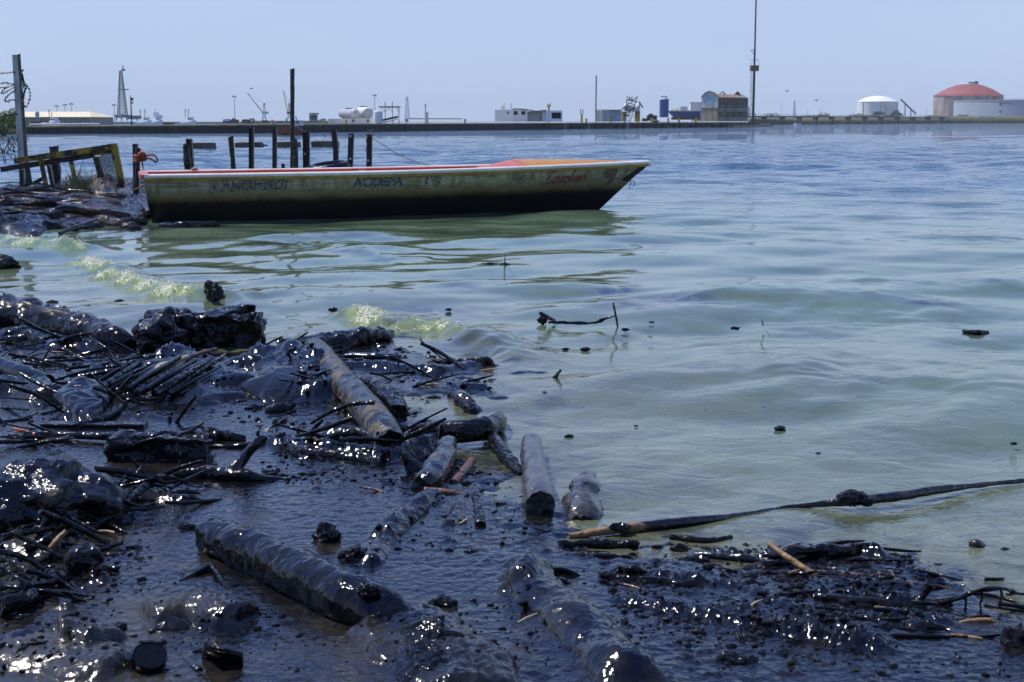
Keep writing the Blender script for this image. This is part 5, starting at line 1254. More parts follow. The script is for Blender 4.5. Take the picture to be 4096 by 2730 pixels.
strokes('number_outline', NINE, 2412, 745, .098, M_PBL2, .095, .009); strokes('number', NINE, 2413, 745, .098, M_PRD2, .045, .012)
for body, sx, sy, size, w in (('ACOEPA', 1412, 748, .20, 1.0), ('191', 1692, 735, .19, 1.1), ('/', 845, 772, .2, 1.1), ('AMOND', 885, 764, .21, 1.0), ('AVOT', 1028, 760, .19, .95)):
    hull_text(body, sx, sy, size, M_PBL, 'worn_lettering', .15, .010, .008, 1.0, .02, w); 
    if size > .2 or body == '191': hull_text(body, sx+2, sy-1, size, M_PRD, 'worn_lettering_fill', .15, -.004, .012, 1.0, .02, w)
boat_world = lambda x, y, z: (cs[0]+hd[0]*x+nrm[0]*y, cs[1]+hd[1]*x+nrm[1]*y, z)

# ------------------------------------------------------------------ posts in the water
M_POSTW = m_tarwood('tarred_post_wood', (.10, .075, .05), (.055, .042, .03), .60, 4., .8, (1, 1, .15), .0)
M_POSTD = m_simple('black_tarred_steel', (.014, .012, .011), .42, var=.5, scale=4, bump=.4, bscale=18)
def wpost(x0t, x1t, yt, x0b, x1b, yb, D, lb, kind='wood', name='mooring_post', seed=0, holes=(), bend=None):
    """measured top and (visible) bottom edges; continues down to the lake bed"""
    at, bt = W(x0t, yt, D), W(x1t, yt, D); ab, bb = W(x0b, yb, D), W(x1b, yb, D)
    ct, cb = (at+bt)/2, (ab+bb)/2; d = (ct-cb)/(ct[2]-cb[2]); foot = cb-d*(cb[2]+.5); wt, wb = (bt-at)[0], (bb-ab)[0]
    t = thing(name, (foot[0], D, 0), lb, 'post', 'posts standing in the water behind the boat')
    if kind == 'wood':
        r = max(wt, wb)/2; P = [(*foot, r*1.0), (*(foot+(ct-foot)*.35), r), (*(foot+(ct-foot)*.7), r*.95), (*ct, r*(wt/max(wt, wb)))]
        V, Fc = tube(P, 12, 26, r*.22, 6., seed, rough_end=r*.9); sh_ = obj('shaft', V, Fc, M_POSTW, t)
    elif kind == 'beam':
        mb = MB(); w = wt; 
        for off_, th, dd in ((-w*.42, w*.16, .12), (w*.42, w*.16, .12)): mb.beam(foot+(off_, 0, 0), ct+(off_, 0, 0), th, dd, up=(0, 1, 0))
        mb.beam(foot, ct-(0, 0, .01), w*.7, .02, up=(0, 1, 0)); sh_ = mb.build('shaft', M_POSTD, t)
    else:
        mb = MB(); pts = [foot, ct] if bend is None else [foot]+[W(*q_, D) for q_ in bend]+[ct]
        for a_, b_ in zip(pts[:-1], pts[1:]): mb.beam(a_, b_, max(wt, wb), .04, up=(0, 1, 0))
        for a_, b_ in zip(pts[:-1], pts[1:]): mb.beam(a_+(wt*.42, .06, 0), b_+(wt*.42, .06, 0), .02, .12, up=(0, 1, 0))
        sh_ = mb.build('shaft', M_POSTD, t)
    for hx, hy in holes:
        c = W(hx, hy, D-.03); V = [(c[0]+math.cos(a_)*.021, c[1]-.0, c[2]+math.sin(a_)*.021) for a_ in np.linspace(0, 2*PI, 11)[:-1]]
        obj('bolt_hole', V, [tuple(range(10))], M_BOLT, sh_, smooth=False)
    return t
M_BOLT = m_simple('bright_bolt', (.62, .66, .72), .5)
wpost(731, 758, 583, 738, 766, 687, 25.6, 'shorter brown timber post of the twin posts near the boat stern', 'wood', seed=1)
wpost(746, 767, 555, 756, 777, 687, 26.1, 'taller black post of the twin posts near the boat stern', 'beam', seed=2)
wpost(912, 933, 549, 925, 944, 683, 26, 'leaning ragged post right of the twin posts', 'wood', seed=3)
wpost(997, 1015, 509, 997, 1015, 680, 26, 'straight dark post left of the thin dark post', 'beam', seed=4)
wpost(1090, 1104, 508, 1090, 1103, 675, 26, 'thin dark post between the straight post and the tallest post', 'plate', seed=5)
wpost(1160, 1179, 277, 1161, 1179, 672, 26, 'tallest post, dark timber rising high above the jetty', 'wood', seed=6)
wpost(1172, 1191, 555, 1173, 1194, 672, 25.4, 'short ragged timber post against the tallest post', 'wood', seed=7)
wpost(1212, 1238, 527, 1213, 1239, 665, 26, 'wide black steel beam post right of the tallest post', 'beam', seed=8, holes=((1219, 617),))
wpost(1325, 1344, 521, 1333, 1350, 640, 26, 'bent black flat steel post above the tyre', 'plate', seed=9, bend=[(1342, 660), (1342, 600)])
wpost(1394, 1414, 535, 1390, 1409, 661, 26, 'leaning steel post with bolt holes right of the tyre', 'plate', seed=10, holes=((1401, 545), (1401, 636)))
wpost(1467, 1487, 539, 1466, 1485, 659, 26, 'rightmost steel post with the wire loop on top', 'plate', seed=11, holes=((1473, 643),))
wpost(1124, 1139, 656, 1125, 1139, 675, 25, 'low stub post just showing over the gunwale', 'wood', seed=12)
# wire loop and mooring wire
M_WIRE = m_simple('rusty_wire', (.12, .09, .07), .7)
D = 25.95; lp = [W(x, y, D) for x, y in [(1472, 541), (1475, 528), (1486, 521), (1497, 522), (1499, 530), (1490, 538), (1478, 539)]]
V, Fc = tube([(*p_, .008) for p_ in lp], 6, 24); obj('wire_loop', V, Fc, M_WIRE, label='bent wire loop on top of the rightmost steel post', cat='wire')
V, Fc = tube([(*W(x, y, 25.9), .006) for x, y in [(1470, 545), (1465, 560), (1467, 580), (1462, 600), (1466, 612)]], 6, 16); obj('hanging_cord', V, Fc, M_TANKC, label='frayed pale cord hanging down the rightmost steel post', cat='cord')
e = np.array(boat_world(*hull_pt(.60, 1., 1))); a = W(1488, 551, 25.9)
P = [(*(a+(e-a)*f+np.array((0, 0, -.10*math.sin(PI*f)))), .008) for f in np.linspace(0, 1, 9)]
V, Fc = tube(P, 6, 24); obj('mooring_wire', V, Fc, M_WIRE, label='thin mooring wire from the rightmost post to the boat', cat='wire')
# tyre
D = 24.9; t = thing('tyre', (xt(1298, D), D+.3, 0), 'black oil covered tyre lying behind the middle of the boat', 'tyre')
c0, c1 = W(1212, 668, D), W(1390, 650, D); cc = (c0+c1)/2; R_ = (c1-c0)[0]/2; V = []; nb_, ns_ = 56, 14; tl = math.radians(14)
for i in range(nb_):
    A = 2*PI*i/nb_
    for j in range(ns_):
        B = 2*PI*j/ns_; rr_ = R_*.80+R_*.20*math.cos(B)*(1.0); zz = R_*.30*math.sin(B)*(1.0)
        if math.cos(B) > .5: rr_ += .012*(1 if (i % 2) else -1)
        x, y, z = rr_*math.cos(A), rr_*math.sin(A), zz
        V.append((cc[0]+x*math.cos(-tl*.5)-0*z, cc[1]+R_+y, cc[2]-.10+z+x*math.sin(tl*.45)+y*.10))
Fc = [(i*ns_+j, ((i+1) % nb_)*ns_+j, ((i+1) % nb_)*ns_+(j+1) % ns_, i*ns_+(j+1) % ns_) for i in range(nb_) for j in range(ns_)]
obj('casing', V, Fc, TAR, t); V, Fc = lump((cc[0]+.1, cc[1]+R_, cc[2]-.35), R_*.6, R_*.6, .25, .3, 2, 8, 3); obj('tar_filling', V, Fc, TAR, t)
# mooring post with orange rope at the stern
Dm = S(552, 812)[1]
M_ROPE = m_simple('orange_rope', (.36, .075, .03), .8, var=.35, scale=25, bump=.8, bscale=60)
t = wpost(531, 546, 576, 533, 549, 700, Dm+.5, 'back black plate of the mooring post pair at the boat stern', 'plate', seed=13)
t = wpost(541, 563, 594, 535, 557, 806, Dm, 'front timber mooring post wound with orange rope', 'wood', seed=14)
rp_ = thing('mooring_rope', W(550, 630, Dm), 'orange rope knotted round the front mooring post', 'rope')
def rope(pts, r, name, n=30, D=None): V, Fc = tube([(*W(x, y, (D or Dm)+dd), r) for x, y, dd in pts], 8, n, r*.35, 30., 3); return obj(name, V, Fc, M_ROPE, rp_)
for k, (y0, s_) in enumerate([(622, 0), (634, 1), (643, 2)]):
    rope([(536, y0+3, -.02), (548, y0+4, -.13), (563, y0, -.12), (570, y0-2, -.02), (563, y0-3, .10), (545, y0-2, .12), (535, y0+1, .03)], .020, 'coil')
V, Fc = lump(W(567, 622, Dm-.16), .075, .06, .07, .35, 2.5, 4, 3); obj('knot', V, Fc, M_ROPE, rp_)
V, Fc = lump(W(575, 636, Dm-.15), .05, .05, .045, .35, 2.5, 9, 3); obj('knot', V, Fc, M_ROPE, rp_)
rope([(576, 634, -.15), (590, 624, -.15), (606, 621, -.12), (622, 626, -.1), (629, 640, -.1), (624, 649, -.1), (606, 638, -.12), (588, 634, -.14), (575, 638, -.15)], .016, 'loop', 40)
rope([(568, 640, -.15), (571, 665, -.2), (575, 690, -.4), (582, 716, -1.0)], .015, 'line'); rope([(582, 716, -1.0), (580, 738, -1.), (575, 742, -.9), (558, 752, -.4), (538, 760, -.12)], .014, 'line')

# ------------------------------------------------------------------ the spit of shore on the left
SPIT = np.array([G(x, y)[:2] for x, y in [(-400, 560), (-60, 548), (40, 540), (130, 532), (215, 520), (300, 508), (345, 498), (352, 486), (345, 455), (300, 432), (230, 426), (120, 436), (40, 447), (-60, 452), (-400, 450)]])
nx_, ny_ = 260, 230; xs_ = np.linspace(-17, -4.0, nx_); yy_ = np.linspace(16.6, 35, ny_)
XX, YY = np.meshgrid(xs_, yy_); SD = sd_poly(XX, YY, SPIT)+.25*noise3(XX*1.7, YY*1.7, 3.)+.12*noise3(XX*5, YY*5, 3.)
ZZ = -.06+.30*np.tanh(np.clip(SD, -1, 9)/.9)+.06*sstep(-.1, .4, SD)*fbm(XX*2.3, YY*2.3, 5., 3)+.035*sstep(0, .3, SD)*fbm(XX*9, YY*9, 8., 3)
SP_Z = lambda x, y: float(ZZ[int(np.clip(np.searchsorted(yy_, y), 0, ny_-1)), int(np.clip(np.searchsorted(xs_, x), 0, nx_-1))])
i = np.arange(ny_-1)[:, None]*nx_; j = np.arange(nx_-1)[None, :]; Fq_ = np.stack([i+j, i+j+1, i+nx_+j+1, i+nx_+j], -1).reshape(-1, 4)
Fq_ = Fq_[(ZZ.ravel()[Fq_] > -.12).any(1)]
def m_mud():
    m = Mat('oily_shore_mud'); p = m.pos()
    dry = m.math('MULTIPLY', m.ramp(m.noise(2.3, 5, .7), [(.56, 0.), (.68, .8)]), m.ramp(m.math('DIVIDE', m.sep(p)[1], 30.), [(.75, 0.), (.85, 1.)]))
    c = m.mix(dry, (.008, .007, .007), m.mix(m.noise(9, 4, .7), (.030, .024, .018), (.065, .052, .038)))
    nb = m.bump(m.noise(9, 4, .65), .9, .06); nb = m.bump(m.noise(34, 3, .6), .8, .02, nb)
    m.set(col=c, rough=m.mix(dry, (.12, .12, .12), (.7, .7, .7)), normal=nb); return m.m
M_MUD = m_mud()
obj('shore_ground', np.stack([XX.ravel(), YY.ravel(), ZZ.ravel()], -1), Fq_, M_MUD, loc=(0, 0, 0), label='oil soaked muddy spit of shore beside the boat stern', kind='structure')

# leaning white fence post
Dp = S(100, 792)[1]
M_PCONC = Mat('old_white_fence_post'); _m = M_PCONC; p_ = _m.objco(); 
c_ = _m.mix(_m.ramp(_m.noise(7, 5, .7, _m.scaled(p_, (1, 1, .25))), [(.40, 0.), (.7, 1.)]), (.66, .64, .57), (.33, .30, .24)); c_ = _m.mix(_m.ramp(_m.noise(9, 5, .7), [(.64, 0.), (.68, 1.)]), c_, (.012, .01, .01))
zz_ = _m.sep(p_)[2]; c_ = _m.mix(_m.ramp(_m.math('ADD', zz_, _m.math('MULTIPLY', _m.noise(9, 4, .7), .5)), [(.52, 1.), (.72, 0.)]), c_, (.012, .01, .009)); _m.set(col=c_, rough=.8, normal=_m.bump(_m.noise(40, 4), .5, .01)); M_PCONC = _m.m
ft, fb = (W(52, 220, Dp)+W(78, 220, Dp))/2, (W(84, 792, Dp)+W(121, 792, Dp))/2
fp = thing('fence_post', (fb[0], Dp, fb[2]-.05), 'tall leaning white fence post strung with barbed wire', 'fence post')
d_ = ft-fb; wt_, wb_ = .125, .16; a_ = math.radians(20)
V = []; 
for f in np.linspace(-.06, 1, 16):
    c = fb+d_*f; w = wb_+(wt_-wb_)*f; tw = a_
    for k, (x, y) in enumerate([(-.5, -.36), (.5, -.36), (.5, .36), (-.5, .36)]):
        xx, yy = x*w, y*w; q_ = (c[0]+xx*math.cos(tw)-yy*math.sin(tw), c[1]-(xx*math.sin(tw)+yy*math.cos(tw)), c[2]+(.03*(k == 1) if f > .99 else 0)); V.append(q_)
Fc = [(i*4+j, (i+1)*4+j, (i+1)*4+(j+1) % 4, i*4+(j+1) % 4) for i in range(15) for j in range(4)]+[(60, 61, 62, 63)]
Fc = [tuple(reversed(f)) for f in Fc]
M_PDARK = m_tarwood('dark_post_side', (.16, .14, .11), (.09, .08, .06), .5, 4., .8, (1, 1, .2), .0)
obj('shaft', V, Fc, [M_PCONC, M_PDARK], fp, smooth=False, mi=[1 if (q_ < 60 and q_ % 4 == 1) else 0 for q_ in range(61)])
M_BARB = m_simple('barbed_wire_steel', (.035, .028, .024), .7)
def barbed(pts, lb, r=.0065, n=40, D=Dp, every=3, seed=0):
    P = [(*W(x, y, D+dz), r) for x, y, dz in pts]; V, Fc = tube(P, 5, n); C = catmull(np.array(P), n); mb = MB(); mb.add(V, Fc); rr_ = random.Random(seed)
    for i in range(1, n-1, every):
        c = C[i, :3]; 
        for _ in range(2):
            v = np.array([rr_.uniform(-1, 1) for _ in range(3)]); v /= np.linalg.norm(v); mb.cyl(c-v*.028, c+v*.028, r*1.4, r*.6, 4)
    return mb.build('barbed_wire', M_BARB, None, label=lb, cat='barbed wire', group='strands of barbed wire on the fence post')
barbed([(-60, 300, .5), (0, 295, 0), (25, 293, 0), (54, 291, -.05), (58, 292, -.08)], 'topmost barbed wire strand running left from the fence post', seed=1)
barbed([(-60, 345, 0), (0, 336, 0), (20, 332, 0), (54, 340, -.05)], 'barbed wire strand just above the white rag', seed=2)
barbed([(-60, 356, 0), (0, 352, 0), (20, 350, 0), (57, 337, -.05)], 'barbed wire strand carrying the white rag', seed=3)
barbed([(57, 350, -.05), (30, 366, -.1), (8, 374, -.1), (18, 358, -.1), (56, 337, -.05)], 'barbed wire loop drooping left below the white rag', seed=4)
barbed([(60, 362, -.05), (30, 385, -.1), (20, 405, -.1), (33, 408, -.1), (38, 402, -.1), (62, 401, -.05)], 'lowest short barbed wire curl left of the fence post', seed=5)
barbed([(-40, 470, 0), (0, 468, 0), (30, 462, 0), (68, 455, -.05)], 'barbed wire crossing the bush at the left edge', seed=6)
barbed([(-60, 737, 0), (0, 735, 0), (40, 730, 0), (80, 731, -.05)], 'low barbed wire strand near the foot of the fence post', seed=7)
barbed([(80, 300, -.1), (92, 279, -.1), (88, 300, -.1), (92, 340, -.1), (110, 345, -.1), (120, 375, -.1), (115, 410, -.1), (100, 430, -.1), (94, 400, -.1), (104, 350, -.1)], 'long barbed wire loop hanging on the right of the fence post', seed=8, n=60)
barbed([(84, 310, -.1), (96, 330, -.1), (106, 345, -.1), (96, 370, -.1), (90, 395, -.1), (100, 360, -.1), (90, 330, -.1)], 'tight tangle of barbed wire on the right of the fence post', seed=9, n=50)
for k in range(5):
    r_ = random.Random(30+k); pts = [(r_.uniform(-30, 72), r_.uniform(535, 660), r_.uniform(-.2, .2)) for _ in range(6)]
    pts.sort(key=lambda q_: q_[1]*.3+q_[0]*(1 if k % 2 else -1)); barbed(pts, ['upper', 'middle', 'crossing', 'lower', 'outermost'][k]+' strand of the barbed wire tangle left of the fence post', seed=10+k, n=46, r=.005)
def rag(name, pts, m, lb, cat, n=9, amp=.03, D=Dp, parent=None):
    """small cloth from 4 measured corners"""
    A, B, C_, D_ = [W(x, y, D+dz) for x, y, dz in pts]; V = []
    for i in range(n):
        for j in range(n):
            u, v = i/(n-1), j/(n-1); q_ = (A*(1-u)+B*u)*(1-v)+(D_*(1-u)+C_*u)*v; V.append(q_)
    V = np.array(V); V[:, 1] += amp*fbm(V[:, 0]*9, V[:, 2]*9, 2., 2); V[:, 2] += amp*.5*noise3(V[:, 0]*12, V[:, 2]*12, 5.)
    Fc = [(i*n+j, (i+1)*n+j, (i+1)*n+j+1, i*n+j+1) for i in range(n-1) for j in range(n-1)]; return obj(name, V, Fc, m, parent, label=lb, cat=cat)
M_RAG = m_simple('dirty_white_cloth', (.62, .58, .50), .8)
rag('rag', [(20, 350, -.05), (34, 337, -.05), (53, 336, -.05), (40, 347, -.15)], M_RAG, 'small white rag caught on the barbed wire left of the fence post', 'rag')
rag('rag', [(85, 328, -.12), (94, 325, -.12), (96, 350, -.12), (87, 372, -.12)], M_RAG, 'pale grey rag strip hanging on the right of the fence post', 'rag')
rag('rag', [(86, 296, -.13), (92, 298, -.13), (101, 338, -.13), (94, 338, -.13)], TAR, 'black oily rag twisted on the right of the fence post', 'rag')

# tilted yellow steel frame
Dy = 27.2; M_YF = Mat('yellow_frame_tarred'); _m = M_YF; n_ = _m.noise(2.2, 5, .7); n2_ = _m.noise(12, 4, .7)
f_ = _m.ramp(_m.math('ADD', _m.math('MULTIPLY', n_, .6), _m.math('MULTIPLY', n2_, .4)), [(.47, 0.), (.53, 1.)])
_m.set(col=_m.mix(f_, (.018, .014, .011), _m.mix(n2_, (.50, .33, .015), (.42, .26, .02))), rough=.5, normal=_m.bump(n2_, .4, .01)); M_YF = _m.m
M_YFD = m_tarwood('dark_yellow_frame', (.16, .11, .02), (.08, .055, .02), .56, 2.5, .6, (1, 1, 1), .0)
yf = thing('yellow_steel_frame', (xt(260, Dy), Dy, 0), 'tilted tarry yellow steel frame with a grating end', 'steel frame')
def fr(name, x0, y0, x1, y1, w, m=M_YF, dd=.0, dep=.07):
    a, b = W(x0, y0, Dy+dd), W(x1, y1, Dy+dd); mb = MB(); mb.beam(a, b, dep, w*Dy/F, up=np.cross((b-a)/np.linalg.norm(b-a), (0, 1, 0))); return mb.build(name, m, yf)
def z_(x, y): return x/2353*700, 560+y/1345*400     # detail view -> source px
def frz(name, x0, y0, x1, y1, w, m=M_YF, dd=0., dep=.07): a, b = z_(x0, y0), z_(x1, y1); return fr(name, *a, *b, w*.2975, m, dd, dep)
frz('top_rail', 195, 285, 1570, 85, 78); frz('side_rail', 12, 400, 1270, 205, 72, M_YFD, .25)
frz('top_rail_back', 1270, 180, 1520, 140, 70, M_YF, .12)
frz('end_rail', 1530, 60, 1640, 620, 88, M_YF, -.05); frz('end_rail', 1290, 230, 1390, 610, 76, M_YFD, .2); frz('bottom_rail', 1240, 640, 1670, 612, 60, M_YFD, .1)
for a_, b_, m_ in (((550, 270), (640, 725), M_YF), ((655, 340), (730, 715), M_YFD), ((955, 290), (1025, 595), M_YF), ((375, 380), (430, 735), M_YFD)):
    frz('slat', *a_, *b_, 52 if m_ is M_YF else 46, m_, .06)
frz('leg', 290, 400, 300, 760, 50, M_YFD, .3); frz('brace', 410, 610, 580, 520, 48, M_YFD, .2)
# grating: bars both ways
for k in range(9):
    f = k/8; a = (1350+(1510-1350)*f, 205-(205-130)*f); b = (1415+(1580-1415)*f, 600-(20)*f); frz('grating_bar', *a, *b, 9, M_POSTD, .05, .02)
for k in range(16):
    f = k/15; a = (1335+(1412-1335)*f, 230+(595-230)*f); b = (1500+(1582-1500)*f, 150+(575-150)*f); frz('grating_crossbar', *a, *b, 9, M_POSTD, .06, .02)
# timber post behind the frame
Dq = 28.5; t = thing('timber_post', W(224, 700, Dq), 'brown timber post standing behind the yellow frame', 'post'); V, Fc = tube([(*W(222, 790, Dq), .10), (*W(224, 700, Dq), .10), (*W(216, 584, Dq), .095)], 10, 18, .02, 7, 3, rough_end=.03); obj('shaft', V, Fc, M_POSTW, t)
# grass
gr_ = random.Random(8); V = []; Fc = []
for k in range(420):
    bx = gr_.gauss(325, 38) if k % 3 else gr_.uniform(240, 380); bx = min(max(bx, 236), 392); D = gr_.uniform(26., 27.); b0 = W(bx, 775, D); b0[2] = SP_Z(b0[0], D)-.02
    H_ = gr_.uniform(.12, .36)*(1.9 if gr_.random() < .25 else 1)*(1 if 290 < bx < 372 else .6); ang = gr_.gauss(0, .45); dx = math.sin(ang)*H_; k0 = len(V); w = .006
    for f in (0, .4, .75, 1.):
        x = b0[0]+dx*f**1.7; z = b0[2]+H_*f*math.cos(ang*f); ww = w*(1-f)+.001; y = D+gr_.uniform(-.01, .01)+.1*f*math.cos(k)
        V += [(x-ww, y, z), (x+ww, y, z)]
    Fc += [(k0+2*i, k0+2*i+1, k0+2*i+3, k0+2*i+2) for i in range(3)]
M_GR = m_grass('shore_grass_blades', (.07, .10, .025), (.20, .18, .09), 6.)
obj('grass_tuft', V, Fc, M_GR, smooth=False, label='tuft of green and straw coloured grass growing under the yellow frame', cat='grass', kind='stuff')
# brown cloth on the shore
def cloth(x0, x1, y0, y1, m, lb, cat, name, hgt=.22, seed=0, fold=5., z0=None, n=46, cl='cloth'):
    """crumpled cover lying over a heap; disp coordinates of its footprint"""
    xs = np.linspace(0, 1, n); A, B, C_, D_ = [G(*q_) for q_ in ((x0, y1), (x1, y1), (x1, y0), (x0, y0))]; U, Vv = np.meshgrid(xs, xs)
    P = ((A[None, None]*(1-U[..., None])+B*U[..., None])*(1-Vv[..., None])+(D_*(1-U[..., None])+C_*U[..., None])*Vv[..., None])
    ru = 2*U-1; rv = 2*Vv-1; e = np.clip(1-(np.abs(ru)**2.4+np.abs(rv)**2.4), 0, 1)**.55
    L_ = 1/max(np.linalg.norm(B-A), .1)
    a1 = noise3(P[..., 0]*fold*.5+seed, P[..., 1]*fold*.5, 1.+seed); rg_ = 1-np.abs(noise3(P[..., 0]*fold+seed+a1, P[..., 1]*fold*.7+a1, 2.))*2.2
    z = hgt*e*(1+.35*a1)+hgt*.30*e*rg_+.06*hgt*noise3(P[..., 0]*fold*4, P[..., 1]*fold*4, 7.)*e
    base = 0. if z0 is None else z0
    P[..., 0] += .12*noise3(U*4, Vv*4, seed)*(x1-x0)/300; P[..., 2] = base-.03+z
    i = np.arange(n-1)[:, None]*n; j = np.arange(n-1)[None, :]; Fq__ = np.stack([i+j, i+j+1, i+n+j+1, i+n+j], -1).reshape(-1, 4)
    Fq__ = Fq__[(e.ravel()[Fq__] > .0).any(1)]
    return obj(name, P.reshape(-1, 3), Fq__, m, label=lb, cat=cat)
M_BROWNC = m_tarwood('brown_oily_cloth', (.09, .052, .022), (.05, .03, .014), .45, 2.5, .7, (1, 1, 1), .1)
cloth(192, 278, 437, 478, M_BROWNC, 'crumpled brown oil stained cloth lying on the spit', 'cloth', 'brown_cloth', .30, 3, 4., .10)
# ------------------------------------------------------------------ the stranded things in the oil (positions in the 2353 px view)
def L(x, y, z, r): g_ = G(x, y, z); return (g_[0], g_[1], g_[2], r)
M_LOGTAN = m_tarwood('pale_bark_with_tar', (.15, .11, .055), (.065, .042, .020), .53, 6.5, .6, (1, 1, 1), .12)
M_LOGDARK = m_tarwood('dark_wood_with_tar', (.06, .045, .032), (.035, .026, .02), .56, 7., .45, (1, 1, 1), .5)
M_LOGGREY = m_tarwood('wet_silver_bark', (.085, .078, .078), (.040, .034, .032), .42, 9., .35, (1, 1, 1), .45)
M_LOGMOSS = m_tarwood('mossy_bare_wood', (.12, .115, .06), (.07, .06, .035), .57, 8., .45, (1, 1, 1), .5)
M_BONE = m_tarwood('pale_stripped_stick', (.52, .42, .22), (.36, .27, .13), .25, 9., .6, (1, 1, 1), .1)
M_STRAW = m_tarwood('straw_reed', (.36, .22, .09), (.24, .14, .06), .34, 12., .5, (1, 1, 1), .1)
M_REDW = m_tarwood('reddish_wood', (.20, .08, .04), (.12, .05, .025), .45, 12., .5, (1, 1, 1), .3)
M_ROCK = m_tarwood('tarred_rock', (.12, .09, .05), (.06, .045, .03), .60, 5., .8, (1, 1, 1), .0)
M_SMTAR = m_tar('smooth_tar', lumpy=.5, rough=.11); M_LOGTAR = m_tar('log_tar', lumpy=.75, rough=.10)
def m_tarcrust():
    m = Mat('tar_crust'); a = m.noise(44, 1, .5); b = m.noise(15, 2, .5); nb = m.bump(b, .9, .035); nb = m.bump(a, .7, .010, nb)
    m.set(col=m.ramp(m.noise(7, 4, .6), [(.35, (.004, .004, .004)), (.7, (.013, .011, .010))]), rough=m.ramp(m.noise(9, 4, .65), [(.42, .05), (.70, .15)]), ior=1.38, normal=nb); return m.m
CRUST = m_tarcrust()
def log(name, label, pts, m=CRUST, cat='log', seg=18, n=None, amp=.10, freq=7., seed=1., squash=1., group=None, parent=None, rough=.5, oc=3):
    P = np.array([L(*p_) for p_ in pts]); rm = P[:, 3].max(); n = n or int(10+np.linalg.norm(P[-1, :3]-P[0, :3])/rm*2.2); n = min(n, 90)
    V, Fc = tube(P, seg, n, rm*amp*2, freq/ (rm/.06)**.5, seed, squash, rough_end=rm*rough, oc=oc)
    if parent is not None: return obj(name, V, Fc, m, parent)
    return obj(name, V, Fc, m, label=label, cat=cat, group=group)
def rod(name, label, pts, m=CRUST, cat='stick', group=None, seg=7, n=14, amp=.12, seed=0., parent=None):
    P = np.array([L(*p_) for p_ in pts]); rm = P[:, 3].max(); V, Fc = tube(P, seg, n, rm*amp*2, 16., seed, rough_end=rm*.8)
    if parent is not None: return obj(name, V, Fc, m, parent)
    return obj(name, V, Fc, m, label=label, cat=cat, group=group)
def blob(name, label, x, y, z, rx, ry, rz, m=CRUST, cat='tar lump', amp=.35, freq=1.7, seed=0., sub=4, rot=0., group=None):
    V, Fc = lump(G(x, y, z), rx, ry, rz, amp, freq, seed, sub, rot, 4); return obj(name, V, Fc, m, label=label, cat=cat, group=group)
def sheet(name, label, cat, top, bot, m=CRUST, th=.012, n=24, k=8, amp=.012, seed=0., bulge=0., parent=None):
    """a curved plate with real thickness between two measured edges"""
    A = catmull(np.array([G(*p_) for p_ in top]), n); B = catmull(np.array([G(*p_) for p_ in bot]), n); F_ = []
    for i in range(k):
        f = i/(k-1); q_ = A*(1-f)+B*f; q_[:, 1] -= bulge*math.sin(PI*f); F_.append(q_)
    V = np.array(F_).reshape(-1, 3); V[:, 2] += amp*fbm(V[:, 0]*9+seed, V[:, 1]*9, V[:, 2]*9, 3); V[:, 1] += amp*noise3(V[:, 0]*14+seed, V[:, 2]*14, 3.)
    nn_ = np.cross((B-A).mean(0), (A[-1]-A[0])); nn_ /= np.linalg.norm(nn_); V2 = V+nn_*th; N_ = len(V)
    Fc = [(i*n+j, i*n+j+1, (i+1)*n+j+1, (i+1)*n+j) for i in range(k-1) for j in range(n-1)]
    Fc += [tuple(N_+q_ for q_ in reversed(f)) for f in Fc]
    bd = [(j, 0) for j in range(n)]
    ring = [j for j in range(n)]+[(i+1)*n-1 for i in range(1, k)]+[(k-1)*n+j for j in range(n-2, -1, -1)]+[i*n for i in range(k-2, 0, -1)]
    Fc += [(ring[(q_+1) % len(ring)], ring[q_], N_+ring[q_], N_+ring[(q_+1) % len(ring)]) for q_ in range(len(ring))]
    return obj(name, V2*0+0 if False else np.vstack([V, V2]), Fc, m, parent, label=label, cat=cat)
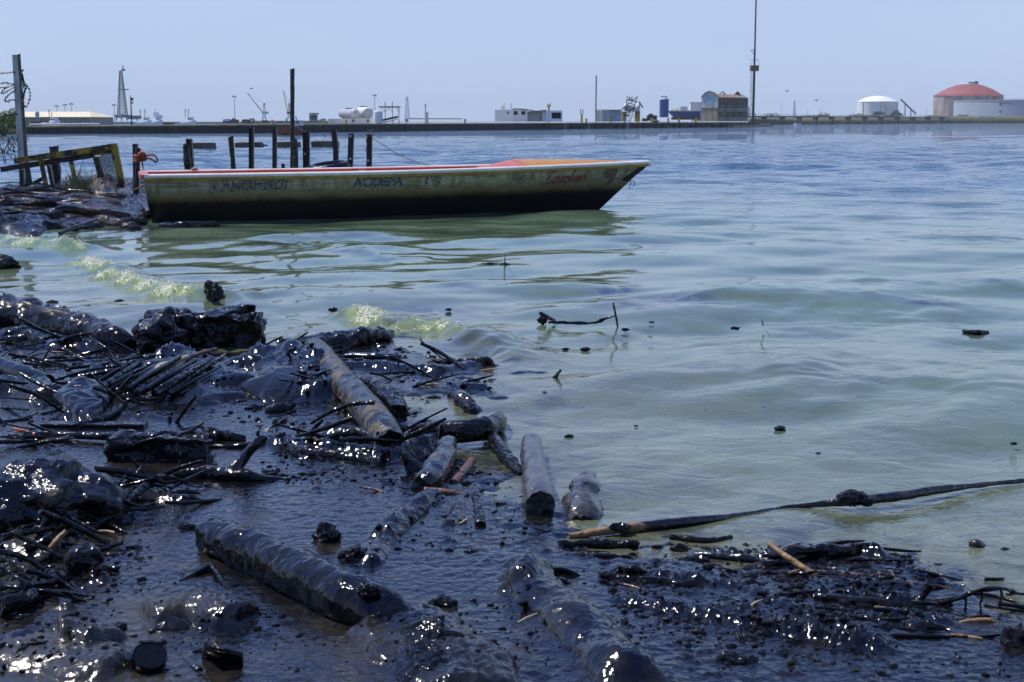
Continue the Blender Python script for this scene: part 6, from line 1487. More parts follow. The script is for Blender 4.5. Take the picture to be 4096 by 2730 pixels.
def block(name, label, cat, x0, x1, yb, w_y, h, m=CRUST, rot=0., amp=.03, seed=0., n=26, z0=-.04, taper=0.):
    """rough slab: x range and front base row in the view, depth and height in metres"""
    a, b = G(x0, yb), G(x1, yb); c = (a+b)/2; w = (b-a)[0]; 
    V = []; Fc = []; idx = {}
    import itertools
    def vid(i, j, k_):
        if (i, j, k_) not in idx: idx[(i, j, k_)] = len(V); V.append((i, j, k_))
        return idx[(i, j, k_)]
    nx, ny, nz = n, max(6, int(n*w_y/w)), max(5, int(n*(h-z0)/w))
    for i in range(nx):
        for j in range(ny): Fc.append((vid(i, j, nz), vid(i+1, j, nz), vid(i+1, j+1, nz), vid(i, j+1, nz)))
    for i in range(nx):
        for k_ in range(nz): Fc.append((vid(i, 0, k_), vid(i+1, 0, k_), vid(i+1, 0, k_+1), vid(i, 0, k_+1))); Fc.append((vid(i+1, ny, k_), vid(i, ny, k_), vid(i, ny, k_+1), vid(i+1, ny, k_+1)))
    for j in range(ny):
        for k_ in range(nz): Fc.append((vid(0, j+1, k_), vid(0, j, k_), vid(0, j, k_+1), vid(0, j+1, k_+1))); Fc.append((vid(nx, j, k_), vid(nx, j+1, k_), vid(nx, j+1, k_+1), vid(nx, j, k_+1)))
    U = np.array(V, float)/np.array((nx, ny, nz)); X_ = (U[:, 0]-.5)*w; Y_ = U[:, 1]*w_y; Z_ = z0+(h-z0)*U[:, 2]
    Z_ *= 1-taper*U[:, 0]
    cn = fbm(X_*9+seed, Y_*9, Z_*9, 4); cn2 = fbm(X_*9+seed+40, Y_*9, Z_*9, 4); cn3 = fbm(X_*7+seed+80, Y_*7, Z_*7, 4)
    X_ = X_+amp*cn; Y_ = Y_+amp*cn2; Z_ = Z_+amp*.9*cn3*U[:, 2]
    cr, sr = math.cos(rot), math.sin(rot); P = np.stack([c[0]+X_*cr-Y_*sr, c[1]+X_*sr+Y_*cr, Z_], -1)
    return obj(name, P, Fc, m, label=label, cat=cat)

# --- the big pieces
log('log', 'long pale barked log streaked with tar lying from the water towards the black branch', [(722, 797, .085, .062), (738, 815, .085, .070), (775, 862, .085, .072), (820, 915, .08, .076), (860, 962, .07, .078), (885, 1000, .055, .080), (897, 1022, .04, .070)], M_LOGTAN, seed=3., amp=.04, freq=12., seg=26, n=90)
log('log', 'thick black tar coated log lying diagonally in the lower middle', [(488, 1232, .055, .066), (530, 1250, .058, .074), (610, 1285, .058, .078), (700, 1330, .060, .080), (790, 1375, .058, .082), (860, 1405, .050, .080), (905, 1432, .03, .072), (935, 1452, .0, .06)], M_LOGTAR, seed=5., amp=.045, freq=12., seg=36, n=120)
log('log', 'wet silver grey log pointing at the viewer left of the submerged slab', [(1221, 1018, .045, .046), (1223, 1050, .05, .050), (1230, 1095, .05, .055), (1238, 1140, .05, .060), (1242, 1162, .04, .058)], M_LOGGREY, seed=8., amp=.035, seg=24, n=50)
t = log('submerged_slab', 'broad wet grey slab of wood half sunk beside the silver log', [(1348, 1092, -.02, .035), (1346, 1115, -.005, .055), (1340, 1150, -.012, .070), (1332, 1185, -.008, .076), (1330, 1200, -.02, .06)], M_LOGGREY, 'slab', seed=12., amp=.2, squash=.62, seg=26, n=44)
t = thing('long_pole', G(1700, 1190), 'long thin pole with tan end lying across the water on the right', 'pole')
rod('tan_end', '', [(1308, 1232, .006, .010), (1350, 1226, .012, .014), (1400, 1219, .016, .017), (1450, 1213, .016, .018), (1510, 1207, .014, .018)], M_STRAW, parent=t, n=26, seg=10, amp=.05)
rod('dark_shaft', '', [(1470, 1211, .015, .0187), (1560, 1201, .014, .020), (1640, 1193, .006, .016), (1720, 1181, -.004, .010), (1800, 1168, -.012, .009), (1890, 1158, .002, .012), (1960, 1152, .012, .019), (2060, 1141, .012, .021), (2150, 1127, .008, .018), (2240, 1116, .0, .012), (2330, 1107, -.006, .009), (2460, 1095, -.01, .008)], M_LOGDARK, parent=t, n=80, seg=10, amp=.07)
blob('tar_lump', 'knobbly black lump stuck on the long pole at the right', 1958, 1146, .03, .060, .035, .030, seed=3.1)
blob('tar_lump', 'small black lump sitting on the tan end of the long pole', 1425, 1212, .028, .036, .022, .016, seed=4.1, cat='tar lump')
blob('tar_lump', 'second knob beside the lump on the right part of the long pole', 1990, 1152, .02, .035, .025, .018, seed=5.1)
# block far left-middle
block('oily_block', 'big black oil drenched block at the waterline with ragged top', 'block', 335, 588, 800, .34, .20, CRUST, .05, .06, 3., 40)
blob('tar_lump', 'rounded black heap on the left end of the big block', 365, 775, .10, .16, .16, .13, seed=8., amp=.4)
sheet('bent_plate', 'bent black plate projecting from the right top of the big block', 'plate', [(470, 722, .22), (520, 709, .24), (560, 706, .25), (588, 708, .25)], [(490, 738, .20), (520, 726, .21), (556, 722, .21), (587, 720, .20)], th=.02)
blob('old_shoe', 'dark rounded shoe sole end standing on the big block', 390, 722, .235, .045, .06, .055, M_SMTAR, 'shoe', .12, 1.5, 2.)
for k, (x, yt, yb) in enumerate([(388, 735, 760), (402, 730, 775), (583, 715, 735), (577, 716, 730)]):
    rod('tar_drip', '', [(x, yt, .2-(0), .004), (x, yt+ (yb-yt)*.6, .17, .0035), (x+1, yb, .13, .002)], TAR, 'tar drip', 'drips of tar on the big block', 5, 6); bpy.context.scene.collection.objects[-1]['label'] = 'thin string of tar hanging down the big block'
block('oily_block', 'second black square block with rough lip in the middle left', 'block', 246, 466, 1068, .20, .105, CRUST, -.03, .035, 13., 40)
rod('oily_stick', 'short black stick leaning over the right corner of the second block', [(405, 1003, .11, .008), (440, 990, .12, .008), (466, 972, .15, .005)], seed=2)
log('log', 'ragged black log behind the second block with tar strings', [(425, 992, .05, .022), (470, 992, .05, .026), (520, 1001, .035, .024), (560, 1010, .02, .018)], CRUST, seed=17., amp=.2)
rod('oily_stick', 'low tar covered stick running right from the second block', [(470, 1030, .01, .014), (540, 1026, .02, .014), (600, 1020, .02, .012), (640, 1012, .01, .008)], seed=6, amp=.3)
# long mound at the left waterline
log('log', 'long heavy tar mound log at the left edge of the waterline', [(-90, 712, .10, .13), (20, 718, .10, .14), (80, 735, .08, .12), (150, 750, .07, .12), (215, 768, .06, .115), (265, 785, .05, .09), (312, 798, .01, .05)], CRUST, seed=19., amp=.14, seg=30, n=90)
log('log', 'short black log lying under the long mound log', [(15, 775, .04, .05), (60, 772, .05, .06), (105, 792, .02, .05)], CRUST, seed=23., amp=.16)
log('log', 'smooth black pipe like log left of the small broken box', [(10, 782, .03, .03), (60, 778, .045, .035), (110, 776, .04, .034)], M_SMTAR, seed=25.)
block('broken_box', 'small black broken wooden box lying in the oil below the long mound', 'box', 125, 187, 806, .10, .07, CRUST, .2, .02, 31., 18)
log('log', 'black log entering from the left edge beside the trash heap', [(-70, 825, .06, .058), (0, 842, .055, .056), (60, 862, .05, .054), (108, 882, .03, .052)], M_SMTAR, seed=27., amp=.05, seg=24)
log('branch', 'thick black branch across the oil at the foot of the pale log', [(955, 992, .02, .03), (1000, 990, .05, .046), (1060, 992, .065, .055), (1110, 985, .07, .056), (1140, 972, .05, .042), (1150, 962, .02, .025)], CRUST, 'branch', seed=33., amp=.12)
log('log', 'rounded black log right of the pale log', [(845, 880, .05, .05), (880, 902, .06, .058), (908, 928, .05, .058), (918, 950, .03, .045)], CRUST, seed=35., amp=.1)
log('log', 'dark log with a bare greenish patch below the thick branch', [(1030, 1022, .06, .042), (1022, 1045, .06, .052), (1005, 1075, .05, .056), (985, 1105, .035, .054), (972, 1122, .02, .045)], M_LOGMOSS, seed=37., amp=.08, seg=24, n=50)
log('log', 'slim black log sloping down right of the mossy log', [(1128, 1000, .04, .030), (1150, 1030, .03, .030), (1172, 1060, .02, .028), (1198, 1092, .0, .022)], CRUST, seed=39., amp=.14)
log('log', 'short reddish brown log piece in the pool right of the mossy log', [(1084, 1060, .01, .018), (1066, 1085, .012, .022), (1042, 1112, .01, .020)], M_REDW, seed=41.)
rod('wood_strip', 'dark brown polished wood strip lying below the mossy log', [(975, 1127, .02, .015), (1020, 1131, .02, .015), (1066, 1139, .008, .010)], M_REDW, 'wood strip', seed=1, amp=.05)
sheet('bent_plate', 'triangular black sheet leaning at the end of the pale log', 'plate', [(915, 1040, .10), (950, 1005, .13), (1008, 990, .13)], [(935, 1095, .0), (962, 1088, .01), (985, 1078, .01)], th=.01, amp=.02)
log('branch', 'arched black branch left of the foot of the pale log', [(745, 1016, .0, .016), (780, 1000, .035, .024), (830, 996, .05, .028), (868, 1006, .05, .026)], CRUST, 'branch', seed=43.)
blob('tar_lump', 'rounded black stump end below the foot of the pale log', 870, 1020, .03, .05, .05, .05, seed=6.)
log('log', 'low black log half sunk below the pale log heap', [(620, 1022, .01, .02), (700, 1040, .02, .03), (800, 1052, .02, .026), (880, 1062, .02, .03)], CRUST, seed=45., amp=.22)
for k, (pts, lb) in enumerate([([(1002, 1142, .01, .026), (965, 1178, .015, .030), (935, 1205, .012, .030)], 'upper piece of the thin sunken log in the middle'), ([(930, 1208, .012, .030), (900, 1235, .015, .032), (877, 1255, .01, .028)], 'middle piece of the thin sunken log'),
     ([(1092, 1140, .0, .02), (1100, 1180, .01, .018), (1104, 1210, .012, .022)], 'short sunken stick right of the thin sunken log')]):
    log('sunken_log', lb, pts, CRUST, seed=50.+k, amp=.16)
blob('tar_lump', 'large tar rock right of the thick black log', 752, 1238, .02, .042, .04, .045, seed=9., amp=.5)
blob('tar_lump', 'wide tar rock just above the thick black log', 812, 1283, .01, .055, .05, .038, seed=11., amp=.4)
blob('tar_lump', 'tar lump on the crest of the thick black log', 845, 1355, .13, .03, .025, .018, seed=12., amp=.5)
# branch with the raised fork
t = thing('forked_branch', G(530, 1100), 'black forked branch rising from the oil left of centre', 'branch')
log('stem', '', [(328, 1112, .008, .012), (380, 1098, .02, .022), (440, 1089, .03, .028), (500, 1089, .035, .032), (560, 1096, .03, .030), (620, 1103, .015, .020), (692, 1106, .0, .010)], CRUST, parent=t, seed=61., amp=.14)
fk_ = log('fork', '', [(528, 1096, .03, .030), (548, 1066, .075, .028), (568, 1040, .12, .025), (588, 1020, .16, .022), (604, 1004, .185, .018)], M_LOGDARK, parent=t, seed=63., amp=.12)
rod('twig', '', [(598, 1010, .17, .010), (592, 998, .20, .009), (597, 985, .215, .010)], parent=fk_, seed=1)
t = thing('upright_stick', G(404, 978), 'thin black stick standing up slanting to the right', 'stick')
rod('shaft', '', [(402, 978, .0, .012), (418, 952, .06, .010), (436, 928, .12, .009), (450, 911, .16, .006)], parent=t, seed=4)
for k in range(4): rod('twig', '', [(447, 915, .15, .003), (447+[12, 8, -3, 10][k], 915+[-3, 6, -10, 12][k], .16+[.0, -.03, .02, -.04][k], .0015)], parent=t, n=4, seg=5)
rod('oily_stick', 'short stout black stick poking up left of the pale log', [(704, 1004, .0, .010), (722, 985, .045, .010), (741, 966, .09, .008)], seed=7)
# sheaf
sg = random.Random(17)
for k in range(30):
    f = k/29; x0 = 222+f*215+sg.uniform(-10, 10); y0 = 893+f*8+sg.uniform(-14, 10); ln = sg.uniform(.7, 1.15); x1 = x0+118*ln; y1 = y0-72*ln+sg.uniform(-7, 7); r_ = sg.uniform(.008, .020)
    z0 = sg.uniform(.01, .05)+.04*math.sin(PI*f); z1 = z0+sg.uniform(.02, .08)
    rod('oily_reed', 'black oil coated reed in the sheaf below the big block', [(x0, y0, z0, r_), ((x0+x1)/2, (y0+y1)/2-2, (z0+z1)/2+.015, r_*1.1), (x1, y1, z1, r_*.7)], M_SMTAR if k % 3 else CRUST, 'reed', 'sheaf of oily reeds', seed=k, n=9, seg=8)
t = thing('pale_stick', G(425, 835, .08), 'pale yellow stripped stick with brown end lying on the black reeds', 'stick')
log('pale_end', '', [(357, 864, .10, .012), (366, 849, .115, .026), (392, 836, .12, .022), (430, 822, .125, .017)], M_BONE, parent=t, seed=71., amp=.10, n=26)
rod('brown_end', '', [(428, 824, .12, .013), (460, 813, .125, .013), (497, 803, .13, .010)], M_REDW, parent=t, seed=3, n=14)
# smooth tarps
cloth(335, 590, 848, 945, M_SMTAR, 'smooth black oil soaked tarpaulin hump below the pale stick', 'tarpaulin', 'oily_tarpaulin', .11, 5, 2.5, 0., 60)
cloth(530, 770, 826, 935, M_SMTAR, 'broad black tarpaulin hump left of the pale log', 'tarpaulin', 'oily_tarpaulin', .12, 9, 2.5, 0., 60)
cloth(122, 268, 890, 985, M_SMTAR, 'crumpled black rubbish bag with radiating folds', 'rubbish bag', 'rubbish_bag', .11, 13, 7., .0, 60)
cloth(345, 505, 1402, 1472, M_SMTAR, 'round shiny black bag hump in the lower left oil', 'rubbish bag', 'rubbish_bag', .075, 21, 3., .0, 50)
cloth(905, 1100, 1440, 1640, CRUST, 'large crumpled black bag heap at the bottom edge', 'rubbish bag', 'rubbish_bag', .10, 25, 9., .0, 80)
cloth(60, 130, 880, 960, CRUST, 'small black bag heap beside the radiating rubbish bag', 'rubbish bag', 'rubbish_bag', .06, 29, 6., .0, 40)
P = np.array([L(*p_) for p_ in [(292, 898, .01, .014), (290, 920, .02, .016), (272, 942, .03, .018), (240, 960, .035, .019), (205, 972, .03, .020), (178, 980, .025, .021)]])
V, Fc = tube(P, 12, 90); C_ = catmull(P, 90); V = V.copy()
for i in range(90):
    if i % 2: V[i*12:(i+1)*12] = C_[i, :3]+(V[i*12:(i+1)*12]-C_[i, :3])*.82
obj('ribbed_hose', V, Fc, CRUST, label='black ribbed hose curling round the rubbish bag', cat='hose')
rod('oily_pipe', 'long straight black pipe lying left of the second block', [(55, 998, .03, .017), (160, 1001, .035, .017), (285, 1006, .04, .017)], CRUST, 'pipe', seed=9, n=20, seg=12, amp=.06)
block('oily_plank', 'dark flat plank with blue shine behind the long pipe', 'plank', 92, 330, 992, .09, .035, M_SMTAR, -.04, .004, 5., 20, .0)
rod('orange_rope_end', 'short orange rope end in the oil at the left edge', [(32, 985, .04, .007), (48, 990, .045, .008), (64, 993, .04, .007), (80, 999, .035, .006)], M_ROPE, 'rope', seed=2)
rod('orange_rope_end', 'tiny orange scrap below the long pipe', [(158, 1016, .01, .004), (172, 1018, .012, .005), (182, 1021, .01, .003)], M_ROPE, 'rope', seed=2)
# rock at the left
blob('rock', 'big dark rock with brown patch at the left edge', 75, 1165, .07, .30, .22, .17, M_ROCK, 'rock', .28, 1.4, 21., 5)
blob('rock', 'smaller rounded black rock leaning on the big rock', 205, 1172, .03, .09, .09, .075, CRUST, 'rock', .22, 1.5, 24., 4)
log('metal_drum_end', 'smooth black pipe stub right of the big rock', [(192, 1128, .055, .045), (225, 1142, .05, .046), (262, 1158, .03, .040)], M_SMTAR, 'pipe stub', seed=81., amp=.03)
for k, (pts, lb) in enumerate([([(172, 1193, .06, .016), (235, 1160, .08, .018), (298, 1130, .09, .016)], 'black beam propped on the big rock pointing up right'), ([(208, 1216, .03, .018), (275, 1168, .06, .017), (336, 1116, .09, .016)], 'longer black beam below the propped beam'),
    ([(138, 1175, .10, .006), (180, 1199, .08, .007), (226, 1225, .05, .006)], 'thin grey stick crossing the two black beams'), ([(-20, 1215, .04, .02), (80, 1218, .05, .02), (170, 1212, .05, .018)], 'horizontal black stick under the big rock'),
    ([(60, 1262, .04, .017), (110, 1240, .06, .018), (165, 1222, .07, .016)], 'black curved stick left of the grey stone'), ([(118, 1260, .05, .012), (135, 1238, .08, .012), (152, 1222, .1, .010)], 'stubby stick with pale broken tip in the left pile'),
    ([(10, 1278, .06, .010), (60, 1310, .05, .010), (105, 1345, .03, .010)], 'thin stick slanting down in the lower left pile'), ([(90, 1335, .03, .016), (60, 1375, .05, .03), (0, 1392, .05, .03)], 'thick black stick end at the lower left edge'),
    ([(145, 1338, .02, .008), (175, 1362, .03, .008), (203, 1391, .005, .007)], 'lit black twig pointing down right below the grey stone'), ([(165, 1340, .04, .008), (185, 1362, .03, .008), (205, 1388, .01, .006)], 'second lit twig ending at the same tip'),
    ([(484, 1300, .03, .012), (515, 1340, .02, .011), (552, 1382, .0, .008)], 'straight dark stick below the thick black log'), ([(410, 1340, .01, .008), (445, 1322, .02, .009), (484, 1300, .03, .010)], 'thin stick meeting the straight dark stick at a corner'),
    ([(2140, 1341, .075, .012), (2125, 1362, .04, .012), (2107, 1386, .01, .013)], 'short black stub slanting in the right hand oil')]):
    rod('oily_stick', lb, pts, M_STRAW if 'pale broken' in lb else CRUST, seed=90+k, n=16, seg=9)
blob('grey_stone', 'grey black stone standing in the lower left', 193, 1290, .05, .065, .055, .060, CRUST, 'stone', .16, 1.4, 31., 4)
blob('tar_lump', 'flat shiny black dome at the lower left edge', 52, 1482, .02, .085, .07, .040, M_SMTAR, 'tar lump', .12, 1.4, 33., 4)
blob('tar_lump', 'rounded black hump right of the shiny dome', 200, 1496, .015, .085, .05, .035, M_SMTAR, 'tar lump', .18, 1.4, 35., 4)
sheet('broken_board', 'jagged black board standing upright in the lower left', 'board', [(474, 1466, .085), (490, 1480, .082), (520, 1488, .075), (558, 1500, .06)], [(466, 1520, .0), (500, 1527, .0), (530, 1533, .0), (560, 1540, .0)], th=.010, amp=.004)
# a tipped tin
t = thing('black_tin', G(340, 1540), 'tipped round black tin with shiny lid in the lower left', 'tin')
c0 = G(340, 1535, .012); ax = np.array((.25, -.45, .86)); ax /= np.linalg.norm(ax); mb = MB(); mb.cyl(c0-ax*.02, c0+ax*.055, .048, .046, 28, cap=False).cyl(c0+ax*.053, c0+ax*.058, .049, .048, 28, cap=False); mb.build('wall', CRUST, t, smooth=True)
mb = MB(); mb.cyl(c0+ax*.049, c0+ax*.052, .046, .046, 28); mb.build('lid', M_SMTAR, t)
log('wood_peg', 'small brown wooden peg right of the black tin', [(430, 1520, .012, .012), (445, 1532, .014, .012), (458, 1545, .012, .011)], M_LOGDARK, 'peg', seed=99.)
sheet('curved_shell', 'curved black shell rim rising from the oil right of centre', 'shell', [(1200, 1318, .02), (1235, 1306, .035), (1280, 1302, .04), (1315, 1308, .035), (1350, 1332, .0)], [(1215, 1334, -.01), (1250, 1336, -.01), (1290, 1338, -.01), (1320, 1340, -.01), (1348, 1345, -.01)], th=.010, amp=.004, bulge=.0)
sheet('bent_roof_sheet', 'bent black sheet folded like a roof over the oil', 'sheet', [(1165, 1412, .0), (1215, 1375, .03), (1245, 1358, .05), (1268, 1375, .035), (1298, 1412, .0)], [(1175, 1428, -.01), (1220, 1400, .0), (1248, 1392, .012), (1268, 1398, .0), (1296, 1416, -.01)], th=.010, amp=.005)
rod('pale_splinter', 'white splinter on the slope below the bent black sheet', [(1190, 1432, .055, .004), (1212, 1420, .06, .005), (1234, 1411, .055, .003)], M_BONE, 'splinter', n=6)
# right hand glinting sticks
for k, (pts, lb, amp) in enumerate([([(1285, 1253, .008, .013), (1340, 1249, .012, .017), (1400, 1250, .012, .017), (1468, 1252, .01, .012)], 'lumpy black stick below the tan pole end', .3),
    ([(1310, 1277, .01, .009), (1380, 1278, .014, .011), (1450, 1282, .008, .007)], 'thin glinting black stick under the lumpy stick', .3),
    ([(1396, 1328, .012, .015), (1460, 1333, .016, .017), (1540, 1341, .014, .016), (1620, 1350, .008, .012)], 'long glinting black stick right of the curved shell', .3),
    ([(1540, 1235, .006, .010), (1620, 1242, .01, .012), (1680, 1236, .004, .007)], 'dark stick just below the middle of the long pole', .25),
    ([(1762, 1278, .02, .022), (1840, 1270, .03, .026), (1930, 1268, .03, .024), (1985, 1272, .01, .015)], 'heavy tar crusted log behind the tan cane', .25),
    ([(1595, 1274, .008, .008), (1680, 1280, .012, .012), (1765, 1289, .01, .010)], 'brownish tarred stick leading to the tar crusted log', .2),
    ([(1872, 1372, .02, .013), (1940, 1377, .025, .015), (2020, 1386, .022, .015), (2108, 1400, .01, .012)], 'bright glinting black stick in the right hand oil', .25),
    ([(1930, 1420, .008, .010), (2010, 1424, .012, .010), (2070, 1428, .012, .012)], 'small black stick lying under the bright glinting stick', .3),
    ([(2080, 1442, .01, .02), (2130, 1440, .015, .026), (2180, 1448, .01, .02)], 'tar heap with glints left of the straw reed', .4),
    ([(1600, 1540, .0, .006), (1640, 1492, .012, .008), (1690, 1455, .01, .006)], 'thin black twig lying at lower right of centre', .3),
    ([(1660, 1465, .004, .005), (1740, 1490, .006, .006), (1860, 1530, .004, .005)], 'very thin brown twig beside the thin black twig', .2),
    ([(880, 838, .01, .010), (915, 835, .03, .013), (945, 850, .02, .012)], 'short black stick behind the pale log', .3),
    ([(912, 812, .14, .005), (914, 826, .08, .006), (917, 838, .03, .008)], 'tiny upright spike behind the pale log', .2),
    ([(905, 838, .02, .022), (930, 842, .025, .024), (948, 862, .01, .018)], 'curled black stick end behind the pale log', .25)]):
    log('oily_stick', lb, pts, CRUST if 'brown' not in lb else M_LOGDARK, 'stick', seed=110.+k, amp=amp, seg=10, n=60 if k < 9 else 22)
t = thing('knotty_branch', G(2220, 1380), 'knotty black branch with hanging twigs at the right edge', 'branch')
rod('stem', '', [(2140, 1388, .010, .014), (2180, 1380, .03, .012), (2215, 1370, .05, .010), (2250, 1357, .07, .010), (2300, 1352, .07, .009), (2335, 1362, .04, .007)], parent=t, n=36, amp=.3)
for x, y, z in ((2255, 1357, .07), (2300, 1354, .07), (2218, 1371, .045)): rod('twig', '', [(x, y, z, .005), (x+2, y+16, z*.5, .004), (x-3, y+30, .0, .004)], parent=t, n=8)
# cane
t = rod('tan_cane', 'bare tan cane leaning out of the tar at the right', [(1768, 1252, .075, .009), (1800, 1275, .055, .0105), (1840, 1302, .03, .011), (1876, 1324, .008, .0105)], M_STRAW, 'cane', n=26, seg=12, amp=.03)
rod('long_reed', 'long thin pinkish reed lying right of the tan cane', [(1860, 1312, .012, .006), (1960, 1320, .016, .007), (2060, 1334, .014, .006), (2140, 1346, .016, .006), (2205, 1358, .008, .004)], M_REDW, 'reed', n=40)
rod('straw_reed', 'short bright straw reed near the right edge', [(2190, 1436, .008, .004), (2230, 1428, .014, .008), (2270, 1426, .016, .008), (2300, 1434, .008, .005)], M_STRAW, 'reed', n=18)
rod('straw_reed', 'thin straw reed in the glinting ridge at the right', [(2010, 1395, .02, .004), (2070, 1402, .02, .004)], M_STRAW, 'reed', n=8)
rod('straw_reed', 'broken straw piece at the foot of the tan cane', [(1812, 1318, .03, .005), (1838, 1309, .035, .003)], M_STRAW, 'reed', n=6)
blob('tar_lump', 'tar clump with glints at the bottom right of centre', 1690, 1522, .01, .055, .03, .022, seed=41., amp=.5)
blob('tar_lump', 'smooth black ball beside the bottom tar clump', 1668, 1512, .012, .02, .02, .020, M_SMTAR, seed=43., amp=.1)
blob('tar_lump', 'tall tar heap at the far right edge', 2340, 1480, .01, .05, .04, .05, seed=45., amp=.5)
blob('tar_lump', 'wide smooth tar mound right of the tan cane', 1935, 1345, .0, .085, .05, .022, M_SMTAR, seed=47., amp=.2)
blob('tar_lump', 'big black lump right of the thick log end', 1020, 1392, .01, .045, .035, .030, seed=49., amp=.3)
blob('tar_lump', 'lone tar pebble right of the bag heap', 1155, 1512, .005, .03, .022, .014, seed=51., amp=.25)
blob('tar_lump', 'pair of dark lumps in the middle right pool', 1240, 1285, .0, .03, .02, .014, seed=53., amp=.4)
for k, (x, y, s_) in enumerate([(1095, 1385, .018), (1460, 1400, .022), (1150, 1165, .022), (1085, 1275, .02), (935, 1285, .010), (1100, 1150, .012), (1330, 1222, .010), (1580, 1290, .02), (1010, 1215, .010), (880, 1235, .012), (1390, 1300, .018), (1510, 1258, .012), (1560, 1262, .022), (1700, 1335, .018), (1720, 1350, .03), (1665, 1385, .02), (640, 1200, .016), (700, 1060, .020), (595, 985, .02), (435, 890, .015), (2015, 1300, .02), (1800, 1340, .022), (1985, 1400, .02), (1850, 1445, .02), (1440, 1455, .015), (290, 1275, .02), (400, 1225, .02), (430, 1218, .03), (565, 905, .035), (1035, 1120, .012), (60, 880, .03), (180, 850, .03)]):
    blob('tar_lump', 'small glossy tar lump scattered on the oil', x, y, s_*.15, s_*1.5, s_, s_*.8, seed=60.+k*1.7, amp=.45, sub=3, group='small tar lumps on the oil')

# --- flotsam on the open water (position, size) 
t = thing('broken_stump', G(485, 683), 'black forked stump sticking out of the water left of the breaker', 'stump')
V, Fc = lump(G(494, 682, .05), .065, .05, .10, .35, 1.6, 3, 4, 0, 4); obj('stump', V, Fc, CRUST, t); V, Fc = tube([L(474, 682, 0, .012), L(473, 664, .10, .014), L(480, 655, .17, .035), L(490, 655, .17, .025)], 10, 16, .012, 9, 2); obj('snag', V, Fc, CRUST, t)
t = thing('t_shaped_twig', G(1400, 745), 'thin twig with upright spike floating on the open water', 'twig')
rod('twig', '', [(1262, 741, .01, .012), (1300, 742, .012, .012), (1362, 743, .012, .010), (1390, 733, .05, .008), (1414, 727, .075, .008)], parent=t, n=34, amp=.4); rod('spike', '', [(1409, 697, .20, .006), (1414, 720, .10, .009), (1419, 750, -.02, .007)], parent=t, n=12, amp=.3)
log('floating_chunk', 'floating forked black chunk left of the thin twig', [(1240, 719, .09, .014), (1255, 728, .06, .017), (1274, 737, .01, .014)], CRUST, 'wood chunk', seed=4.)
blob('floating_chunk', 'dark knob beside the floating forked chunk', 1247, 736, .02, .035, .02, .03, cat='wood chunk', seed=7.)
rod('spike_twig', 'little upright spike on a float below the boat reflection', [(1160, 609, .0, .012), (1160, 598, .09, .007), (1161, 588, .17, .006)], CRUST, 'twig', n=8)
blob('tar_lump', 'dark float at the base of the upright spike', 1160, 609, .0, .055, .03, .022, seed=4.4, sub=3)
log('floating_stick', 'low dark stick floating left of the upright spike', [(1108, 607, .0, .01), (1125, 607, .01, .014), (1145, 607, .0, .01)], CRUST, 'stick', seed=3.)
rod('leaning_twig', 'short leaning black stick poking out of the water right of the slick', [(1270, 874, -.01, .012), (1278, 864, .035, .012), (1288, 852, .085, .009)], CRUST, 'stick', n=10, amp=.2)
log('sunken_branch', 'low dark branch tip near the right edge of the water', [(2215, 762, .0, .014), (2245, 764, .012, .018), (2270, 765, .0, .014)], CRUST, 'branch', seed=3.)
log('sunken_branch', 'fin shaped dark wood tip at the lower right water', [(2230, 1250, .012, .012), (2245, 1250, .016, .016), (2262, 1255, .0, .009)], M_LOGDARK, 'wood tip', seed=6.)
rod('floating_reed', 'small orange brown reed tip floating right of centre', [(1712, 826, .005, .008), (1735, 827, .01, .012), (1755, 829, .012, .016)], M_REDW, 'reed', n=8)
rod('spike_twig', 'tiny upright twig floating beside a dark lump', [(1753, 748, -.01, .007), (1752, 742, .03, .008), (1751, 736, .07, .005)], CRUST, 'twig', n=6)
for k, (x, y, s_, lb) in enumerate([(1437, 758, .035, 'dark knob just right of the thin floating twig'), (1465, 877, .018, 'round dark bead floating right of the leaning stick'), (1514, 941, .016, 'lone black bead in the calm water right of centre'), (1880, 1042, .014, 'lone black bead in the right hand ripples'), (1462, 979, .013, 'small dark bead above the silver log'),
        (1792, 985, .035, 'ragged black clump in the ripples at right'), (1308, 1004, .028, 'dark lump just above the silver grey log'), (1690, 755, .04, 'flat dark lump left of the tiny upright twig'), (1497, 741, .025, 'flat greenish black leaf shape right of the spike'), (1183, 911, .03, 'flat black lump off the slick edge'), (1217, 930, .028, 'second flat black lump off the slick edge'),
        (1380, 867, .035, 'clump of tar floating right of the leaning stick'), (1452, 868, .03, 'pair of small tar beads floating right of centre'), (2090, 581, .05, 'small dark float in the middle right water'), (2332, 337, .25, 'distant dark float near the right edge'), (1158, 340, .22, 'distant dark float beyond the boat bow'), (600, 338, .5, 'low dark rock behind the mooring post'),
        (275, 693, .05, 'small black lump between the breakers and the shore'), (205, 706, .05, 'black lump floating above the long mound log'), (2330, 1020, .02, 'dark spot like lump at the right edge'), (1300, 803, .03, 'floating tar bead below the twig'), (1345, 803, .04, 'short row of tar beads below the thin twig'), (765, 712, .05, 'dark wet lump beside the third breaker'), (882, 720, .018, 'small dark spike base behind the third breaker'), (1030, 712, .03, 'low dark streak right of the third breaker'),
        (1070, 670, .05, 'flat dark patch of weed left of centre'), (1490, 700, .0, '')]):
    if lb: blob('tar_lump', lb, x, y, -.002, s_*.8, s_*.5, s_*.34, seed=100.+k*2.3, amp=.4, sub=3, cat='tar lump' if s_ < .2 else 'float')
log('sunken_branch', 'dark sunken log lying along the waterline under the boat stern', [(370, 520, .0, .05), (430, 520, .02, .07), (500, 516, .0, .05)], CRUST, 'log', seed=14.)
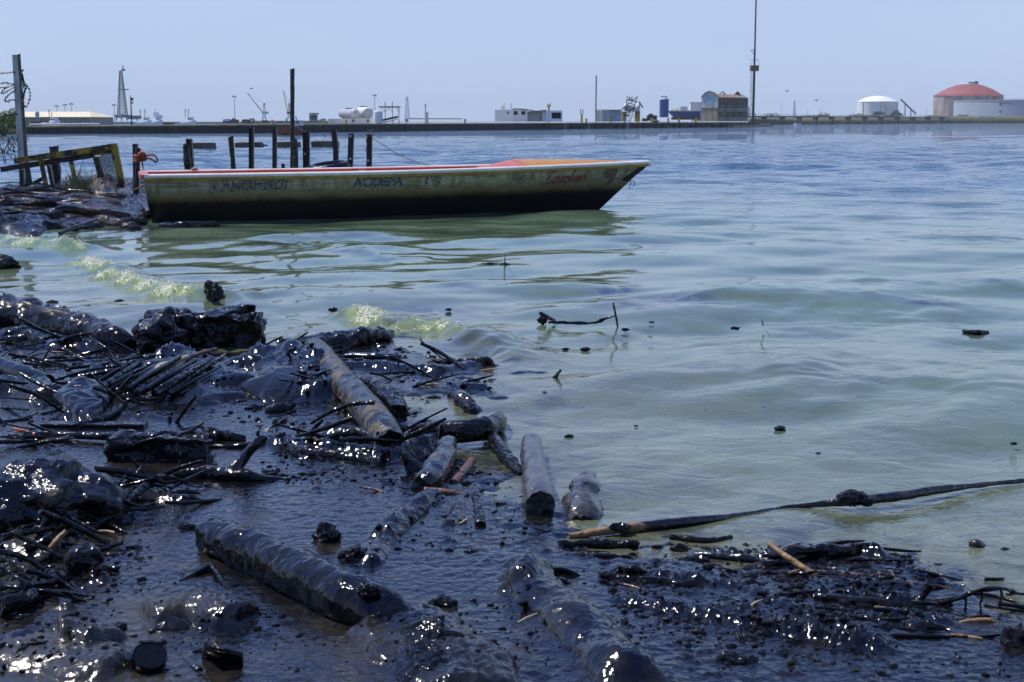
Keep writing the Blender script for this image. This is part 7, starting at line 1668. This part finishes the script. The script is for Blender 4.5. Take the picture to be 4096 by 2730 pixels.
log('sunken_log', 'tarred log in the surf between the third breaker and the pale log', [(640, 800, .02, .05), (760, 792, .04, .06), (840, 776, .05, .06), (900, 768, .03, .045)], CRUST, 'log', seed=16., amp=.25)
log('sunken_log', 'flat wet plank with glints behind the pale log', [(790, 818, .02, .03), (860, 818, .03, .035), (920, 822, .02, .03)], M_LOGDARK, 'plank', seed=18., amp=.15, squash=.6)
log('sunken_log', 'low tarry branch at the outer point of the slick', [(1010, 834, .01, .02), (1060, 834, .02, .025), (1110, 830, .035, .035), (1135, 845, .0, .02)], CRUST, 'branch', seed=20., amp=.3)
log('sunken_log', 'tarry driftwood piece off the slick edge above the thick branch', [(1045, 905, .02, .035), (1065, 925, .02, .04), (1090, 948, .01, .035)], CRUST, 'driftwood', seed=22., amp=.3)
blob('boulder', 'dark rock at the left edge above the breaker', 4, 612, .05, .16, .12, .10, CRUST, 'rock', seed=9.)

# --- loose sticks in piles: every stick a thing
def pile(name, label, group, boxes, n, seed, rr=(.004, .012), ll=(.12, .45), mats=(CRUST, M_SMTAR), ang=None, tilt=.25, zf=None):
    r_ = random.Random(seed)
    for k in range(n):
        bx = boxes[k % len(boxes)]; x, y = r_.uniform(bx[0], bx[1]), r_.uniform(bx[2], bx[3]); p_ = G(x, y); base = (zf or oil_z)(p_[0], p_[1])
        a_ = r_.uniform(0, PI) if ang is None else r_.gauss(*ang); l = r_.uniform(*ll); rd_ = r_.uniform(*rr); tl = r_.gauss(0, tilt); d_ = np.array((math.cos(a_)*math.cos(tl), math.sin(a_)*math.cos(tl), math.sin(tl)))
        c = np.array((p_[0], p_[1], base+rd_*.5+abs(math.sin(tl))*l*.4)); bend = np.array((r_.gauss(0, .06), r_.gauss(0, .06), r_.gauss(0, .03)))*l
        P = [(*(c-d_*l/2), rd_), (*(c-d_*l/6+bend), rd_*1.05), (*(c+d_*l/5+bend*.8), rd_*.95), (*(c+d_*l/2), rd_*.55)]
        V, Fc = tube(P, 6, 9, rd_*.25, 18., k*1.3, rough_end=rd_); obj(name, V, Fc, mats[k % len(mats)], label=label, cat='stick', group=group)
pile('oily_stick', 'loose black stick in the tangle left of the reed sheaf', 'loose sticks left of the reed sheaf', [(90, 260, 800, 860), (0, 110, 800, 880), (200, 330, 860, 930)], 40, 1, ang=(-.1, .5))
pile('oily_stick', 'loose black stick in the big lower left pile', 'loose sticks in the lower left pile', [(0, 200, 1190, 1290), (60, 330, 1130, 1230), (0, 150, 1300, 1400), (300, 460, 1130, 1180)], 60, 2, (.005, .014), (.10, .34), ang=(.4, .7))
pile('oily_stick', 'loose black stick round the foot of the pale log', 'loose sticks round the foot of the pale log', [(640, 860, 990, 1060), (860, 1010, 1010, 1060), (620, 760, 830, 930)], 34, 3, (.004, .012), (.1, .4))
pile('oily_stick', 'loose black stick in the glinting right hand oil', 'loose sticks in the right hand oil', [(1750, 2100, 1270, 1330), (2000, 2350, 1330, 1420), (1500, 1900, 1310, 1420), (1800, 2300, 1420, 1520)], 30, 4, (.003, .008), (.06, .2), ang=(-.15, .4), tilt=.08)
pile('oily_stick', 'loose black stick near the rubbish bag', 'loose sticks near the rubbish bag', [(0, 140, 890, 985), (250, 330, 870, 960), (10, 120, 985, 1040)], 28, 5, (.004, .011), (.1, .4), ang=(.1, .5))
pile('straw_bit', 'small straw coloured splinter lying in the oil', 'straw coloured splinters in the oil', [(100, 600, 805, 860), (40, 300, 1180, 1400), (400, 1100, 1000, 1300), (1400, 2300, 1260, 1500), (900, 1150, 820, 900)], 26, 6, (.003, .006), (.05, .14), (M_STRAW, M_BONE, M_REDW), tilt=.1)
pile('oily_stick', 'loose black stick on the slick behind the pale log', 'loose sticks behind the pale log', [(640, 800, 800, 850), (860, 1130, 830, 900)], 24, 7, (.005, .012), (.1, .4), ang=(0, .5))
# --- things on the spit
def sz(x, y): return max(SP_Z(x, y), 0.)
def slog(name, label, pts, m=CRUST, cat='log', amp=.12, seed=1., seg=14, group=None):
    """points in source pixels with height above the spit"""
    P = []
    for x, y, z, r in pts: g_ = S(x, y, z+.12); P.append((g_[0], g_[1], g_[2], r))
    P = np.array(P); V, Fc = tube(P, seg, 40, P[:, 3].max()*amp*2, 5., seed, rough_end=P[:, 3].max()*.5, oc=3); return obj(name, V, Fc, m, label=label, cat=cat, group=group)
slog('log', 'long tarry log lying along the front of the spit', [(262, 826, .08, .07), (330, 838, .08, .075), (430, 855, .03, .075), (520, 876, -.06, .07)], CRUST, seed=3.)
slog('log', 'smooth dark log in front of the long tarry log', [(208, 852, .06, .06), (275, 838, .10, .065), (330, 848, .06, .06), (385, 850, .03, .05)], M_SMTAR, seed=5.)
slog('stick', 'bare dark stick slanting into the water before the spit', [(238, 936, -.10, .022), (310, 905, -.02, .024), (384, 878, .03, .018)], M_LOGDARK, 'stick', seed=7.)
slog('pipe', 'blue grey pipe stub poking up before the grass tuft', [(300, 752, .14, .055), (325, 768, .08, .058), (352, 784, .0, .055)], m_simple('blue_grey_pipe', (.045, .055, .085), .35), 'pipe', .03, 9.)
slog('plank', 'pale weathered plank on the spit in front of the brown cloth', [(272, 815, .06, .022), (320, 815, .07, .024), (370, 816, .06, .022)], M_BONE, 'plank', .1, 11.)
slog('plank', 'tan plank half buried at the left of the spit', [(12, 812, .04, .025), (50, 815, .05, .03), (90, 818, .04, .025)], M_STRAW, 'plank', .1, 13.)
slog('log', 'ragged black stump on the spit below the fence post', [(104, 808, .10, .07), (130, 812, .14, .09), (160, 800, .16, .05)], CRUST, seed=15., amp=.3)
slog('log', 'black log at the left end of the spit', [(20, 838, .04, .05), (70, 840, .08, .06), (120, 842, .04, .05)], CRUST, seed=17.)
slog('log', 'brown board beside the foot of the fence post', [(30, 788, .05, .03), (70, 800, .06, .05), (110, 804, .05, .04)], M_LOGDARK, 'board', seed=19.)
def scloth(x0, x1, y0, y1, m, lb, hg, seed, fold, n=60, cat='tarpaulin', z0=.02): return cloth(x0/K, x1/K, y0/K, y1/K, m, lb, cat, 'oily_tarpaulin', hg, seed, fold, z0, n)
scloth(-40, 235, 862, 948, CRUST, 'shiny black tar covered mound at the front left of the spit', .17, 31, 5., 90)
scloth(200, 420, 868, 925, CRUST, 'lower black tar mound at the water edge of the spit', .10, 33, 5., 80)
scloth(470, 610, 795, 892, CRUST, 'wrinkled black sheet between the brown cloth and the boat stern', .17, 35, 6., 80)
scloth(255, 420, 775, 850, M_MUD, 'low mud heap under the brown cloth', .14, 37, 5., 70, cat='mud heap')
scloth(440, 610, 745, 800, M_MUD, 'gravelly mud bank beside the mooring posts', .20, 39, 7., 70, cat='mud bank')
scloth(-60, 130, 800, 850, CRUST, 'black tar heap round the foot of the fence post', .14, 41, 5., 70, cat='tar heap')
scloth(236, 330, 735, 790, M_MUD, 'mud clump carrying the grass tuft', .22, 43, 5., 70, cat='mud heap')
pile('oily_stick', 'loose black stick lying on the muddy spit', 'loose sticks on the spit', [(0, 150, 462, 510), (60, 250, 460, 500), (0, 60, 480, 530), (250, 340, 470, 500)], 80, 8, (.010, .024), (.2, .7), ang=(.2, .5), tilt=.08, zf=lambda x, y: sz(x, y)+.03)
rs_ = random.Random(91)
for k in range(26):
    x, y = rs_.uniform(0, 335), rs_.uniform(470, 538); p_ = G(x, y); r_ = rs_.uniform(.05, .14)
    V, Fc = lump((p_[0], p_[1], sz(p_[0], p_[1])+.04), r_*1.5, r_, r_*.7, .5, 1.8, k*3.1, 3, 0, 4); obj('tar_lump', V, Fc, CRUST, label='rough black tar lump among the sticks on the spit', cat='tar lump', group='tar lumps on the spit')
# --- crumbs of tar: nobody could count them
cr = np.random.RandomState(5); V0, F0 = ico(1); Vs = []; Fs = []; nn_ = 0
boxes = [(0, 350, 690, 830, .018), (600, 1140, 770, 960, .014), (0, 600, 820, 980, .010), (0, 350, 1150, 1568, .008), (1280, 2000, 1250, 1360, .009), (1700, 2353, 1270, 1568, .008), (1700, 2300, 1290, 1480, .010), (1400, 2100, 1320, 1500, .007), (850, 1600, 1120, 1330, .006), (350, 1300, 1330, 1568, .005), (600, 1150, 960, 1120, .009)]
cnt = 0
while cnt < 3400:
    b_ = boxes[cr.randint(len(boxes))]; x, y = cr.uniform(b_[0], b_[1]), cr.uniform(b_[2], b_[3]); p_ = G(x, y)
    if sd_poly(np.array([p_[0]]), np.array([p_[1]]), OILP)[0] < -.15+cr.exponential(.08): continue
    if noise3(np.array([p_[0]*1.6]), np.array([p_[1]*1.6]), 55.)[0] < cr.uniform(-.35, .35): continue
    s_ = b_[4]*cr.lognormal(-.25, .5); sc_ = np.array((s_*cr.uniform(.8, 2.), s_*cr.uniform(.7, 1.3), s_*cr.uniform(.4, .9))); a_ = cr.uniform(0, PI)
    V1 = V0*(1+.35*cr.normal(size=(len(V0), 1))*.5)*sc_; V1 = np.stack([V1[:, 0]*math.cos(a_)-V1[:, 1]*math.sin(a_), V1[:, 0]*math.sin(a_)+V1[:, 1]*math.cos(a_), V1[:, 2]], -1)+np.array((p_[0], p_[1], oil_z(p_[0], p_[1])))
    Vs.append(V1); Fs.append(F0+nn_); nn_ += len(V0); cnt += 1
obj('tar_crumbs', np.concatenate(Vs), np.concatenate(Fs), CRUST, loc=(0, 0, 0), label='countless small crumbs of tar strewn over the oil', cat='tar crumbs', kind='stuff')

# ------------------------------------------------------------------ unseen shore added behind the camera (blocks low sky, is mirrored dark in the oil)
nb_x, nb_y = 60, 30; bx_, by_ = np.meshgrid(np.linspace(-26, 26, nb_x), np.linspace(-22, 1.6, nb_y))
bz_ = .02+1.15*sstep(0, -7, by_)+.12*noise3(bx_*.6, by_*.6, 3.)*sstep(1, -2, by_)-.25*sstep(-.5, 1.6, by_)
i = np.arange(nb_y-1)[:, None]*nb_x; j = np.arange(nb_x-1)[None, :]; Fb = np.stack([i+j, i+j+1, i+nb_x+j+1, i+nb_x+j], -1).reshape(-1, 4)
obj('added_beach_ground', np.stack([bx_.ravel(), by_.ravel(), bz_.ravel()], -1), Fb, M_MUD, loc=(0, 0, 0), label='dark oily unseen beach added behind the camera to block low sky', kind='structure')
for k in range(8):  # added shrub row screening low sky so camera-facing debris reflects darker
    cx = -21+k*6; r_ = np.random.RandomState(400+k); n = 900; v = r_.normal(size=(n, 3)); v /= np.linalg.norm(v, axis=1)[:, None]; v *= r_.uniform(.55, 1.05, size=(n, 1)); c = np.array((cx, -13-(k % 2)*1.5, 2.4))+v*np.array((3.4, 2., 2.1+.4*(k % 3))); c[:, 2] = np.maximum(c[:, 2], .9)
    e1 = r_.normal(size=(n, 3)); e1 /= np.linalg.norm(e1, axis=1)[:, None]; e2 = np.cross(e1, r_.normal(size=(n, 3))); e2 /= np.linalg.norm(e2, axis=1)[:, None]; l = r_.uniform(.2, .42, size=(n, 1))
    V = np.stack([c-e1*l, c+e2*l*.6, c+e1*l, c-e2*l*.6], 1).reshape(-1, 3); t = thing('shrub', (cx, -13, 1.1), 'dense unseen shrub added behind the camera to block low sky', 'shrub', 'added shrubs blocking low sky behind the camera')
    obj('crown', V, np.arange(4*n).reshape(-1, 4), M_LEAF, t, smooth=False); mb = MB(); [mb.cyl((cx+d_, -13-(k % 2)*1.5, .8), (cx+d_*2.2, -13-(k % 2)*1.5, 2.6), .09, .04, 6) for d_ in (-.5, 0, .5)]; mb.build('trunk', M_BARK, t)
# ------------------------------------------------------------------ the hazy air over the lake
hz = bpy.data.materials.new('haze_air'); hz.use_nodes = True; hz.node_tree.nodes.clear()
ho = hz.node_tree.nodes.new('ShaderNodeOutputMaterial'); hv = hz.node_tree.nodes.new('ShaderNodeVolumePrincipled')
hv.inputs['Color'].default_value = (.90, .97, 1, 1); hv.inputs['Density'].default_value = .00015; hv.inputs['Anisotropy'].default_value = .0
hz.node_tree.links.new(hv.outputs[0], ho.inputs['Volume'])
mb = MB(); mb.box(-2400, 2400, -450, 4400, -3, 62); mb.build('haze', hz, None, loc=(0, 0, 0), label='thin pale haze in the air over the whole lake', cat='haze', kind='stuff')
SC.cycles.volume_bounces = 0
